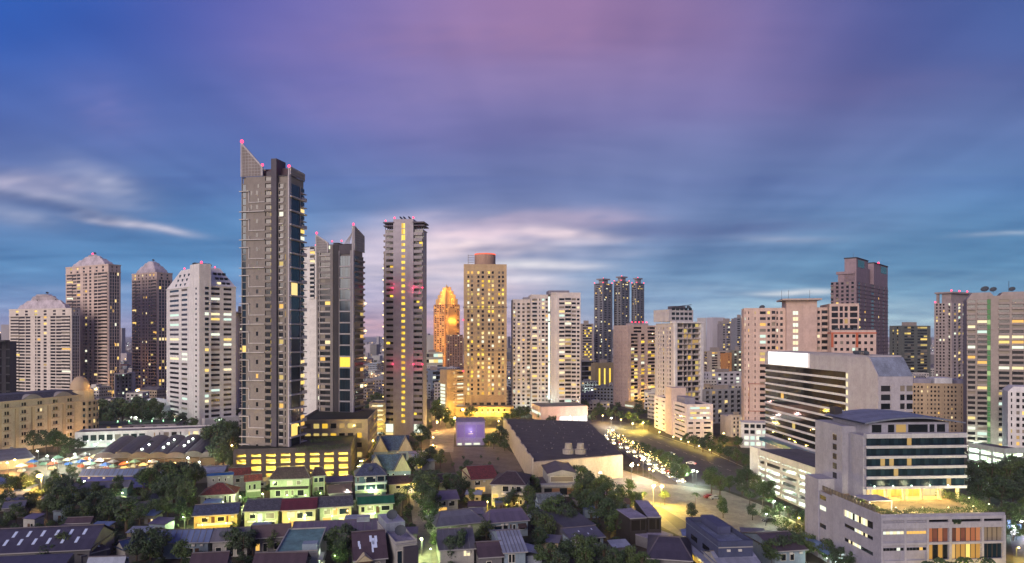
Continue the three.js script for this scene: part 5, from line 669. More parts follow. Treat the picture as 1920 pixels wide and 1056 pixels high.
{ // long white market hall
  const B = site('market_hall', 'long low white hall with square openings lit from below', 'hall', { uL: 136, uC: 140, uR: 402, d: 404, t: 16 }), { g, w, R } = B, W = B.wall, yt = 8.6; W.box(0.5, w, 0, yt, -16, -0.5); fbox(W, B.L, 0, 16, 0, yt, -0.5, 0);
  const cols = [['p', 140, 154]]; for (let k = 0; k < 8; k++) { cols.push(['w', 154 + k * 15.2, 165.4 + k * 15.2]); cols.push(['p', 165.4 + k * 15.2, 169.2 + k * 15.2]); } grid(B, R, cols, 2.8, yt - 2.8, 1, { lit: 0, open: [0.24, 0.82], glass: [plain(0x1e2f30, { roughness: 0.2 })] });
  grid(B, R, [...even('PqpqpWpWpqPqpWpWpP', 276, 402)], 0, yt / 2, 2, { lit: 0.1, open: [0.25, 0.8] }); fbox(W, R, 0, R.s(276), 0, 0.7, -0.5, 0.02); for (let k = 0; k < 8; k++) addWin(B, R, R.s(154 + k * 15.2), R.s(166 + k * 15.2), 0.7, 2.6, -0.45, -0.2, LIT_COOL[k % 2], 1, 'lit_bay'); fbox(W, R, 0, R.s(276), 2.6, 2.8, -0.5, 0.6);
  parapet(W, 0.05, w, -16, 0, yt, 0.9); roofDeck(B, 0.4, w, -16, -0.4, yt + 0.05, mat('flat', 0x77767c)); for (let k = 0; k < 5; k++) { lampAt(g, R.s(165 + k * 24), 3.6, 5.5, MERCURY, 26, 10); block(g, 'wall_lamp', glow(0.85, 1, 0.85, 3), R.s(165 + k * 24) - 0.3, R.s(165 + k * 24) + 0.3, 4.2, 4.5, 0.1, 0.7); } finish(B, OFFWHITE, 120);
}
{ // garden podium behind it
  const B = site('garden_podium', 'planted grey podium with green lamps behind the white hall', 'podium', { uL: 160, uC: 163, uR: 330, v: 818, t: 10 }), { g, w, R } = B, yt = 7; B.wall.box(0.5, w, 0, yt, -22, -0.3); grid(B, R, even('PwPwPwPwPwPwPwP', 163, 330), 0, 3.5, 2, { lit: 0.1, open: [0.2, 0.7] }); roofDeck(B, 0.3, w, -22, -0.3, yt + 0.3, mat('ground', 0x3a4a30)); for (let k = 0; k < 6; k++) { lampAt(g, w * (0.3 + 0.13 * k), yt + 2, -6, new THREE.Color(0.4, 1, 0.5), 40, 8); block(g, 'garden_lamp', glow(0.4, 1, 0.5, 2), w * (0.3 + 0.13 * k) - 0.25, w * (0.3 + 0.13 * k) + 0.25, yt + 1.2, yt + 1.6, -6.2, -5.8); } finish(B, wall(0x8d8894), 40);
}
{ // striped tent dome
  const d = 560, g = thing('tent_dome', 'white tent dome with a green stripe near the chamfered tower', 'tent', [X(292, d), 0, -d]), S = (a0, a1, m, n) => { const q = new THREE.Mesh(new THREE.SphereGeometry(1, 20, 10, a0, a1 - a0, 0, Math.PI / 2), m); q.scale.set(18, 13, 14); q.position.y = 3; q.name = n; g.add(q); };
  S(0, 1.25, plain(0xd8e0d8), 'white_panel'); S(1.25, 1.95, plain(0x0f7a52), 'green_panel'); S(1.95, 6.2832, plain(0xd8e0d8), 'white_panel'); new MB().cyl(0, 0, 18.2, 18.2, 0, 3.2, 24).build('base_ring', OFFWHITE, g); for (const x of [-10, 3]) { lampAt(g, x, 3.5, 19, MERCURY, 260, 10); block(g, 'flood_lamp', glow(0.8, 1, 0.8, 4), x - 0.5, x + 0.5, 2.2, 2.9, 18.2, 19); }
}
// ================= houses, sheds and halls in the foreground =================
const TILE_RED = mat('tile', 0x7a3430), TILE_DARK = mat('tile', 0x4a3a3c), TILE_BLUE = mat('tile', 0x4a5570), TILE_GREY = mat('tile', 0x555762), SHEET_BLUE = mat('sheet', 0x6f82aa), SHEET_GREY = mat('sheet', 0x70717c), SHEET_PURPLE = mat('sheet', 0x6a6278), SHEET_GREEN = mat('sheet', 0x1f6a48), SHEET_BROWN = mat('sheet', 0x57484c), SHEET_PALE = mat('sheet', 0x9aa4b4);
const W_WHITE = wall(0x9e9e9a), W_CREAM = wall(0xb4a98a), W_GREEN = wall(0xa3b08e), W_YELLOW = wall(0xbba970), W_BLUE = wall(0x8395a3), W_GREY = wall(0x6c6c70), W_TEAL = wall(0x5d7f80);
const houseSpots = [], RIDGE = wall(0x6a6468), GUTTER = plain(0x8a8a8a);
// e: near eave from (u1,v1) to (u2,v2) at height yE; ridge seen at row rv (under column ru) at height yR
function house(name, label, category, { e, yE, rv, ru, yR, hip = 0, roof, walls, win = [], full = 2, eave = 0.6, lean = 0, group, base = 0 }) {
  const a = pt(e[0], e[1], yE), b = pt(e[2], e[3], yE), len = Math.hypot(b[0] - a[0], b[2] - a[2]), th = Math.atan2(-(b[2] - a[2]), b[0] - a[0]);
  const r = pt(ru ?? (e[0] + e[2]) / 2, rv, yR), nx = -Math.sin(th), nz = -Math.cos(th), run = Math.max(1.5, (r[0] - a[0]) * nx + (r[2] - a[2]) * nz), g = thing(name, label, category, [a[0], base, a[2]], th, group), dep = run * full, m = new MB(), t = 0.16;
  yE -= base; yR -= base;
  const q = Math.min(len / 2 - 0.3, hip * run), E0 = [0, yE, 0], E1 = [len, yE, 0], R0 = [q, yR, -run], R1 = [len - q, yR, -run], yB = full >= 1.9 ? yE : full > 1 ? yR - (yR - yE) * (full - 1) : yR, B0 = [0, yB, -dep], B1 = [len, yB, -dep];
  m.quad(E0, E1, R1, R0); if (full > 1.01) { m.quad(B1, B0, R0, R1); if (hip > 0) m.tri(E1, B1, R1).tri(B0, E0, R0); } m.quad([0, yE - t, 0], [0, yE - t, -dep], [len, yE - t, -dep], [len, yE - t, 0]); m.quad([0, yE - t, 0.01], [len, yE - t, 0.01], [len, yE, 0.01], [0, yE, 0.01]); m.quad([len, yE - t, 0], [len, yE - t, -dep], [len, yB, -dep], [len, yE, 0]).quad([0, yE - t, -dep], [0, yE - t, 0], [0, yE, 0], [0, yB, -dep]);
  m.build('roof', roof, g);
  const w = new MB(), i = eave, x0 = i, x1 = len - i, z1 = -i, z0 = -dep + i; w.box(x0, x1, 0, yE - t - 0.01, z0, z1);
  if (!hip && full > 1.01) { for (const x of [x0, x1]) { const A = [x, yE - t, z1], Bb = [x, yE - t, z0], C = [x, yR - 0.25, -run]; x === x0 ? w.tri(Bb, A, C) : w.tri(A, Bb, C); } } else if (full <= 1.01) { for (const x of [x0, x1]) { const A = [x, yE - t, z1], Bb = [x, yE - t, z0], C = [x, yR - 0.25, z0]; x === x0 ? w.tri(Bb, A, C) : w.tri(A, Bb, C); } w.quad([x1, yE - t, z0], [x0, yE - t, z0], [x0, yR - 0.2, z0], [x1, yR - 0.2, z0]); }
  w.build('wall', walls, g);
  if (full > 1.01) { const rc = new MB(); rc.bar([q, yR + 0.05, -run], [len - q, yR + 0.05, -run], 0.4, 0.2); if (hip > 0) rc.bar(E0, R0, 0.25, 0.16).bar(E1, R1, 0.25, 0.16); rc.build('ridge_cap', RIDGE, g); }
  { const gt = new MB(); gt.box(0, len, yE - 0.3, yE - 0.05, 0.02, 0.2); gt.build('gutter', GUTTER, g); }
  for (let k = 0; k < 2; k++) if (len > 8 && walls !== W_GREY) { const x = x0 + (x1 - x0) * (0.05 + 0.86 * hash2(Math.round(len * 9) + k, 5)); block(g, 'air_conditioner', plain(0xb4b4ae), x, x + 0.9, yE - 1.3, yE - 0.7, z1, z1 + 0.4); }
  if (len > 9 && full > 1.5 && hash2(Math.round(len * 7), 3) > 0.4) new MB().cyl(len * 0.85, -dep - 1.2, 0.8, 0.8, 0, yE + 0.6, 10).build('water_tank', plain(0x8a9098, { roughness: 0.35, metalness: 0.6 }), g);
  const c = { g, len, dep, run, yE, x0, x1, z1, z0 };
  for (const [f0, f1, y0, y1, k = 'd'] of win) pane(c, f0, f1, y0, y1, k);
  houseSpots.push([a[0] + nx * dep / 2 + Math.cos(th) * len / 2, a[2] + nz * dep / 2 - Math.sin(th) * len / 2, Math.max(len, dep) / 2]);
  return c;
}
const FRAME = plain(0xc8c4b8), DOOR = plain(0x4a3426), PANE = { d: GLASS[1], b: GLASS_BLUE[0], l: LIT_COOL[2], y: LIT_YELLOW[1], o: LIT[3], c: CURTAIN[0], g: LIT_COOL[1] };
function pane(c, f0, f1, y0, y1, k) { // a framed window or door on the near wall; fractions of the length, heights in metres
  const x0 = c.x0 + (c.x1 - c.x0) * f0, x1 = c.x0 + (c.x1 - c.x0) * f1, z = c.z1;
  if (k === 'D') { block(c.g, 'door', DOOR, x0, x1, y0, y1, z, z + 0.06); return; }
  if (k === 'B') { const b = new MB(); b.box(x0, x1, y0, y0 + 0.15, z, z + 1.3).box(x0, x1, y0 + 0.15, y1, z + 1.2, z + 1.3).box(x0, x0 + 0.1, y0 + 0.15, y1, z, z + 1.2).box(x1 - 0.1, x1, y0 + 0.15, y1, z, z + 1.2); b.build('balcony', FRAME, c.g); return; }
  if (k === 'A') { const b = new MB(); b.quad([x0, y0, z + 1.8], [x1, y0, z + 1.8], [x1, y1, z + 0.02], [x0, y1, z + 0.02]).quad([x0, y0 - 0.08, z + 1.8], [x0, y1 - 0.08, z + 0.02], [x1, y1 - 0.08, z + 0.02], [x1, y0 - 0.08, z + 1.8]); b.build('awning', TILE_DARK, c.g); return; }
  const w = block(c.g, 'window', FRAME, x0 - 0.12, x1 + 0.12, y0 - 0.12, y1 + 0.12, z, z + 0.05); const p = new THREE.Mesh(UNIT, PANE[k]); p.name = 'glass_pane'; w.add(p); p.position.set(0, 0, 0.7); p.scale.set((x1 - x0) / w.scale.x, (y1 - y0) / w.scale.y, 1.2);
}
const SEAM = plain(0x5c5f6a);
function seams(c, yE, yR, n, name = 'roof_seam') { for (let k = 1; k < n; k++) { const x = c.len * k / n, m = new MB(); m.bar([x, yE + 0.06, 0], [x, yR + 0.06, -c.run], 0.22, 0.1); m.build(name, SEAM, c.g); } }
function skylights(c, yE, yR, list, m = plain(0xb9c8dc, { roughness: 0.3 })) { for (const [f, q, s] of list) { const x = c.len * f, z = -c.run * q, y = yE + (yR - yE) * q + 0.08, k = new THREE.Mesh(UNIT, m); k.name = 'skylight'; k.position.set(x, y, z); k.scale.set(0.5 * s, 0.05, 1.6 * s); k.rotation.x = Math.atan2(yR - yE, c.run); c.g.add(k); } }
const upper = (a, b, n, k = 'd', y0 = 3.9, y1 = 5.2) => Array.from({ length: n }, (_, i) => [a + (b - a) * i / n + 0.01, a + (b - a) * (i + 0.7) / n, y0, y1, k]);
// --- terraced houses along the lit lane
house('terraced_house', 'blue-roofed terraced house with yellow-lit porch, at the end of its row', 'house', { e: [359, 968, 447, 963], yE: 5.6, rv: 944.5, yR: 8.2, roof: TILE_BLUE, walls: W_YELLOW, win: [[0.18, 0.32, 3.2, 4.6, 'd'], [0.4, 0.48, 2.2, 4.8, 'D'], [0.55, 0.7, 3.2, 4.6, 'd'], [0.75, 0.8, 2.4, 4.8, 'D'], [0.1, 0.9, 2.2, 3.0, 'B']] });
house('terraced_house', 'slate-roofed terraced house with a white gate frame, left of the red roof', 'house', { e: [454, 959.5, 524, 957], yE: 6.2, rv: 935.5, yR: 8.8, roof: TILE_GREY, walls: W_GREEN, win: [[0.16, 0.32, 3.6, 5.2, 'd'], [0.4, 0.52, 0.2, 5.0, 'g'], [0.64, 0.88, 3.4, 5.2, 'c'], [0.1, 0.35, 2.5, 3.1, 'B'], [0.6, 0.95, 2.4, 2.9, 'B'], [0.66, 0.9, 0.2, 2.2, 'd']] });
house('terraced_house', 'terraced house with a maroon roof in the lit row', 'house', { e: [525, 957.5, 594, 954], yE: 6.2, rv: 934, yR: 9, roof: mat('sheet', 0x6b3036), walls: W_CREAM, win: [[0.16, 0.36, 3.6, 5.2, 'l'], [0.45, 0.62, 3.0, 5.0, 'd'], [0.7, 0.92, 3.4, 5.1, 'd'], [0.2, 0.36, 0.4, 2.2, 'o'], [0.7, 0.84, 0.4, 2.2, 'y']] });
house('terraced_house', 'slate-roofed terraced house with an orange-lit doorway', 'house', { e: [596, 952, 662, 948], yE: 6.2, rv: 930.5, yR: 8.8, roof: TILE_GREY, walls: W_GREEN, win: [[0.14, 0.34, 3.4, 5.2, 'c'], [0.42, 0.56, 3.0, 5.4, 'o'], [0.62, 0.92, 3.2, 5.2, 'b'], [0.1, 0.36, 0.5, 2.4, 'o'], [0.6, 0.92, 1.2, 2.4, 'B']] });
house('terraced_house', 'terraced house with a bright green sheet roof', 'house', { e: [670, 947, 740, 943], yE: 6.0, rv: 929.5, yR: 8.0, roof: SHEET_GREEN, walls: W_GREEN, win: [[0.06, 0.16, 3.2, 5.0, 'd'], [0.24, 0.42, 3.6, 5.2, 'c'], [0.5, 0.6, 2.6, 5.0, 'D'], [0.66, 0.9, 3.4, 5.0, 'd'], [0.3, 0.42, 0.4, 2.0, 'l'], [0.05, 0.45, 2.2, 3.0, 'B'], [0.84, 0.92, 0.3, 2.2, 'd']] });
// --- second row
{ const c = house('villa', 'white villa with a low maroon hip roof and palms before it', 'house', { e: [372, 929.5, 442, 926], yE: 5.2, rv: 905.5, yR: 8.6, hip: 0.95, roof: TILE_RED, walls: W_WHITE, win: [[0.12, 0.3, 2, 4, 'd'], [0.7, 0.76, 0.3, 4.4, 'd'], [0.84, 0.9, 0.3, 4.4, 'd']] }); }
house('flat_house', 'white blank-fronted house with a bright blue roof and three small windows', 'house', { e: [387, 893, 438, 890], yE: 9.6, rv: 886.5, yR: 10.4, roof: mat('sheet', 0x1f5a9c), walls: W_WHITE, eave: 0.3, win: [[0.2, 0.25, 7.2, 8.2, 'd'], [0.44, 0.49, 7.2, 8.2, 'd'], [0.68, 0.73, 7.2, 8.2, 'd']] });
house('small_house', 'small green-lit house with a maroon roof left of the big hip roof', 'house', { e: [458, 904, 492, 901], yE: 6.8, rv: 893, yR: 9.4, roof: TILE_RED, walls: W_GREEN, win: [[0.2, 0.32, 3.6, 5.2, 'd'], [0.5, 0.66, 3.4, 5.4, 'd'], [0.05, 0.95, 2.6, 3.4, 'B']] });
house('small_house', 'maroon-roofed outbuilding beside the parking podium', 'house', { e: [428, 892.5, 470, 890], yE: 7.0, rv: 880, yR: 10, roof: TILE_RED, walls: W_WHITE, win: [[0.3, 0.5, 4, 5.4, 'd']] });
house('large_house', 'large house under a dark maroon hip roof, walls lit green', 'house', { e: [503, 899.5, 582, 897], yE: 8.2, rv: 875.5, yR: 12.5, hip: 0.8, roof: TILE_DARK, walls: W_GREEN, win: [[0.08, 0.18, 5.6, 7.2, 'd'], [0.44, 0.56, 5.6, 7.2, 'l'], [0.68, 0.78, 5.6, 7.2, 'c'], [0.0, 1.0, 4.3, 5.0, 'A'], [0.14, 0.26, 1.2, 3.4, 'd'], [0.38, 0.46, 1.4, 3.4, 'c'], [0.54, 0.6, 1.4, 3.4, 'c'], [0.7, 0.86, 1.2, 3.4, 'd']] });
house('small_house', 'narrow wing with a dark hip roof against the large maroon-roofed house', 'house', { e: [584, 893, 612, 891], yE: 8.4, rv: 876, yR: 11.5, hip: 0.6, roof: TILE_DARK, walls: W_GREEN, win: [[0.1, 0.4, 5.6, 7.4, 'b'], [0.5, 0.9, 5.6, 7.4, 'b'], [0.1, 0.4, 1, 3.6, 'c'], [0.5, 0.9, 1, 3.6, 'd']] });
house('lean_to', 'low brown lean-to roof by the blue house', 'shed', { e: [615, 926, 661, 923], yE: 3.6, rv: 908, yR: 5, full: 1, roof: SHEET_BROWN, walls: W_GREY });
house('low_shed', 'low mauve shed roof behind the brown lean-to', 'shed', { e: [610, 905, 662, 902], yE: 4.2, rv: 893, yR: 5.6, roof: SHEET_PURPLE, walls: W_GREY, win: [[0.3, 0.5, 1.5, 3, 'd']] });
{ const c = house('blue_house', 'three-storey blue-grey house with a hipped slate roof and banded floors', 'house', { e: [664, 893.5, 726, 890.5], yE: 9.6, rv: 869, yR: 13.6, hip: 0.75, roof: TILE_BLUE, walls: W_TEAL, win: [[0.05, 0.1, 7.2, 9, 'd'], [0.34, 0.66, 6.8, 9, 'b'], [0.72, 0.95, 7, 9, 'b'], [0.05, 0.3, 3.8, 5.8, 'b'], [0.34, 0.66, 3.8, 5.8, 'b'], [0.7, 0.95, 3.8, 5.8, 'b'], [0.62, 0.86, 0.6, 2.4, 'l']] }); new MB().box(c.x0 - 0.3, c.x1 + 0.3, 5.9, 6.7, c.z1, c.z1 + 0.9).build('balcony_band', wall(0xc4d0c8), c.g); new MB().box(c.x0 - 0.3, c.x1 + 0.3, 2.7, 3.5, c.z1, c.z1 + 0.9).build('balcony_band', W_GREEN, c.g); dish(c.g, c.len * 0.5, 11, -2.5, 0.9); }
const THAI = mat('tile', 0x48607e);
for (const [label, e, rv, yR] of [['rear blue hall roof with steep pale gables, nearest the slender tower', [706, 846, 768, 844], 817, 12.5], ['front blue hall roof with steep pale gables, beside the car park lane', [697, 884, 762, 881], 853, 12.5]]) {
  const c = house('temple_hall', label, 'hall', { e: [...e], yE: 5.4, rv, yR, roof: THAI, walls: W_BLUE, win: [[0.3, 0.5, 1, 3.8, 'd'], [0.6, 0.75, 1, 3.8, 'd']], group: 'blue halls with steep gables' });
  for (const k of [0.12, 0.88]) { const x = c.len * k, m = new MB(), hw = 4.2, h = yR - 5.4 + 0.6; m.quad([x - hw, 5.2, 2.2], [x, 5.2 + h, 2.2], [x, 5.2 + h, -c.run], [x - hw, 5.2, -c.run]).quad([x, 5.2 + h, 2.2], [x + hw, 5.2, 2.2], [x + hw, 5.2, -c.run], [x, 5.2 + h, -c.run]); m.build('cross_gable', mat('tile', 0x9a9890), c.g); new MB().tri([x - hw + 0.4, 5.2, 1.9], [x + hw - 0.4, 5.2, 1.9], [x, 5.0 + h, 1.9]).build('gable_wall', W_CREAM, c.g); new MB().box(x - hw + 0.6, x + hw - 0.6, 0, 5.2, -2, 1.7).build('porch_wall', W_BLUE, c.g); }
}
house('long_house', 'long house under a dark brown roof beyond the palms', 'house', { e: [727, 908.5, 858, 903], yE: 5.0, rv: 890, yR: 7.4, roof: TILE_DARK, walls: W_GREEN, win: [[0.1, 0.16, 3, 4.2, 'd'], [0.28, 0.36, 1, 4.2, 'l'], [0.62, 0.67, 0.4, 4.2, 'D'], [0.7, 0.74, 0.4, 4.2, 'D'], [0.82, 0.9, 2.6, 4, 'd']] });
house('small_house', 'small house under a violet sheet roof among the palms', 'house', { e: [814, 938.5, 862, 935.5], yE: 5.0, rv: 919.5, yR: 7.0, roof: SHEET_PURPLE, walls: W_WHITE, win: [[0.15, 0.45, 2.6, 4.2, 'd'], [0.6, 0.85, 2.4, 4.2, 'd'], [0.15, 0.5, 0.6, 2.0, 'o']] });
house('low_shed', 'small pale blue flat shed between the blue halls and the scrub lot', 'shed', { e: [778, 866, 818, 864], yE: 4.6, rv: 850, yR: 5.8, roof: SHEET_PALE, walls: W_WHITE, win: [[0.1, 0.3, 1.2, 3, 'y']] });
// --- long roofs nearest on the left
{ const c = house('row_house', 'long row with a ribbed blue-grey roof nearest the blue shed', 'row house', { e: [290, 1018.5, 392, 1016.5], yE: 5, rv: 993, yR: 8, roof: SHEET_BLUE, walls: W_BLUE, win: [[0.55, 0.7, 0.5, 3, 'd'], [0.74, 0.82, 0.4, 3, 'D']] }); seams(c, 5, 8, 9); }
{ const c = house('row_house', 'row section with a plain pale grey roof and a dish, mid row', 'row house', { e: [393, 1016.3, 466, 1013], yE: 5, rv: 990, yR: 8, roof: SHEET_GREY, walls: W_WHITE, win: [[0.1, 0.25, 0.4, 3, 'd'], [0.4, 0.6, 0.4, 3, 'd'], [0.7, 0.9, 0.6, 3, 'd']] }); dish(c.g, c.len * 0.3, 5.8, -1.5, 0.9); dish(c.g, c.len * 0.95, 6.2, -2, 0.9); }
house('row_house', 'row section under a sagging brown roof, mid row', 'row house', { e: [468, 1010, 545, 1005], yE: 5, rv: 984, yR: 8.2, roof: SHEET_BROWN, walls: W_GREY, win: [[0.1, 0.2, 1, 3, 'o'], [0.3, 0.4, 0.6, 3, 'd'], [0.6, 0.8, 1, 3, 'd']] });
{ const c = house('row_house', 'long violet-roofed row section ending at the lane', 'row house', { e: [546, 1004, 737, 996], yE: 5.2, rv: 975.5, yR: 8.2, roof: SHEET_PURPLE, walls: W_WHITE, win: [[0.4, 0.5, 0.6, 3.4, 'l'], [0.52, 0.6, 1, 3, 'd'], [0.62, 0.75, 0.6, 3, 'b'], [0.78, 0.88, 0.6, 3, 'd']] }); seams(c, 5.2, 8.2, 14); new MB().box(c.len * 0.63, c.len * 0.76, 7.6, 9.2, -c.run - 2, -c.run + 1).build('roof_tank', SHEET_PALE, c.g); }
house('blue_shed', 'long deep-blue sheet roof running towards the lower corner', 'shed', { e: [232, 1033, 288, 1020], yE: 4.2, rv: 1006, yR: 6.4, roof: mat('sheet', 0x2c4270), walls: W_WHITE });
{ // teal flat roof
  const c = house('flat_house', 'building with a flat teal roof and white parapet', 'house', { e: [516, 1038, 596, 1034], yE: 8, rv: 992, ru: 572, yR: 8.05, full: 1, roof: mat('flat', 0x6c9a98), walls: W_WHITE, eave: 0.1, win: [] }); parapet(new MB(), 0, c.len, -c.dep, 0, 8.06, 0.35, 0.3).build('parapet', W_WHITE, c.g); for (let k = 0; k < 3; k++) { block(c.g, 'window', LIT_COOL[k % 2], c.x1, c.x1 + 0.06, 0.6 + k * 2.5, 2 + k * 2.5, -4 - k, -2 - k); new MB().box(c.x1, c.x1 + 1.2, 0.2 + k * 2.5, 0.4 + k * 2.5, -8, -1).build('balcony', FRAME, c.g); } lampAt(c.g, c.len + 4, 5, -5, GREENISH, 60, 8); new MB().box(c.len * 0.62, c.len * 0.98, 8.1, 10, -3.4, -0.3).build('roof_hut', W_BLUE, c.g); }
{ const c = house('gable_house', 'dark brown gabled house with pale roof strips beside the teal roof', 'house', { e: [662, 1052, 728, 1046], yE: 6.2, rv: 995, yR: 11.5, roof: SHEET_BROWN, walls: W_GREY, win: [[0.66, 0.8, 3, 5, 'd']] }); skylights(c, 6.2, 11.5, [[0.2, 0.55, 1.2], [0.22, 0.45, 1], [0.55, 0.7, 1.4], [0.62, 0.6, 1.4], [0.7, 0.68, 1.4], [0.6, 0.5, 1.6], [0.68, 0.48, 1.4], [0.58, 0.3, 1]]); const x = c.len * 0.32; new MB().tri([x - 2.2, 6, 1], [x + 2.2, 6, 1], [x, 7.6, 1]).quad([x - 2.4, 5.95, 1.2], [x, 7.75, 1.2], [x, 7.75, -2], [x - 2.4, 5.95, -2]).quad([x, 7.75, 1.2], [x + 2.4, 5.95, 1.2], [x + 2.4, 5.95, -2], [x, 7.75, -2]).build('dormer', W_CREAM, c.g); block(c.g, 'louvre_window', DOOR, x - 1.5, x + 1.5, 3.6, 5.8, 0.2, 0.9); }
{ // narrow white house with dishes
  const c = house('narrow_house', 'narrow white flat-roofed house with two satellite dishes by the lane', 'house', { e: [741, 1021, 782, 1016], yE: 9.5, rv: 976, ru: 752, yR: 9.55, full: 1, roof: mat('flat', 0x9a98a8), walls: W_WHITE, eave: 0.1, win: [[0.08, 0.3, 1.5, 7.5, 'b'], [0.55, 0.78, 1.2, 3, 'g'], [0.82, 0.95, 1.2, 3, 'l']] }); parapet(new MB(), 0, c.len, -c.dep, 0, 9.56, 0.6, 0.25).build('parapet', W_WHITE, c.g); new MB().box(c.len * 0.36, c.len, 4, 8.6, 0.02, 1.4).build('dark_bay', plain(0x35323c), c.g); new MB().box(0.3, c.len - 0.3, 9.6, 12.2, -c.dep + 0.3, -c.dep * 0.52).build('roof_room', SHEET_PALE, c.g); dish(c.g, c.len * 0.42, 12.2, -c.dep * 0.62, 1.5); dish(c.g, c.len * 0.45, 10, -c.dep * 0.22, 1.5); }
house('low_house', 'brown roof with two roof lights at the bottom edge', 'house', { e: [470, 1064, 572, 1062], yE: 6.4, rv: 1036, ru: 530, yR: 9, roof: SHEET_BROWN, walls: W_GREY });
house('low_house', 'dusky brown roof at the bottom edge right of the bushes', 'house', { e: [352, 1064, 425, 1060], yE: 5, rv: 1036, yR: 7.6, roof: SHEET_BROWN, walls: W_GREY });
house('blue_canopy_house', 'pale blue roof poking in at the bottom edge by the orange sign', 'house', { e: [160, 1062, 232, 1060], yE: 5, rv: 1046, yR: 7, roof: SHEET_PALE, walls: W_WHITE });
// --- right of the lane
house('bungalow', 'bungalow with a dark violet roof and one roof light by the lane', 'house', { e: [817, 988, 912, 978], yE: 5, rv: 955, yR: 8, hip: 0.5, roof: SHEET_GREY, walls: W_GREEN, win: [[0.05, 0.2, 2, 4, 'd'], [0.5, 0.6, 2, 3.4, 'y']] });
{ const c = house('bungalow', 'bungalow with a patched grey sheet roof and lit corner window', 'house', { e: [822, 1032, 893, 1028], yE: 5.4, rv: 991, yR: 9, roof: mat('sheet', 0x5c5d64), walls: W_WHITE, win: [[0.7, 0.78, 3.2, 4.6, 'l'], [0.8, 0.88, 3.2, 4.6, 'l']] }); seams(c, 5.4, 9, 6); }
house('bungalow', 'bungalow with a violet hip roof and blue-white walls, awnings down', 'house', { e: [917, 981, 994, 975], yE: 5.4, rv: 953.5, ru: 950, yR: 8.4, hip: 0.3, roof: SHEET_PURPLE, walls: W_BLUE, win: [[0.1, 0.3, 2.6, 4, 'b'], [0.34, 0.46, 2.2, 4.2, 'd'], [0.52, 0.56, 0.3, 4.2, 'D'], [0.6, 0.66, 2.2, 4, 'b'], [0.74, 0.92, 2.4, 3.2, 'd'], [0.72, 0.94, 3.3, 4.3, 'A'], [0.7, 0.74, 0.6, 1.4, 'o']] });
{ const c = house('gable_house', 'house with a pale blue weathered double gable roof', 'house', { e: [943, 1037, 990, 1034], yE: 6, rv: 994, ru: 950, yR: 9, roof: SHEET_PALE, walls: W_BLUE, win: [[0.2, 0.32, 3, 5.2, 'd'], [0.36, 0.48, 3, 5.2, 'd']] }); seams(c, 6, 9, 7); new MB().quad([c.len, 5.6, -1], [c.len + 5, 4, -2], [c.len + 5, 4, -11], [c.len, 5.6, -11]).box(c.len, c.len + 4.6, 0, 3.9, -10.6, -2.4).build('side_wing', SHEET_PALE, c.g); }
house('bungalow', 'bungalow with a plain brown roof before the pale blue gables', 'house', { e: [897, 1046, 946, 1043], yE: 5, rv: 1015, yR: 7.6, roof: SHEET_BROWN, walls: W_GREY, win: [[0.3, 0.5, 2, 3.6, 'd']] });
house('villa', 'white two-storey villa under a broad dark hip roof, lamp at its porch', 'house', { e: [918, 908, 986, 910], yE: 8.6, rv: 883, ru: 935, yR: 11.8, hip: 0.5, roof: TILE_DARK, walls: W_WHITE, win: [[0.34, 0.52, 5.8, 7.8, 'd'], [0.62, 0.68, 5.6, 7.8, 'd'], [0.76, 0.92, 5.8, 7.8, 'd'], [0.32, 0.96, 4.8, 5.5, 'B'], [0.04, 0.2, 2.6, 4.6, 'o'], [0.04, 0.14, 0.4, 1.4, 'y'], [0.66, 0.72, 0.6, 2.8, 'd'], [0.86, 0.92, 1, 2.6, 'd']] });
house('red_roof_house', 'house with a dull red roof behind the white villa', 'house', { e: [884, 900, 936, 897], yE: 6.4, rv: 872, ru: 915, yR: 10, roof: TILE_RED, walls: W_CREAM, win: [[0.1, 0.3, 4, 5.6, 'd'], [0.1, 0.5, 1, 3, 'o']] });
{ const c = house('assembly_hall', 'white hall with a long dark roof and a shallow front gable', 'hall', { e: [1026, 889, 1083, 888], yE: 9, rv: 853, ru: 1018, yR: 9.9, full: 1, roof: mat('sheet', 0x4a464e), walls: W_WHITE, win: [[0.08, 0.9, 5.6, 7.6, 'c']] }); new MB().tri([0, 9, 0.15], [c.len, 9, 0.15], [c.len / 2, 10.6, 0.15]).quad([0, 8.2, 0.1], [c.len, 8.2, 0.1], [c.len, 9, 0.1], [0, 9, 0.1]).build('front_gable', W_WHITE, c.g); new MB().quad([0, 9.05, 0.2], [c.len / 2, 10.7, 0.2], [c.len / 2, 10.7, -c.dep], [0, 9.05, -c.dep]).quad([c.len / 2, 10.7, 0.2], [c.len, 9.05, 0.2], [c.len, 9.05, -c.dep], [c.len / 2, 10.7, -c.dep]).build('ridge_roof', mat('sheet', 0x4a464e), c.g); new MB().box(-3, c.len + 0.4, 4.2, 5.2, 0, 3.4).box(-2.6, c.len, 0, 4.2, 0, 2.6).build('porch', W_WHITE, c.g); for (let k = 0; k < 4; k++) block(c.g, 'window', k % 2 ? plain(0x7a5a40) : GLASS[1], -1.6 + k * c.len / 4, k * c.len / 4 + 1.6, 0.8, 3.6, 2.6, 2.68); }
house('yard_roof', 'flat cluttered yard roof between the villa and the white hall', 'shed', { e: [986, 906, 1022, 908], yE: 4, rv: 872, ru: 985, yR: 4.05, full: 1, roof: mat('flat', 0x5f5662), walls: W_GREY, eave: 0.1 });
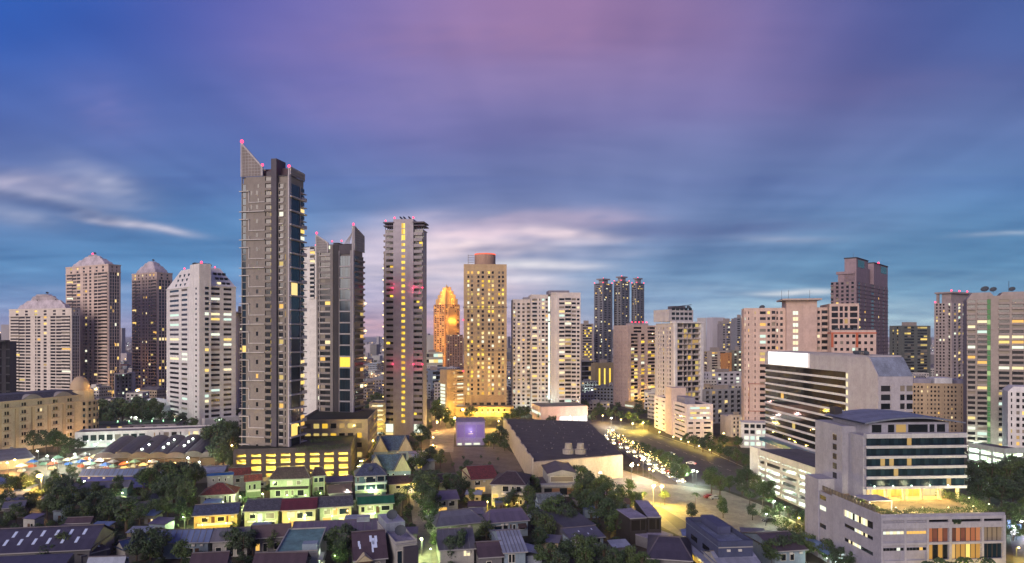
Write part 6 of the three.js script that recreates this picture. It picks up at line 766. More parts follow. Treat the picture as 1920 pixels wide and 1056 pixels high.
house('blue_cottage', 'pale blue two-storey cottage with a steep front gable', 'house', { e: [1010, 946, 1056, 943], yE: 8, rv: 924, yR: 11, roof: mat('tile', 0x68747c), walls: W_BLUE, win: [[0.14, 0.36, 5.4, 7.4, 'd'], [0.05, 0.95, 4.4, 5.2, 'B'], [0.1, 0.3, 1.4, 3.8, 'd'], [0.62, 0.68, 6.2, 7, 'd'], [0.86, 0.92, 6.2, 7, 'd']] });
house('dark_roof_house', 'house with a dark grey roof behind the round tree', 'house', { e: [1062, 992, 1117, 983], yE: 4.6, rv: 950, ru: 1080, yR: 7, full: 1.6, roof: mat('sheet', 0x4e5058), walls: W_GREY, win: [[0.6, 0.8, 2, 3.6, 'd']] });
{ const c = house('pavilion', 'pavilion with a dark sheet roof dotted by small roof lights', 'house', { e: [1070, 1012, 1136, 1006], yE: 5, rv: 986.5, yR: 6.2, full: 1.1, roof: mat('sheet', 0x575a68), walls: W_BLUE, win: [[0.1, 0.9, 3, 4.4, 'd']] }); skylights(c, 5, 6.2, [[0.2, 0.3, 0.6], [0.4, 0.6, 0.6], [0.6, 0.35, 0.6], [0.8, 0.7, 0.6]]); }
for (const [label, e, rv, ru, yE] of [['left of a pair of dark glass houses with pale flat roofs', [1181, 972, 1213, 970], 953, 1182, 8.6], ['right of a pair of dark glass houses with pale flat roofs', [1214, 969, 1240, 969], 938, 1178, 8.6]]) { const c = house('glass_house', label, 'house', { e, yE, rv, ru, yR: yE + 0.05, full: 1, roof: mat('flat', 0x9c98ae), walls: plain(0x33302f, { roughness: 0.3 }), eave: 0.05, win: [], group: 'pair of dark glass houses' }); block(c.g, 'glazing', plain(0x26241f, { roughness: 0.08 }), 0.6, c.len - 0.6, 4.6, 7.8, -0.04, 0.06); block(c.g, 'mullion', plain(0x4a443c), c.len * 0.6, c.len * 0.6 + 0.15, 4.6, 7.8, 0.06, 0.14); }
house('terrace_roof', 'pale angular terrace roof before the dark glass houses', 'shed', { e: [1222, 1012, 1262, 1002], yE: 3.4, rv: 992, ru: 1225, yR: 3.5, full: 1, roof: mat('flat', 0x9c98ae), walls: W_GREY, eave: 0.1 });
house('dark_roof_house', 'broad dark violet hip roof at the bottom edge right of the trees', 'house', { e: [1212, 1046, 1300, 1052], yE: 5, rv: 1006, ru: 1250, yR: 8, hip: 0.3, roof: mat('sheet', 0x4a4652), walls: W_GREY });
{ // indigo modern house
  const c = house('modern_house', 'indigo flat-roofed modern house with a lit ground floor', 'house', { e: [1347, 1026, 1412, 1024], yE: 10, rv: 978, ru: 1312, yR: 10.05, full: 1, roof: mat('flat', 0x77839c), walls: wall(0x3e4664), eave: 0.05, win: [[0.1, 0.9, 3, 4.2, 'd']] }); parapet(new MB(), 0, c.len, -c.dep, 0, 10.06, 1.4, 0.4).build('parapet', wall(0x3e4664), c.g); new MB().box(c.len * 0.45, c.len * 0.85, 10.1, 12.2, -c.dep + 0.5, -c.dep * 0.45).build('roof_block', wall(0x464c6c), c.g); new MB().box(-2.4, -0.02, 4.0, 4.6, -c.dep, 0.4).build('side_ledge', wall(0x8890a8), c.g); for (let k = 0; k < 7; k++) block(c.g, 'lit_pane', k === 5 || k < 2 ? LIT_YELLOW[2] : glow(1, 0.6, 0.12, 0.25), -0.1, -0.02, 0.6, 3.8, -c.dep * (k + 0.95) / 7, -c.dep * (k + 0.05) / 7); lampAt(c.g, -3, 3, -c.dep * 0.3, YELLOW, 30, 6); for (const z of [0.25, 0.62]) block(c.g, 'window', GLASS[0], -0.08, -0.01, 6.4, 7.8, -c.dep * (z + 0.2), -c.dep * z); }
house('brown_roof_house', 'house with a wide brown roof and blue-white gable wall', 'house', { e: [1452, 1034, 1516, 1030], yE: 5.6, rv: 998, ru: 1450, yR: 8, roof: mat('sheet', 0x554a52), walls: W_BLUE, win: [[0.2, 0.35, 2.6, 4.4, 'd'], [0.5, 0.62, 2.6, 4.4, 'd']] });
house('striped_roof_house', 'roof half white half brown at the bottom edge', 'house', { e: [1350, 1064, 1432, 1062], yE: 6, rv: 1032, yR: 8, roof: mat('sheet', 0x9aa0b4), walls: W_WHITE });
// --- big dark-roofed warehouse and its front hall
{
  const y = 11, o = [pt(945, 785, y), pt(1104, 790, y), pt(1168, 852, y), pt(1096, 858, y), pt(1000, 866, y)], c = [pt(1040, 830, 0)[0], 0, pt(1040, 830, 0)[2]], g = thing('warehouse', 'vast dark flat-roofed warehouse with a stepped pale side wall', 'warehouse', c), q = o.map((p) => [p[0] - c[0], p[2] - c[2]]);
  new MB().prism(q, 0, y - 0.3).build('wall', wall(0xcdbb9c), g); const s = 0.985; new MB().prism(q.map(([a, b]) => [a * s, b * s]), y - 0.4, y).build('roof', mat('flat', 0x4d484a), g);
  for (let k = 0; k < 12; k++) { const a = q[0], b = q[4], f = k / 12, f2 = (k + 1) / 12, L2 = (t) => [a[0] + (b[0] - a[0]) * t, a[1] + (b[1] - a[1]) * t], A = L2(f), E = L2(f2); const m = new MB(); m.prism([[A[0] - 0.5, A[1]], [E[0] - 0.5, E[1]], [E[0] + 0.1, E[1]], [A[0] + 0.1, A[1]]], 0, y + 0.6 + (k % 2) * 0.9); m.build('stepped_panel', wall(0xbdb09a), g); }
  for (const u of [1068, 1091]) { const p = pt(u, 855, y), x = p[0] - c[0], z = p[2] - c[2] - 6; new MB().cyl(x, z, 2.8, 2.8, y, y + 2.2, 14).cyl(x, z, 1.9, 1.6, y + 2.2, y + 5, 12).build('roof_cowl', wall(0x9a948c), g); } 
  const dots = new MB(); for (let k = 0; k < 70; k++) { const f = rnd(), h = rnd(), x = q[0][0] * (1 - f) * (1 - h) + q[1][0] * f * (1 - h) + q[2][0] * f * h + q[4][0] * (1 - f) * h, z = q[0][1] * (1 - f) * (1 - h) + q[1][1] * f * (1 - h) + q[2][1] * f * h + q[4][1] * (1 - f) * h, r = rr(0.1, 0.35); dots.box(x * s - r, x * s + r, y, y + rr(0.15, 0.5), z * s - r, z * s + r); } asStuff(dots.build('roof_clutter', plain(0x6a6462), g));
  for (let k = 0; k < 7; k++) { const p = pt(1100 + k * 9, 876 - k * 1.2, 6); block(g, 'vent_hole', GLASS[3], p[0] - c[0] - 0.4, p[0] - c[0] + 0.4, 3.4, 4.2, p[2] - c[2] - 6.5, p[2] - c[2] + 0.2); }
}
{ const B = site('violet_block', 'violet-lit glass showroom block at the edge of the scrub lot', 'showroom', { uL: 849, uC: 856, uR: 909, v: 836, t: 6 }), { g, w, R } = B, yt = B.top(792), l = 22; B.wall.box(0.4, w - 0.3, 0, yt, -l, -0.4); fbox(B.wall, B.L, 0, l, 0, yt, -0.4, 0); grid(B, R, [['p', 856, 858], ['g', 858, 870], ['p', 870, 872], ['g', 872, 892], ['p', 892, 894], ['g', 894, 907], ['p', 907, 909]], 4, yt - 5, 1, { lit: 0, glass: [plain(0x7d6da0, { roughness: 0.3 })] }); fbox(B.wall, R, 0, w, yt - 1, yt, -0.4, 0.02); for (const [a, b] of [[858, 866], [872, 884], [888, 900]]) addWin(B, R, R.s(a), R.s(b), 0.4, 1.6, -0.2, 0.1, LIT[5], 1, 'lit_slot'); fbox(B.wall, R, 0, w, 1.6, 4, -0.4, 0.5); roofDeck(B, -0.4, w + 0.4, -l, 0.4, yt + 0.3, mat('sheet', 0x7e7aa0)); lampAt(g, w * 0.5, 9, 5, new THREE.Color(0.6, 0.5, 1), 40, 10); block(g, 'wall_lamp', glow(1, 0.8, 0.5, 0.6), w * 0.5 - 1.4, w * 0.5 + 1.4, 7, 7.3, 0.1, 0.3); finish(B, wall(0x9a8fb4), 30); }
// --- sheds and roofs left
{ const c = house('factory_hall', 'large slate-violet factory roof with rows of roof lights, at the lower left corner', 'warehouse', { e: [-40, 1040, 170, 1030], yE: 6, rv: 988, ru: 90, yR: 10.5, roof: mat('sheet', 0x4b4858), walls: W_GREY }); skylights(c, 6, 10.5, [...Array(6)].flatMap((_, k) => [[0.2 + 0.13 * k, 0.72, 1.5], [0.17 + 0.13 * k, 0.4, 1.5]])); }
house('factory_annex', 'lower slate-violet annex roof along the bottom left edge', 'warehouse', { e: [-40, 1082, 110, 1074], yE: 5, rv: 1042, yR: 7.4, full: 1, roof: mat('sheet', 0x4b4858), walls: W_GREY });
{ const c = house('factory_shed', 'dark shed roof scattered with bright roof lights', 'warehouse', { e: [150, 1042, 205, 1028], yE: 4.5, rv: 996, ru: 225, yR: 6, full: 1.2, roof: mat('sheet', 0x403c44), walls: W_GREY }); skylights(c, 4.5, 6, [[0.2, 0.3, 1.2], [0.3, 0.5, 1.2], [0.45, 0.4, 1.2], [0.5, 0.65, 1.2], [0.62, 0.55, 1.2], [0.7, 0.8, 1.2], [0.85, 0.7, 1.2], [0.8, 0.35, 1.2], [0.4, 0.85, 1.2]], plain(0xc8d4e4)); }
{ const c = house('blue_warehouse', 'warehouse with a long pale blue ribbed roof and deep blue wall', 'warehouse', { e: [147, 892.5, 272, 892], yE: 5.5, rv: 879, ru: 225, yR: 8, roof: SHEET_BLUE, walls: wall(0x1f2c7a) }); seams(c, 5.5, 8, 14); }
house('low_shed', 'plain grey-mauve shed roof below the blue warehouse', 'shed', { e: [106, 920, 240, 914], yE: 4.4, rv: 903, ru: 190, yR: 6.4, roof: SHEET_GREY, walls: W_TEAL });
house('low_shed', 'pale blue shed roof at the left edge beside the sodium lamp', 'shed', { e: [-20, 912, 30, 904], yE: 5, rv: 894, yR: 6.8, roof: SHEET_BLUE, walls: W_CREAM });
house('low_shed', 'thin pale shed roof right of the blue warehouse', 'shed', { e: [296, 892, 420, 886], yE: 4.4, rv: 877, yR: 5.6, roof: SHEET_PALE, walls: W_GREY });
house('hut', 'grey-violet hut roof in the trees near the left edge', 'shed', { e: [2, 954, 46, 950], yE: 4, rv: 940, yR: 5.4, roof: SHEET_GREY, walls: W_GREY });
house('hut', 'dark hut roof in the grove above the factory shed', 'shed', { e: [236, 956, 282, 950], yE: 4.2, rv: 942, yR: 5.8, roof: SHEET_GREY, walls: W_GREY });
house('hut', 'dark blue hut roof stepping up behind the grove', 'shed', { e: [256, 944, 300, 934], yE: 4.4, rv: 928, yR: 6, roof: SHEET_GREY, walls: W_GREY });
house('low_shed', 'dark canteen roof at the left edge behind the orange lamps', 'shed', { e: [-10, 866, 66, 858], yE: 4.6, rv: 842, yR: 7, roof: SHEET_GREY, walls: W_CREAM });
house('hut', 'low dark storage roofs behind the factory hall', 'shed', { e: [120, 982, 170, 980], yE: 3.6, rv: 970, yR: 5, roof: SHEET_BROWN, walls: W_GREY });
// --- barrel-roofed market sheds
function barrel(label, uN, vN, uF, vF, w, h, m) {
  const a = pt(uN, vN), b = pt(uF, vF), len = Math.hypot(b[0] - a[0], b[2] - a[2]), th = Math.atan2(-(b[0] - a[0]), -(b[2] - a[2])), g = thing('market_shed', label, 'market shed', [a[0], 0, a[2]], th, 'barrel-roofed market sheds'), N = 8, mb = new MB(), f = (k) => [-w / 2 * Math.cos(Math.PI * k / N), 4 + h * Math.sin(Math.PI * k / N)];
  for (let k = 0; k < N; k++) { const p = f(k), q = f(k + 1); mb.quad([p[0], p[1], 0], [p[0], p[1], -len], [q[0], q[1], -len], [q[0], q[1], 0]).quad([q[0], q[1] - 0.1, 0], [q[0], q[1] - 0.1, -len], [p[0], p[1] - 0.1, -len], [p[0], p[1] - 0.1, 0]).tri([0, 4, 0.02], [p[0], p[1], 0.02], [q[0], q[1], 0.02]); } mb.build('barrel_roof', m, g); for (const x of [-w / 2 + 0.3, w / 2 - 0.3]) for (let k = 0; k < 5; k++) block(g, 'post', plain(0x6a6460), x - 0.12, x + 0.12, 0, 4.05, -len * k / 4 - 0.12, -len * k / 4 + 0.12);
  new MB().box(-w / 2 + 0.6, w / 2 - 0.6, 0, 3.6, -len, -0.8).build('stalls', wall(0x66523c), g);
}
['first', 'second', 'third', 'fourth', 'fifth', 'sixth', 'seventh'].forEach((nth, k) => barrel(`${nth} barrel-roofed market shed counted from the blue warehouse side`, 196 + k * 33, 874 - (k > 4 ? 2 : 0), 238 + k * 31.5, 839 - k * 0.6, 10.5, 3.2, mat('sheet', k % 2 ? 0x4a4446 : 0x54494a)));
// --- market stalls: small tents
const TENT = [0xb8b8b0, 0x3b62a8, 0x9a9a92, 0xb05a3a, 0x7fa58e, 0xc2b48a];
const stallPlaces = [[128, 872], [141, 868], [152, 876], [163, 870], [176, 866], [186, 874], [170, 880], [198, 882], [212, 876], [232, 880], [252, 876], [268, 882], [286, 876], [300, 872], [158, 862], [60, 876], [82, 872], [98, 880], [40, 884], [108, 868]];
const stallSeen = {}, NTH = ['first', 'second', 'third', 'fourth', 'fifth'];
stallPlaces.sort((a, b) => a[0] - b[0]).forEach(([u, v], k) => { const p = pt(u, v), hex = TENT[k % 6], cn = ['grey', 'blue', 'pale', 'orange', 'mint', 'straw'][k % 6], no = stallSeen[cn] = (stallSeen[cn] ?? 0) + 1, g = thing('market_stall', `${NTH[no - 1]} market stall from the left with ${cn === 'orange' ? 'an' : 'a'} ${cn} canopy on the lit ground`, 'market stall', p, rr(-0.4, 0.4), 'market stalls on the lit ground'); frustum(new MB(), -2, 2, -2, 2, 2.6, 3.8, 1.6, 1.6).build('canopy', plain(hex), g); for (const [x, z] of [[-1.8, -1.8], [1.8, -1.8], [1.8, 1.8], [-1.8, 1.8]]) block(g, 'post', plain(0x888888), x - 0.05, x + 0.05, 0, 2.6, z - 0.05, z + 0.05); new MB().box(-1.5, 1.5, 0.0, 0.9, -1, 1).box(-1.2, 1.2, 0.9, 1.3, -0.6, 0.6).build('counter', plain(TENT[(k + 2) % 6]), g); });
// ================= ground, roads and lots =================
{ const g = new MB(); g.quad([-7600, 0, 200], [7600, 0, 200], [7600, 0, -9500], [-7600, 0, -9500]); asStructure(g.build('ground', mat('ground', 0x6f6a60))); }
const lots = [];
const inside = (o, x, z) => { let r = false; for (let i = 0, j = o.length - 1; i < o.length; j = i++) if ((o[i][1] > z) !== (o[j][1] > z) && x < (o[j][0] - o[i][0]) * (z - o[i][1]) / (o[j][1] - o[i][1]) + o[i][0]) r = !r; return r; };
function lot(name, label, px, y, m) { const o = px.map(([u, v]) => { const p = pt(u, v, 0); return [p[0], p[2]]; }), mb = new MB(); mb.prism(o, y - 0.06, y); lots.push(o); const k = mb.build(name, m); asStructure(k); k.userData.label = label; return k; }
const ASPHALT = mat('flat', 0x4a4a50, { roughness: 0.75 }), CONCRETE = mat('flat', 0x9a9284, { roughness: 0.8 }), DIRT = mat('flat', 0x7d6f5e), PAVE = mat('flat', 0x8f8678);
lot('boulevard_road', 'wide dark boulevard curving past the low white office', [[1100, 787], [1168, 790], [1236, 818], [1335, 851], [1412, 886], [1455, 925], [1415, 938], [1352, 915], [1290, 908], [1272, 893], [1215, 852], [1160, 822], [1112, 800]], 0.02, ASPHALT);
lot('queue_road', 'narrow road with queuing cars between warehouse and hedge', [[1108, 802], [1128, 802], [1185, 832], [1285, 893], [1302, 912], [1298, 932], [1262, 930], [1240, 905], [1170, 850]], 0.024, ASPHALT);
lot('plaza', 'pale open parking plaza with scattered trees', [[1160, 918], [1240, 906], [1300, 914], [1360, 922], [1420, 944], [1505, 985], [1508, 1004], [1420, 1012], [1300, 1018], [1225, 980], [1180, 945]], 0.028, CONCRETE);
lot('side_road', 'grey side road beyond the dark glass houses', [[1222, 950], [1238, 950], [1330, 1006], [1328, 1022], [1300, 1018]], 0.034, ASPHALT);
lot('car_yard', 'lit yard with parked cars before the warehouse', [[1085, 886], [1170, 882], [1235, 905], [1200, 925], [1105, 915], [1080, 905]], 0.026, CONCRETE);
lot('lane', 'narrow lane lit green between the houses', [[765, 905], [792, 903], [806, 950], [820, 1000], [832, 1070], [784, 1070], [776, 1000], [770, 950]], 0.024, CONCRETE);
lot('car_park_lane', 'curving lane between the car park podium and blue halls', [[662, 910], [682, 905], [700, 858], [724, 815], [742, 792], [728, 790], [706, 812], [684, 850], [668, 885]], 0.024, mat('flat', 0x7a6a60));
lot('cross_road', 'road in front of the hotel tower podium', [[690, 806], [860, 803], [960, 802], [960, 812], [860, 813], [690, 818]], 0.02, mat('flat', 0x8a7868));
lot('approach_road', 'curving approach road between slender tower and hotel', [[812, 805], [838, 805], [832, 780], [812, 752], [806, 752], [808, 780]], 0.024, mat('flat', 0x8a7868));
lot('court', 'concrete court beside the violet showroom', [[806, 813], [852, 813], [850, 848], [806, 848]], 0.028, CONCRETE);
lot('scrub_lot', 'brown scrub lot behind the villas', [[840, 838], [945, 838], [990, 872], [978, 884], [890, 896], [856, 890]], 0.02, DIRT);
lot('market_ground', 'trampled lit market ground', [[-60, 862], [120, 852], [250, 834], [430, 834], [430, 886], [290, 890], [-60, 894]], 0.02, mat('flat', 0x8a7a68));
lot('house_lane', 'lit lane before the terraced houses', [[352, 1000], [740, 976], [744, 986], [352, 1010]], 0.02, CONCRETE);
lot('rear_lane', 'lit lane behind the terraced houses', [[440, 962], [665, 944], [668, 938], [440, 948]], 0.022, CONCRETE);
lot('hotel_drive', 'drive and verge beside the white hotel', [[1890, 990], [1980, 1000], [1990, 1090], [1900, 1090], [1900, 1040]], 0.02, ASPHALT);
// kerb of the boulevard
{ const m = new MB(), px = [[1236, 816], [1335, 849], [1412, 884], [1455, 923]]; for (let k = 0; k < 3; k++) { const a = pt(...px[k]), b = pt(...px[k + 1]); m.bar([a[0], 0.07, a[2]], [b[0], 0.07, b[2]], 0.5, 0.14); } asStructure(m.build('boulevard_kerb', wall(0x9a948c))); }
{ const m = new MB(); for (let k = 0; k < 16; k++) { const f = k / 16, a = pt(1150 + 262 * f, 797 + 102 * f), b = pt(1150 + 262 * (f + 0.03), 797 + 102 * (f + 0.03)); m.bar([a[0], 0.025, a[2]], [b[0], 0.025, b[2]], 0.2, 0.012); } asStructure(m.build('lane_markings', plain(0xb8b4a8))); }

// ================= trees =================
const ordinal = ['first', 'second', 'third', 'fourth', 'fifth', 'sixth', 'seventh', 'eighth', 'ninth', 'tenth', 'eleventh', 'twelfth', 'thirteenth', 'fourteenth', 'fifteenth', 'sixteenth', 'seventeenth', 'eighteenth', 'nineteenth', 'twentieth', 'twenty-first', 'twenty-second', 'twenty-third', 'twenty-fourth', 'twenty-fifth', 'twenty-sixth', 'twenty-seventh', 'twenty-eighth', 'twenty-ninth', 'thirtieth'];
const leafMat = (r, g, b) => { const m = new THREE.MeshPhysicalMaterial({ roughness: 0.8, transmission: 0.3, thickness: 0, side: THREE.DoubleSide, map: TEX.leaf }); m.color.setRGB(r, g, b); return m; };
const LEAVES = [leafMat(0.06, 0.13, 0.03), leafMat(0.045, 0.11, 0.03), leafMat(0.08, 0.16, 0.03), leafMat(0.05, 0.105, 0.04), leafMat(0.10, 0.17, 0.035)];
const BARK = plain(0x4a3e33), BARK_PALE = plain(0x6b6056);
function leafQuad(mb, x, y, z, s, nx, ny, nz) { // a bent two-triangle leaf spray
  const n = new THREE.Vector3(nx + rr(-0.8, 0.8), ny + rr(-0.5, 0.9), nz + rr(-0.8, 0.8)).normalize(), t = new THREE.Vector3(rr(-1, 1), rr(-1, 1), rr(-1, 1)).cross(n).normalize().multiplyScalar(s), b = n.clone().cross(t).normalize().multiplyScalar(s * rr(0.45, 0.7)), dr = -s * 0.25;
  mb.tri([x - t.x, y - t.y, z - t.z], [x + b.x, y + b.y + dr, z + b.z], [x + t.x, y + t.y, z + t.z]).tri([x - t.x, y - t.y, z - t.z], [x + t.x, y + t.y, z + t.z], [x - b.x, y - b.y + dr, z - b.z]);
}
function broadleaf(kind) { // unit: 10 m tall
  const trunk = new MB(), crown = new MB(), clumps = [], top = 10, low = kind === 'open' ? 4.4 : kind === 'low' ? 1.6 : 3.2, R = kind === 'column' ? 1.5 : kind === 'open' ? 4.2 : kind === 'low' ? 4.6 : 3.9, n = kind === 'column' ? 12 : kind === 'open' ? 15 : 20;
  for (let k = 0; k < n; k++) { const a = rr(0, 6.283), h = rnd(), prof = kind === 'column' ? 1 : Math.sin(Math.PI * (0.18 + 0.74 * h)), q = R * prof * Math.sqrt(rr(0.15, 1)) * 0.78; clumps.push([q * Math.cos(a) * rr(0.8, 1.2), low + 0.8 + h * (top - low - 1.8), q * Math.sin(a), kind === 'column' ? rr(0.8, 1.2) : rr(1.1, 1.9)]); }
  for (const [x, y, z, r] of clumps) { const m = kind === 'column' ? 60 : kind === 'open' ? 52 : 66; for (let k = 0; k < m; k++) { const u = rr(-1, 1), a = rr(0, 6.283), s = Math.sqrt(1 - u * u), q = r * (0.55 + 0.5 * rnd()); leafQuad(crown, x + q * s * Math.cos(a), y + q * u * 0.8, z + q * s * Math.sin(a), rr(0.22, 0.46), s * Math.cos(a), u + 0.3, s * Math.sin(a)); } }
  trunk.cyl(0, 0, 0.26, 0.16, 0, low + 1, 7); clumps.slice(0, 7).forEach(([x, y, z]) => trunk.bar([0, low + rr(-0.6, 0.8), 0], [x * 0.9, y, z * 0.9], 0.14)); return [trunk.geo(), crown.geo()];
}
function palm() {
  const trunk = new MB(), crown = new MB(); let px = 0, pz = 0; for (let k = 0; k < 5; k++) { const x = 0.12 * k * k * 0.3; trunk.bar([px, k * 1.7, pz], [x, (k + 1) * 1.7, 0], 0.3 - k * 0.03); px = x; }
  for (let f = 0; f < 15; f++) { const a = f * 2.4, lift = rr(0.1, 0.9), L = rr(2.6, 3.6); let p = [px, 8.5, pz]; for (let k = 1; k <= 6; k++) { const t = k / 6, q = [px + Math.cos(a) * L * t, 8.5 + lift * 2.4 * t - 3.4 * t * t, pz + Math.sin(a) * L * t], w = 0.5 * Math.sin(Math.PI * (0.1 + 0.85 * t)), sx = -Math.sin(a) * w, sz = Math.cos(a) * w; crown.tri(p, [p[0] + sx * 1.4, p[1] - 0.35, p[2] + sz * 1.4], q).tri(p, q, [p[0] - sx * 1.4, p[1] - 0.35, p[2] - sz * 1.4]); p = q; } }
  return [trunk.geo(), crown.geo()];
}
const SPECIES = { round: [0, 0, 0].map(() => broadleaf('round')), open: [0, 0].map(() => broadleaf('open')), low: [0, 0].map(() => broadleaf('low')), column: [broadleaf('column')], palm: [palm(), palm()] };
let treeCount = 0;
function tree(kind, pos, h, label, group, wide = 1, lm) {
  const sp = SPECIES[kind], [tg, cg] = sp[treeCount % sp.length], g = thing(kind === 'palm' ? 'palm_tree' : kind === 'low' ? 'bushy_tree' : 'tree', label, kind === 'palm' ? 'palm' : 'tree', pos, rr(0, 6.28), group), s = h / 10; g.scale.set(s * wide, s, s * wide); treeCount++;
  const a = new THREE.Mesh(tg, kind === 'palm' ? BARK_PALE : BARK); a.name = 'trunk'; const b = new THREE.Mesh(cg, lm ?? (kind === 'palm' ? LEAVES[treeCount % 2 + 1] : LEAVES[(treeCount * 3) % 5])); b.name = 'crown'; g.add(a, b); return g;
}
const word = { round: 'round-crowned tree', open: 'open-crowned tree', low: 'low bushy tree', column: 'columnar tree', palm: 'palm' };
function grove(phrase, list, y = 0, lm) { // [u, v, height, kind, widening]
  list = [...list].sort((a, b) => a[0] - b[0]); const seen = {}, total = {}; for (const q of list) total[q[3] ?? 'round'] = (total[q[3] ?? 'round'] ?? 0) + 1;
  for (const [u, v, h, kind = 'round', wide = 1] of list) { const k = seen[kind] = (seen[kind] ?? 0) + 1; tree(kind, pt(u, v, y), h, total[kind] > 1 ? `${ordinal[k - 1]} ${word[kind]} from the left ${phrase}` : `lone ${word[kind]} ${phrase}`, `trees ${phrase}`, wide, lm); }
}
grove('before the classical block', [[62, 848, 13], [86, 852, 15], [108, 850, 13], [128, 850, 10, 'low'], [148, 846, 8, 'low'], [100, 842, 12]]);
grove('behind the white market hall', [[180, 800, 17], [196, 796, 19], [212, 798, 18], [230, 796, 20], [248, 798, 19], [266, 796, 20], [284, 797, 19], [300, 798, 18], [318, 806, 14], [340, 808, 12], [362, 810, 11], [222, 788, 19], [258, 788, 20], [190, 786, 18], [290, 788, 18], [206, 804, 15], [276, 804, 15]]);
grove('at the left foot of the parking podium', [[398, 846, 16], [410, 856, 18], [424, 850, 20], [434, 864, 17], [404, 872, 13], [418, 882, 13], [430, 884, 10], [388, 838, 13], [436, 842, 18]]);
grove('among the market sheds', [[283, 852, 8], [122, 862, 7, 'low'], [132, 892, 6, 'low'], [150, 850, 7, 'open']]);
grove('in the dark grove by the left edge', [[14, 930, 10], [36, 936, 10], [50, 926, 9], [104, 940, 11, 'low'], [120, 946, 12], [56, 962, 8, 'low'], [88, 972, 9], [112, 976, 13], [136, 960, 10, 'low'], [30, 982, 8, 'low'], [158, 956, 9], [176, 972, 10], [196, 960, 9, 'low'], [204, 984, 10], [216, 944, 9], [180, 938, 8], [150, 934, 8], [232, 978, 9], [222, 930, 9], [246, 968, 8, 'low'], [12, 960, 9, 'low'], [130, 986, 8], [156, 984, 9]]);
grove('in the tall grove left of the villa', [[282, 930, 12], [300, 922, 13], [318, 926, 14], [336, 922, 14], [352, 926, 13], [366, 918, 12], [306, 950, 12], [330, 952, 13], [350, 958, 12], [270, 962, 9], [290, 978, 9, 'low'], [314, 976, 10], [336, 978, 9], [352, 984, 7, 'low'], [262, 985, 8], [268, 918, 10], [236, 1004, 13, 'column', 1.6]]);
grove('at the bottom edge left of the teal roof', [[118, 1062, 10], [138, 1052, 9], [160, 1050, 8, 'low'], [256, 1062, 11], [282, 1060, 11], [304, 1054, 10, 'low'], [340, 1062, 8], [438, 1044, 9], [456, 1048, 9], [474, 1040, 8], [512, 1036, 7, 'low'], [90, 1070, 8, 'low']]);
grove('between the teal and brown roofs', [[632, 1054, 11], [652, 1058, 12], [640, 1070, 9]]);
grove('along the green-lit lane', [[752, 968, 9, 'palm'], [764, 958, 11, 'palm'], [742, 960, 8], [790, 944, 13], [804, 950, 14], [796, 966, 12], [812, 972, 11], [806, 992, 10], [786, 926, 11], [812, 928, 11], [838, 942, 12, 'column', 0.9], [852, 944, 12, 'column', 0.9], [816, 1004, 9, 'low'], [824, 1036, 8, 'low'], [842, 918, 8, 'low']]);
grove('round the blue halls', [[790, 842, 15], [776, 858, 10, 'low'], [788, 884, 11, 'low'], [806, 878, 11], [826, 880, 10], [770, 892, 9], [744, 892, 8, 'low'], [812, 866, 9, 'open'], [694, 868, 6, 'low'], [704, 846, 6, 'low'], [716, 826, 6, 'low'], [730, 806, 7, 'low']]);
grove('beside the warehouse wall', [[938, 838, 13], [926, 842, 10], [916, 836, 8, 'low'], [946, 846, 8, 'low']]);
grove('on the scrub lot', [[868, 862, 2.4, 'low'], [884, 872, 2.2, 'low'], [902, 860, 2, 'low'], [918, 874, 2.4, 'low'], [934, 864, 2, 'low'], [850, 876, 2.6, 'low'], [908, 884, 4, 'low'], [876, 888, 7], [866, 902, 7]]);
grove('round the white villa', [[962, 954, 8], [984, 944, 8, 'palm'], [992, 952, 9], [946, 958, 6, 'low'], [1000, 930, 9], [870, 924, 7, 'low'], [930, 956, 5, 'palm'], [884, 954, 8, 'column'], [1004, 966, 9]]);
grove('between the bungalows', [[912, 1012, 7, 'low'], [1008, 1002, 9], [1024, 1014, 9, 'low'], [1000, 988, 8], [864, 1056, 10], [846, 1060, 9], [1036, 994, 12], [1062, 998, 10], [1050, 984, 11], [912, 1046, 5, 'low'], [1012, 1036, 8]]);
grove('in the grove left of the dark glass houses', [[1078, 912, 10], [1092, 926, 12], [1104, 940, 12], [1120, 948, 12], [1136, 962, 12], [1100, 968, 11], [1118, 986, 12], [1142, 992, 11], [1158, 1004, 9, 'low'], [1152, 976, 11], [1086, 950, 10], [1166, 990, 9], [1176, 1010, 8, 'low'], [1140, 936, 9, 'open'], [1160, 950, 8, 'open'], [1128, 924, 8, 'open']]);
grove('beside the strong yellow lamp', [[1166, 946, 9, 'palm'], [1182, 954, 8], [1196, 962, 8], [1178, 934, 8, 'open'], [1206, 948, 6, 'palm'], [1246, 948, 6, 'open']]);
grove('in the big clump at the bottom edge', [[1010, 1066, 7], [1034, 1070, 8], [1060, 1062, 8], [1084, 1058, 9], [1108, 1060, 9], [1132, 1070, 8], [1156, 1076, 8], [1182, 1074, 8], [1204, 1080, 7], [1096, 1080, 9], [1050, 1084, 8], [1226, 1086, 6]]);
grove('standing on the pale plaza', [[1298, 978, 7], [1356, 972, 7], [1411, 976, 6.5], [1304, 952, 6.5, 'palm'], [1352, 956, 6], [1406, 950, 6.5, 'open']]);
grove('at the boulevard end of the plaza', [[1334, 926, 12], [1350, 930, 9], [1368, 924, 8], [1386, 918, 9], [1400, 914, 9], [1416, 932, 10], [1432, 944, 9], [1392, 930, 7, 'low'], [1444, 934, 8]]);
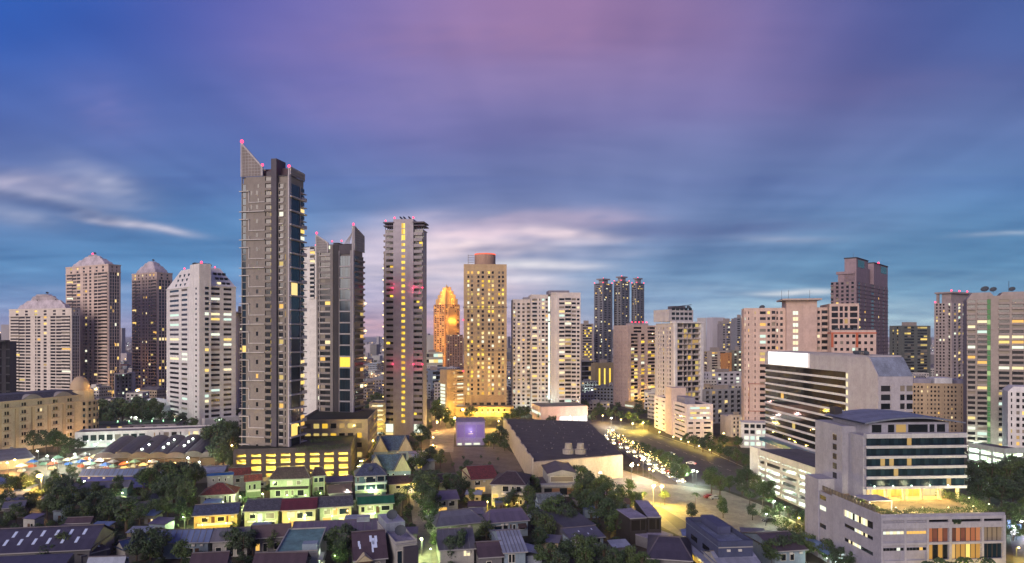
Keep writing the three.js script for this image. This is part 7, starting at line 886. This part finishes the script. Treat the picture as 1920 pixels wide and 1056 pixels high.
grove('in the hedge row beside the queuing cars', [[1180, 838, 5, 'low'], [1192, 846, 6, 'low'], [1204, 852, 7], [1214, 858, 8], [1226, 866, 8], [1238, 874, 9], [1250, 882, 10], [1262, 892, 11], [1274, 898, 11], [1284, 906, 9], [1268, 908, 9], [1166, 830, 5, 'low'], [1152, 822, 5, 'low']]);
grove('on the kerb beside the low white office', [[1288, 836, 8], [1302, 842, 9], [1318, 848, 9], [1334, 852, 8], [1350, 858, 8], [1366, 866, 9], [1382, 874, 9], [1398, 880, 8], [1378, 862, 8, 'palm'], [1406, 892, 7, 'low'], [1330, 838, 9], [1356, 840, 8], [1384, 844, 9]]);
grove('before the green-white car park', [[1430, 958, 6, 'palm'], [1448, 954, 7], [1462, 968, 6], [1478, 976, 6, 'palm'], [1494, 984, 6], [1508, 990, 6, 'palm'], [1452, 972, 4, 'low'], [1474, 990, 4, 'low'], [1494, 1002, 4, 'low'], [1510, 1006, 4, 'low'], [1438, 968, 4, 'low'], [1486, 1012, 3, 'low'], [1462, 1006, 3, 'low']]);
grove('in the dark park right of the hotel', [[1826, 926, 13], [1842, 918, 13], [1858, 924, 14], [1874, 918, 13], [1890, 926, 14], [1908, 922, 14], [1924, 930, 13], [1836, 952, 12], [1856, 950, 12], [1878, 956, 13], [1900, 954, 12], [1920, 958, 12], [1894, 984, 9, 'low'], [1912, 990, 9], [1932, 980, 10], [1900, 1014, 7, 'low'], [1916, 906, 12], [1896, 900, 12], [1822, 904, 10], [1926, 1020, 8]]);
grove('at the foot of the white hotel', [[1530, 1040, 7, 'low'], [1510, 1052, 9], [1488, 1056, 9], [1466, 1060, 9], [1448, 1066, 9], [1552, 1062, 8], [1574, 1076, 8], [1604, 1086, 8, 'low']]);
grove('before the hotel street windows', [[1738, 1136, 12.4, 'palm', 0.6], [1762, 1134, 13, 'palm', 0.6], [1786, 1136, 12.2, 'palm', 0.6], [1812, 1132, 13.2, 'palm', 0.65], [1848, 1130, 12.8, 'palm', 0.65]]);
grove('by the approach road of the hotel tower', [[816, 788, 12], [824, 796, 13], [830, 786, 13], [836, 800, 10], [842, 790, 9, 'open'], [818, 776, 13], [846, 802, 8, 'low'], [806, 812, 6, 'low'], [828, 770, 13]]);
grove('left of the slender tower', [[698, 768, 14], [708, 764, 15], [716, 770, 13], [704, 778, 12], [690, 780, 10, 'low']]);
grove('below the winged tower', [[962, 792, 11], [974, 790, 12], [986, 786, 11], [1000, 782, 9], [1086, 770, 12], [1096, 776, 12], [1090, 784, 10], [1030, 796, 7, 'low'], [948, 796, 10], [1110, 792, 8, 'low']]);
grove('lining the far end of the boulevard', [[1118, 786, 10], [1130, 784, 10], [1142, 788, 10], [1154, 788, 11], [1166, 792, 10], [1178, 794, 10], [1190, 798, 10], [1124, 776, 10], [1204, 806, 8, 'open'], [1216, 808, 8, 'open']]);
grove('behind the two slate towers', [[592, 806, 10, 'low'], [688, 806, 9], [676, 824, 7, 'low']]);
// hedges and planters
const hedgeMat = LEAVES[2];
function hedge(name, label, a, b, y, w, h, lm = hedgeMat, n = 300) { const len = Math.hypot(b[0] - a[0], b[2] - a[2]), m = new MB(), o = [(a[0] + b[0]) / 2, y, (a[2] + b[2]) / 2]; for (let k = 0; k < n; k++) { const t = rnd(), s = rr(-1, 1), x = a[0] + (b[0] - a[0]) * t - o[0], z = a[2] + (b[2] - a[2]) * t - o[2], px = -(b[2] - a[2]) / len * s * w / 2, pz = (b[0] - a[0]) / len * s * w / 2, bump = 0.75 + 0.5 * vnoise(t * len * 0.6, 3); leafQuad(m, x + px, rnd() * h * bump, z + pz, rr(0.14, 0.3), px, 0.6, pz); } const k = m.build(name, lm); k.position.set(...o); return tag(k, label, 'hedge'); }
{ const c = HOTEL, W = (x, z) => [c.pos[0] + x * Math.cos(c.a4) + z * Math.sin(c.a4), 0, c.pos[2] - x * Math.sin(c.a4) + z * Math.cos(c.a4)]; hedge('terrace_hedge', 'clipped hedge along the street edge of the hotel terrace', W(1, -1.2), W(c.w - 1, -1.2), 20.1, 1.6, 1.7, LEAVES[4], 2600); hedge('terrace_hedge', 'hedge along the side edge of the hotel terrace', W(1.2, -2), W(1.2, -16), 20.1, 1.5, 1.7, LEAVES[4], 1300); hedge('terrace_hedge', 'hedge at the far end of the hotel terrace', W(c.w - 2, -2), W(c.w - 2, -24), 20.1, 3.0, 2.2, LEAVES[4], 1700); hedge('balcony_planter', 'trailing plants on the hotel balcony slot', W(c.r(1786), 0.4), W(c.r(1800), 0.4), 18.2, 0.6, 1.0, LEAVES[1], 160); }
{ const a = pt(556, 848, 12.8), b = pt(655, 843, 12.8), c = pt(560, 814, 12.8), d = pt(660, 811, 12.8); hedge('roof_hedge', 'clipped hedge along the front of the podium roof garden', a, b, 13.4, 2.4, 2.0, LEAVES[4], 1100); hedge('roof_hedge', 'hedge along the back of the podium roof garden', c, d, 13.4, 3, 2.6, LEAVES[2], 900); hedge('roof_hedge', 'middle bushes of the podium roof garden', pt(580, 832, 12.8), pt(640, 826, 12.8), 13.4, 5, 1.6, LEAVES[4], 700); }
hedge('lane_hedge', 'hedge between the curving lane and the blue halls', pt(680, 886), pt(722, 806), 0, 2.5, 3.4, LEAVES[4], 900);
hedge('queue_hedge', 'long low hedge glowing beside the queuing cars', pt(1140, 814), pt(1276, 892), 0, 3, 2.6, LEAVES[4], 2600);
hedge('bank_planting', 'planted bank below the green-white car park', pt(1425, 962), pt(1508, 1008), 0, 7, 1.6, LEAVES[2], 1600);
// ================= street lamps =================
const HEAD = { s: [SODIUM, glow(1, 0.62, 0.2, 14)], m: [MERCURY, glow(0.85, 1, 0.85, 12)], g: [GREENISH, glow(0.85, 1, 0.5, 10)], w: [WHITE, glow(1, 0.95, 0.8, 16)], y: [YELLOW, glow(1, 0.72, 0.25, 10)] };
const POLE = plain(0x55585a, { roughness: 0.5, metalness: 0.4 });
function lampPost(label, pos, kind, I, h = 7, r = 0.5, group) {
  const g = thing('street_lamp', label, 'street lamp', pos, 0, group), [c, gm] = HEAD[kind]; new MB().cyl(0, 0, 0.11, 0.06, 0, h, 6).bar([0, h, 0], [0, h + 0.3, 0.9], 0.08).build('pole', POLE, g); const b = new THREE.Mesh(BALL, gm); b.name = 'lamp_head'; b.position.set(0, h + 0.3, 1.0); b.scale.set(r * 1.2, r * 0.8, r * 1.2); g.add(b); lampAt(g, 0, h + 0.3 - r * 0.7, 1.15, c, I, 8, false); return g;
}
function lampRow(phrase, list) { [...list].sort((a, b) => a[0] - b[0]).forEach(([u, v, kind, I, h, r], k, L) => lampPost(L.length > 1 ? `${ordinal[k]} street lamp from the left ${phrase}` : `street lamp ${phrase}`, pt(u, v), kind, I, h, r, `lamps ${phrase}`)); }
lampRow('with the strong orange glow over the left roofs', [[77, 931, 's', 1100, 8.4, 1.8]]);
lampRow('at the orange-lit canteen by the left edge', [[16, 892, 's', 320, 6, 0.8], [30, 886, 's', 320, 6, 0.8]]);
lampRow('over the market ground', [[72, 868, 'm', 150, 6, 0.6], [91, 878, 'm', 240, 6, 0.8], [102, 886, 'm', 240, 6, 0.8], [142, 874, 'm', 300, 6, 0.8], [180, 858, 'm', 260, 7, 0.8], [222, 852, 'm', 160, 6, 0.6], [252, 850, 'm', 160, 6, 0.6], [200, 872, 'w', 420, 6, 0.7], [170, 884, 'w', 260, 6, 0.6], [240, 882, 'y', 160, 4, 0.5], [282, 884, 's', 180, 5, 0.5]]);
lampRow('between the barrel-roofed sheds', [[268, 868, 'm', 320, 7, 0.9], [281, 858, 'm', 260, 7, 0.8], [308, 864, 'm', 320, 7, 0.9], [317, 856, 'm', 320, 7, 0.9], [328, 848, 'm', 260, 7, 0.8], [347, 860, 'm', 320, 7, 0.9], [355, 852, 'm', 300, 7, 0.8], [363, 846, 'm', 260, 7, 0.8], [354, 882, 'm', 260, 6, 0.8], [375, 886, 'm', 180, 5, 0.6], [400, 858, 'm', 60, 5, 0.5], [340, 806, 'm', 160, 7, 0.7], [412, 804, 'm', 60, 6, 0.5]]);
lampRow('glowing orange before the market sheds', [[329, 893, 's', 520, 6, 1.0]]);
lampRow('in the dark grove below the blue warehouse', [[160, 930, 'm', 110, 6, 0.6], [222, 930, 'm', 50, 5, 0.4], [232, 944, 'g', 50, 4, 0.4], [292, 942, 'g', 40, 4, 0.4]]);
lampRow('in the lane behind the terraced houses', [[420, 962, 'g', 90, 4, 0.3], [452, 951, 'g', 140, 4, 0.35], [494, 948, 'g', 200, 4.5, 0.45], [540, 948, 'g', 150, 4, 0.3], [574, 948, 'g', 130, 4, 0.3], [602, 944, 'g', 150, 4, 0.3], [652, 938, 'w', 90, 4, 0.35], [698, 936, 'g', 160, 4, 0.3]]);
lampRow('in the lane before the terraced houses', [[346, 992, 'g', 150, 4, 0.35], [382, 1003, 'y', 120, 3.4, 0.3], [426, 1000, 'y', 110, 3.4, 0.3], [488, 996, 'g', 85, 3.6, 0.3], [544, 992, 'y', 60, 3.4, 0.3], [572, 990, 'g', 70, 3.4, 0.3], [624, 986, 'g', 60, 3.4, 0.3], [654, 984, 's', 50, 3.4, 0.3], [704, 981, 'g', 90, 3.6, 0.3]]);
lampRow('along the narrow green-lit lane', [[791, 1042, 'g', 190, 5, 0.7], [806, 990, 'g', 110, 5, 0.3], [774, 930, 'y', 130, 5, 0.35], [760, 912, 'g', 130, 5, 0.35], [808, 1062, 'g', 60, 5, 0.4]]);
lampRow('at the villa porch and garden', [[914, 956, 'y', 150, 3, 0.5], [950, 956, 'y', 16, 2, 0.3], [970, 952, 'y', 16, 2, 0.3], [884, 914, 'g', 60, 4, 0.35]]);
lampRow('beside the warehouse side wall', [[974, 858, 'g', 110, 5, 0.5], [984, 868, 'w', 130, 5, 0.5], [925, 832, 'y', 60, 4, 0.5]]);
lampRow('over the car yard and queue', [[1125, 908, 'w', 60, 5, 0.8], [1184, 906, 'w', 170, 8, 1.2], [1206, 896, 'w', 460, 9, 1.5], [1186, 884, 's', 60, 4, 0.5], [1196, 888, 's', 80, 4, 0.5], [1217, 900, 's', 160, 5, 0.7], [1224, 904, 's', 160, 5, 0.7]]);
lampRow('double headed on the plaza edge', [[1225, 950, 'y', 900, 8, 1.2], [1240, 951, 'y', 900, 8, 1.2]]);
lampRow('in the queue hedge', [[1150, 816, 's', 90, 3, 0.5], [1168, 826, 's', 90, 3, 0.5], [1186, 838, 's', 110, 3, 0.5], [1204, 850, 's', 110, 3, 0.5], [1222, 862, 's', 110, 3, 0.5], [1240, 874, 's', 110, 3, 0.5], [1258, 886, 's', 110, 3, 0.5]]);
lampRow('low beside the boulevard kerb', [[1236, 817, 'y', 60, 2.2, 0.7], [1262, 826, 'y', 60, 2.2, 0.7], [1276, 831, 'y', 60, 2.2, 0.7], [1290, 836, 'y', 60, 2.2, 0.7], [1310, 844, 'y', 70, 2.2, 0.7], [1330, 851, 'y', 70, 2.2, 0.7], [1346, 850, 'y', 50, 3, 0.6], [1408, 882, 'y', 80, 2.2, 0.7]]);
lampRow('white at the bend of the boulevard', [[1299, 908, 'm', 260, 6, 0.9], [1306, 910, 'm', 120, 6, 0.5]]);
lampRow('before the orange-lit shop fronts', [[1186, 808, 'y', 560, 5, 0.9], [1206, 806, 'y', 560, 5, 0.9], [1146, 800, 'w', 520, 6, 1.0], [1196, 796, 'y', 400, 5, 0.6], [1164, 800, 'y', 360, 5, 0.6], [1130, 792, 's', 360, 5, 0.7]]);
lampRow('before the hotel tower', [[868, 790, 's', 1500, 9, 1.7], [853, 802, 's', 900, 7, 1.3], [820, 808, 's', 600, 6, 0.9], [812, 836, 's', 300, 5, 0.6], [812, 852, 's', 260, 5, 0.6], [826, 772, 'y', 700, 6, 0.7], [838, 782, 'y', 600, 6, 0.7], [900, 806, 'y', 600, 6, 0.7], [935, 806, 'y', 600, 6, 0.7], [816, 786, 'y', 500, 6, 0.7]]);
lampRow('between slate podium and slender tower', [[716, 762, 'y', 900, 7, 1.2], [728, 806, 'y', 600, 6, 0.8], [700, 846, 'y', 460, 6, 0.6], [680, 884, 'y', 300, 5, 0.5], [690, 812, 'y', 360, 5, 0.6]]);
lampRow('behind the chamfered tower', [[258, 748, 's', 900, 9, 1.8], [242, 752, 's', 400, 7, 1.0], [436, 868, 's', 160, 9, 0.7]]);
lampRow('below the green-white car park', [[1470, 972, 'g', 140, 4, 0.5], [1450, 960, 'm', 160, 4, 0.5], [1496, 988, 'y', 120, 3, 0.5], [1436, 986, 'm', 40, 4, 0.45]]);
lampRow('on the drive right of the hotel', [[1896, 1010, 'm', 120, 4, 0.5], [1906, 1046, 'y', 90, 3, 0.4], [1912, 1000, 'w', 160, 4, 0.6]]);
lampRow('behind the low white office', [[1356, 828, 'y', 200, 5, 0.7], [1398, 838, 'y', 120, 4, 0.5]]);
lampRow('far off in the gaps of the skyline', [[700, 690, 's', 500, 9, 1.2], [712, 676, 's', 500, 9, 1.4], [697, 712, 's', 400, 9, 1], [1098, 720, 's', 900, 9, 1.8], [234, 700, 's', 700, 9, 1.6], [1374, 730, 'm', 300, 8, 1], [1110, 745, 'm', 260, 8, 0.8], [806, 724, 'm', 260, 8, 0.8], [955, 720, 's', 500, 8, 1.2]]);

// ================= cars =================
function carShape() { const s = new THREE.Shape(); s.moveTo(-2.2, 0.35); s.lineTo(-2.2, 0.85); s.quadraticCurveTo(-1.9, 1.0, -1.3, 1.02); s.lineTo(-0.6, 1.46); s.lineTo(0.9, 1.46); s.lineTo(1.7, 1.0); s.lineTo(2.2, 0.9); s.lineTo(2.25, 0.35); s.closePath(); const g = new THREE.ExtrudeGeometry(s, { depth: 1.5, bevelEnabled: true, bevelSize: 0.1, bevelThickness: 0.12, bevelSegments: 1 }); g.translate(0, 0, -0.75); return g; }
const CAR_BODY = carShape(), WHEEL = new THREE.CylinderGeometry(0.32, 0.32, 0.22, 10).rotateX(Math.PI / 2), PAINT = [0xb8b8b8, 0x2a2a2e, 0x8a8d92, 0xd8d8d4, 0x7a1f1f, 0x3a4a6a, 0xc8c8c0].map((c) => plain(c, { roughness: 0.3, metalness: 0.2 })), CARNAME = ['silver', 'black', 'grey', 'white', 'dark red', 'blue', 'pale'];
const HEADLIGHT = glow(1, 0.86, 0.5, 14), TAIL = glow(1, 0.06, 0.03, 4);
function car(label, pos, turn, paint, on = true, group) { // faces local -x
  const g = thing('car', label, 'car', pos, turn, group), put = (geo, m, n, x, y, z, sx = 1, sy = 1, sz = 1) => { const k = new THREE.Mesh(geo, m); k.name = n; k.position.set(x, y, z); k.scale.set(sx, sy, sz); g.add(k); return k; };
  put(CAR_BODY, PAINT[paint], 'body', 0, 0, 0); for (const s of [-1, 1]) { put(UNIT, GLASS[0], 'side_window', 0.1, 1.22, s * 0.875, 1.7, 0.34, 0.03); for (const x of [-1.4, 1.4]) put(WHEEL, plain(0x151515), 'wheel', x, 0.32, s * 0.78); put(UNIT, on ? HEADLIGHT : plain(0xcccccc), 'headlight', -2.3, 0.72, s * 0.6, 0.08, 0.2, 0.4); put(UNIT, on ? TAIL : plain(0x661111), 'tail_light', 2.35, 0.78, s * 0.62, 0.06, 0.18, 0.34); }
  const w = put(UNIT, GLASS[0], 'windscreen', -0.98, 1.23, 0, 0.05, 0.6, 1.4); w.rotation.z = -1.0; return g;
}
for (let k = 0; k < 24; k++) { const f = k / 23, u = 1136 + 150 * f + (k % 2 ? 5 : 0), v = 812 + 90 * f + (k % 2 ? 0 : 3), p = pt(u - 12, v + 2), q = pt(u - 6, v + 5.6), c = (k * 5) % 7, cq = car(`${ordinal[k]} car, ${CARNAME[c]}, in the queue counted from the pink showroom`, p, Math.atan2(q[2] - p[2], -(q[0] - p[0])) , c, true, 'cars queuing beside the hedge'); if (k % 3 === 1) lampAt(cq, -3.4, 1.0, 0, WARM, 45, 5, false); }
[[1113, 893, 3], [1120, 896, 0], [1128, 893, 1], [1138, 891, 6]].forEach(([u, v, c], k) => car(`${ordinal[k]} parked ${CARNAME[c]} car from the left in the lit car yard`, pt(u, v), 1.2, c, false, 'cars parked in the yard'));
car('yellow-green taxi driving up the wide boulevard', pt(1257, 853), 2.5, 6, true); car('white car driving down the wide boulevard', pt(1296, 871), -0.7, 3, true); car('dark pickup parked below the grass bank on the plaza', pt(1442, 979), 0.1, 1, false); car('grey car parked by the big plaza tree', pt(1340, 936), 0.3, 2, false); car('red car parked by the big plaza tree', pt(1330, 934), 0.2, 4, false);
[[672, 888, 1], [677, 876, 0], [681, 866, 3], [686, 856, 2], [692, 845, 5]].forEach(([u, v, c], k) => car(`${ordinal[k]} car, ${CARNAME[c]}, from the near end of the curving podium lane`, pt(u, v), 1.25, c, true, 'cars in the podium lane'));
[[796, 926, 5], [776, 1012, 1]].forEach(([u, v, c], k) => car(k ? 'black car at the lane corner by the narrow white house' : 'blue car in the lane beyond the palms', pt(u, v), 1.5, c, true));

// ================= the city behind =================
const protoHouse = [];
for (let k = 0; k < 8; k++) { // low blocks: wall, roof, windows
  const W = rr(12, 26), D = rr(10, 18), fl = 2 + (k % 5), fh = 3.2, h = fl * fh, wl = new MB(), dk = new MB(), lt = new MB(); wl.box(-W / 2, W / 2, 0, h, -D / 2, D / 2); parapet(wl, -W / 2, W / 2, -D / 2, D / 2, h, 0.8); if (k % 3 === 0) wl.box(-W * 0.2, W * 0.1, h, h + 2.6, -D * 0.2, D * 0.2);
  for (let i = 0; i < fl; i++) { const n = Math.floor(W / 3); for (let j = 0; j < n; j++) { const x = -W / 2 + (j + 0.25) * W / n, m = rnd() < 0.17 ? lt : dk; m.box(x, x + W / n * 0.55, i * fh + 1, i * fh + 2.4, D / 2, D / 2 + 0.06); const m2 = rnd() < 0.15 ? lt : dk, z = -D / 2 + (j + 0.25) * D / n; m2.box(-W / 2 - 0.06, -W / 2, i * fh + 1, i * fh + 2.4, z, z + D / n * 0.55); m2.box(W / 2, W / 2 + 0.06, i * fh + 1, i * fh + 2.4, z, z + D / n * 0.55); } }
  const rf = new MB(); if (k % 4 === 2) pitched(rf, -W / 2, W / 2, -D / 2, D / 2, h + 0.9, 3, 'x', 0.4); else rf.box(-W / 2 + 0.4, W / 2 - 0.4, h - 0.1, h + 0.06, -D / 2 + 0.4, D / 2 - 0.4); protoHouse.push({ wl: wl.geo(), dk: dk.geo(), lt: lt.p.length ? lt.geo() : null, rf: rf.geo(), r: Math.hypot(W, D) / 2, h: h + 3.5 });
}
const FILLWALL = [0xb9b4b0, 0xa7a3a8, 0xc8c4bc, 0x8f8c92, 0xb5a58e, 0x98a0a8].map((c) => wall(c)), FILLROOF = [0x5d5c66, 0x6f6a70, 0x544c50, 0x6a4a44, 0x5a6474].map((c) => mat('flat', c)), FILLLIT = [LIT[0], LIT[2], LIT_COOL[0], LIT[4], LIT[3]];
const zone = (u) => u < 130 ? 'behind the cream towers' : u < 330 ? 'between the domed towers' : u < 460 ? 'behind the chamfered tower' : u < 720 ? 'between the slate and slender towers' : u < 870 ? 'between the slender tower and the hotel tower' : u < 1000 ? 'right of the hotel tower' : u < 1160 ? 'behind the pink showroom' : u < 1330 ? 'behind the framed tower' : u < 1420 ? 'left of the pink complex' : u < 1700 ? 'behind the glass office' : 'behind the right-edge towers';
const WALLNAME = ['pale', 'mauve-grey', 'white', 'grey', 'sandy', 'bluish'];
const screens = siteRects.map((r) => { const b = new THREE.Box3().setFromObject(r.g); return { ...r, vt: HORIZON - (b.max.y - EYE) / r.d * F }; }), fill = [];
for (let tries = 0; tries < 12000 && fill.length < 296; tries++) {
  const v = 632 + 84480 / (440 + 1060 * rnd() ** 1.3), u = rr(-40, 1960), d = depthOf(v), x = X(u, d), z = -d, k = tries % 8, pr = protoHouse[k];
  if (v > 768 && (u > 1100 && u < 1240)) continue; if (v > 772 && u < 420) continue; if (v > 744 && u > 290 && u < 470) continue; if (v > 756 && u > 660 && u < 1112) continue; if (v > 800) continue;
  if (feet.some(([fx, fz, fr]) => Math.hypot(x - fx, z - fz) < fr * 0.84 + pr.r)) continue;
  const du = pr.r / d * F * 0.8, vt = HORIZON - (pr.h - EYE) / d * F; if (screens.some((s) => s.d < d && u - du > s.uL && u + du < s.uR && vt > s.vt)) continue;
  feet.push([x, z, pr.r]); fill.push([u, x, z, k, fill.length % 6, tries, rr(-0.5, 0.5)]);
}
fill.sort((p, q) => p[0] - q[0]); const countOf = {};
for (const [u, x, z, k, c, tries, turn] of fill) {
  const pr = protoHouse[k], zn = zone(u), n = countOf[zn + c] = (countOf[zn + c] ?? 0) + 1, g = thing('low_block', `${ordinal[n - 1]} ${WALLNAME[c]} low-rise block from the left ${zn}`, 'low-rise block', [x, 0, z], turn, `low-rise blocks ${zn}`), put = (geo, m, n, stuff) => { if (!geo) return; const q = new THREE.Mesh(geo, m); q.name = n; g.add(q); if (stuff) asStuff(q); };
  put(pr.wl, FILLWALL[c], 'wall'); put(pr.rf, FILLROOF[tries % 5], 'roof'); put(pr.dk, GLASS[tries % 4], 'windows', 1); put(pr.lt, FILLLIT[tries % 5], 'lit_windows', 1);
}
{ // trees in the gaps of the city, one mass
  const n = 700, [tg, cg] = SPECIES.low[0], m = new THREE.InstancedMesh(cg, LEAVES[1], n), q = new THREE.Object3D(); let k = 0; for (let t = 0; t < 6000 && k < n; t++) { const d = rr(480, 2200), u = rr(-40, 1960), x = X(u, d); if (feet.some(([fx, fz, fr]) => Math.hypot(x - fx, -d - fz) < fr * 0.75)) continue; if (u > 1120 && u < 1300 && d < 560) continue; q.position.set(x, -1, -d); q.rotation.y = rr(0, 6); q.scale.setScalar(rr(0.7, 1.5)); q.updateMatrix(); m.setMatrixAt(k++, q.matrix); } m.count = k; m.name = 'city_trees'; scene.add(m); tag(m, 'scattered dark tree tops between the far low-rise blocks', 'trees', null, 'stuff');
}
{ // far roofs to the horizon, one mass, with their lights
  const n = 5200, m = new THREE.InstancedMesh(UNIT, wall(0xffffff), n), L = new THREE.InstancedMesh(UNIT, glow(1, 0.62, 0.22, 2.4), 1500), C = new THREE.InstancedMesh(UNIT, glow(0.9, 1, 0.85, 2.2), 600), q = new THREE.Object3D(), c = new THREE.Color(); let a = 0, b = 0;
  for (let k = 0; k < n; k++) { const d = 1350 + 6500 * rnd() ** 1.7, u = rr(-60, 1980), x = X(u, d), tall = rnd() < 0.035 ? rr(35, 110) : rnd() < 0.16 ? rr(14, 34) : rr(5, 13), w = rr(10, 34); q.position.set(x, tall / 2, -d); q.rotation.set(0, rr(-0.5, 0.5), 0); q.scale.set(tall > 35 ? rr(16, 30) : w, tall, rr(10, 26)); q.updateMatrix(); m.setMatrixAt(k, q.matrix); const g = rr(0.16, 0.5); c.setRGB(g * rr(0.95, 1.1), g, g * rr(0.95, 1.12)); m.setColorAt(k, c);
    if (k % 4 === 0 && a < 1500) { q.position.set(x + rr(-20, 20), rr(4, Math.max(8, tall)), -d + 20); q.rotation.set(0, 0, 0); const s = 0.55 + d / 2600 * rr(0.5, 1.2); q.scale.set(s, s, s); q.updateMatrix(); L.setMatrixAt(a++, q.matrix); } if (k % 9 === 0 && b < 600) { q.position.set(x + rr(-20, 20), rr(4, Math.max(8, tall)), -d + 20); const s = 0.5 + d / 3000 * rr(0.5, 1.1); q.scale.set(s, s, s); q.updateMatrix(); C.setMatrixAt(b++, q.matrix); } }
  L.count = a; C.count = b; m.name = 'distant_city'; L.name = 'distant_lights'; C.name = 'distant_lights_001'; scene.add(m, L, C); tag(m, 'mass of far roofs and blocks reaching to the horizon', 'distant city', null, 'stuff'); tag(L, 'warm pinpoint lights of the far city', 'city lights', null, 'stuff'); tag(C, 'cool pinpoint lights of the far city', 'city lights', null, 'stuff');
}

// ================= what fills the gaps between the houses =================
const free = (x, z, r) => !lots.some((o) => inside(o, x, z)) && !houseSpots.some(([hx, hz, hr]) => Math.hypot(x - hx, z - hz) < hr * 0.95 + r) && !feet.some(([fx, fz, fr]) => Math.hypot(x - fx, z - fz) < fr * 0.9 + r);
{ // tin sheds and back-yard roofs
  const spots = []; for (let t = 0; t < 9000 && spots.length < 46; t++) { const u = rr(20, 1500), v = rr(905, 1050), p = pt(u, v); if ((u > 1140 && v < 940) || !free(p[0], p[2], 4.2) || spots.some((q) => Math.hypot(q[1] - p[0], q[2] - p[2]) < 9)) continue; spots.push([u, p[0], p[2]]); }
  spots.sort((a, b) => a[0] - b[0]); const half = Math.ceil(spots.length / 2), R = [SHEET_GREY, SHEET_BROWN, SHEET_PURPLE, SHEET_PALE, SHEET_BLUE], RN = ['grey', 'brown', 'violet', 'pale', 'blue'], seen = {};
  spots.forEach(([u, x, z], k) => { const c = (k * 3) % 5, n = seen[c] = (seen[c] ?? 0) + 1, w = rr(4.5, 8), d = rr(4, 6), h = rr(2.6, 3.8), g = thing('back_yard_shed', `${ordinal[n - 1]} small ${RN[c]}-roofed back-yard shed counted from the left`, 'shed', [x, 0, z], rr(-0.25, 0.25), 'small sheds between the houses'); new MB().quad([-w / 2, h, d / 2], [w / 2, h, d / 2], [w / 2, h + 0.9, -d / 2], [-w / 2, h + 0.9, -d / 2]).quad([-w / 2, h - 0.12, d / 2], [-w / 2, h + 0.78, -d / 2], [w / 2, h + 0.78, -d / 2], [w / 2, h - 0.12, d / 2]).build('roof', R[c], g); new MB().box(-w / 2 + 0.3, w / 2 - 0.3, 0, h - 0.15, -d / 2 + 0.3, d / 2 - 0.3).build('wall', [W_WHITE, W_GREY, W_BLUE, W_CREAM][k % 4], g); block(g, 'door', DOOR, -0.5, 0.4, 0, 2, d / 2 - 0.3, d / 2 - 0.22); block(g, 'window', rnd() < 0.25 ? LIT[2] : GLASS[1], w * 0.15, w * 0.3, 1.1, 2, d / 2 - 0.3, d / 2 - 0.22); });
}
{ // undergrowth
  const n = 1500, m = new THREE.InstancedMesh(SPECIES.low[1][1], LEAVES[1], n), m2 = new THREE.InstancedMesh(SPECIES.round[0][1], LEAVES[2], n), q = new THREE.Object3D(); let a = 0, b = 0; for (let t = 0; t < 12000 && a < 620; t++) { const u = rr(-20, 1560), v = 632 + 84480 / rr(172, 330), p = pt(u, v); if ((u > 1130 && v < 925) || !free(p[0], p[2], 0.6)) continue; const s = rr(0.16, 0.4); q.position.set(p[0], -0.35, p[2]); q.rotation.y = rr(0, 6); q.scale.set(s * 1.3, s, s * 1.3); q.updateMatrix(); if (a % 3) m.setMatrixAt(a - b, q.matrix); else m2.setMatrixAt(b++, q.matrix); a++; } m.count = a - b; m2.count = b; m.name = 'undergrowth'; m2.name = 'undergrowth_001'; scene.add(m, m2); tag(m, 'dark undergrowth filling the yards between the houses', 'undergrowth', null, 'stuff'); tag(m2, 'lighter bushes among the undergrowth of the yards', 'undergrowth', null, 'stuff');
}

{ // strings of bulbs in the queue hedge
  const n = 260, m = new THREE.InstancedMesh(BALL, glow(1, 0.66, 0.24, 7), n), q = new THREE.Object3D(); for (let k = 0; k < n; k++) { const f = rnd(), p = pt(1140 + 140 * f + rr(-5, 5), 814 + 80 * f + rr(-2, 2)); q.position.set(p[0], rr(0.8, 3.4), p[2]); q.scale.setScalar(rr(0.16, 0.42)); q.updateMatrix(); m.setMatrixAt(k, q.matrix); } m.name = 'hedge_lights'; scene.add(m); tag(m, 'strings of tiny golden bulbs strung through the queue hedge', 'string lights', null, 'stuff');
}

[['tall', 1893, 1006, 0.35, 0.5, 1], ['broad', 1902, 1014, 0.9, 0.9, 1], ['small', 1911, 1004, 0.3, 0.45, 1]].forEach(([n, u, v, r, g0, b]) => { const g = thing('lit_sign', `${n} blue-white glowing shop sign beside the hotel drive`, 'sign', pt(u, v), 0.2, 'glowing signs beside the drive'), w = n === 'broad' ? 3 : 1.4, h = n === 'tall' ? 3.4 : 1.6; block(g, 'sign_panel', glow(r, g0, b, 0.8), -w / 2, w / 2, 2, 2 + h, 0, 0.2); block(g, 'sign_frame', plain(0x333338), -w / 2 - 0.15, w / 2 + 0.15, 1.85, 2.15 + h, -0.12, -0.01); for (const x of [-w / 3, w / 3]) block(g, 'post', POLE, x - 0.08, x + 0.08, 0, 1.84, -0.1, 0.06); lampAt(g, 0, 2 + h / 2, 1.2, new THREE.Color(r, g0, b), 30, 20); });
// thin evening haze
scene.fog = new THREE.FogExp2(new THREE.Color(0.84, 0.82, 0.95), 0.00005);
scene.traverse((o) => { if (o.isMesh) { o.castShadow = true; o.receiveShadow = true; } });
renderer.render(scene, camera);
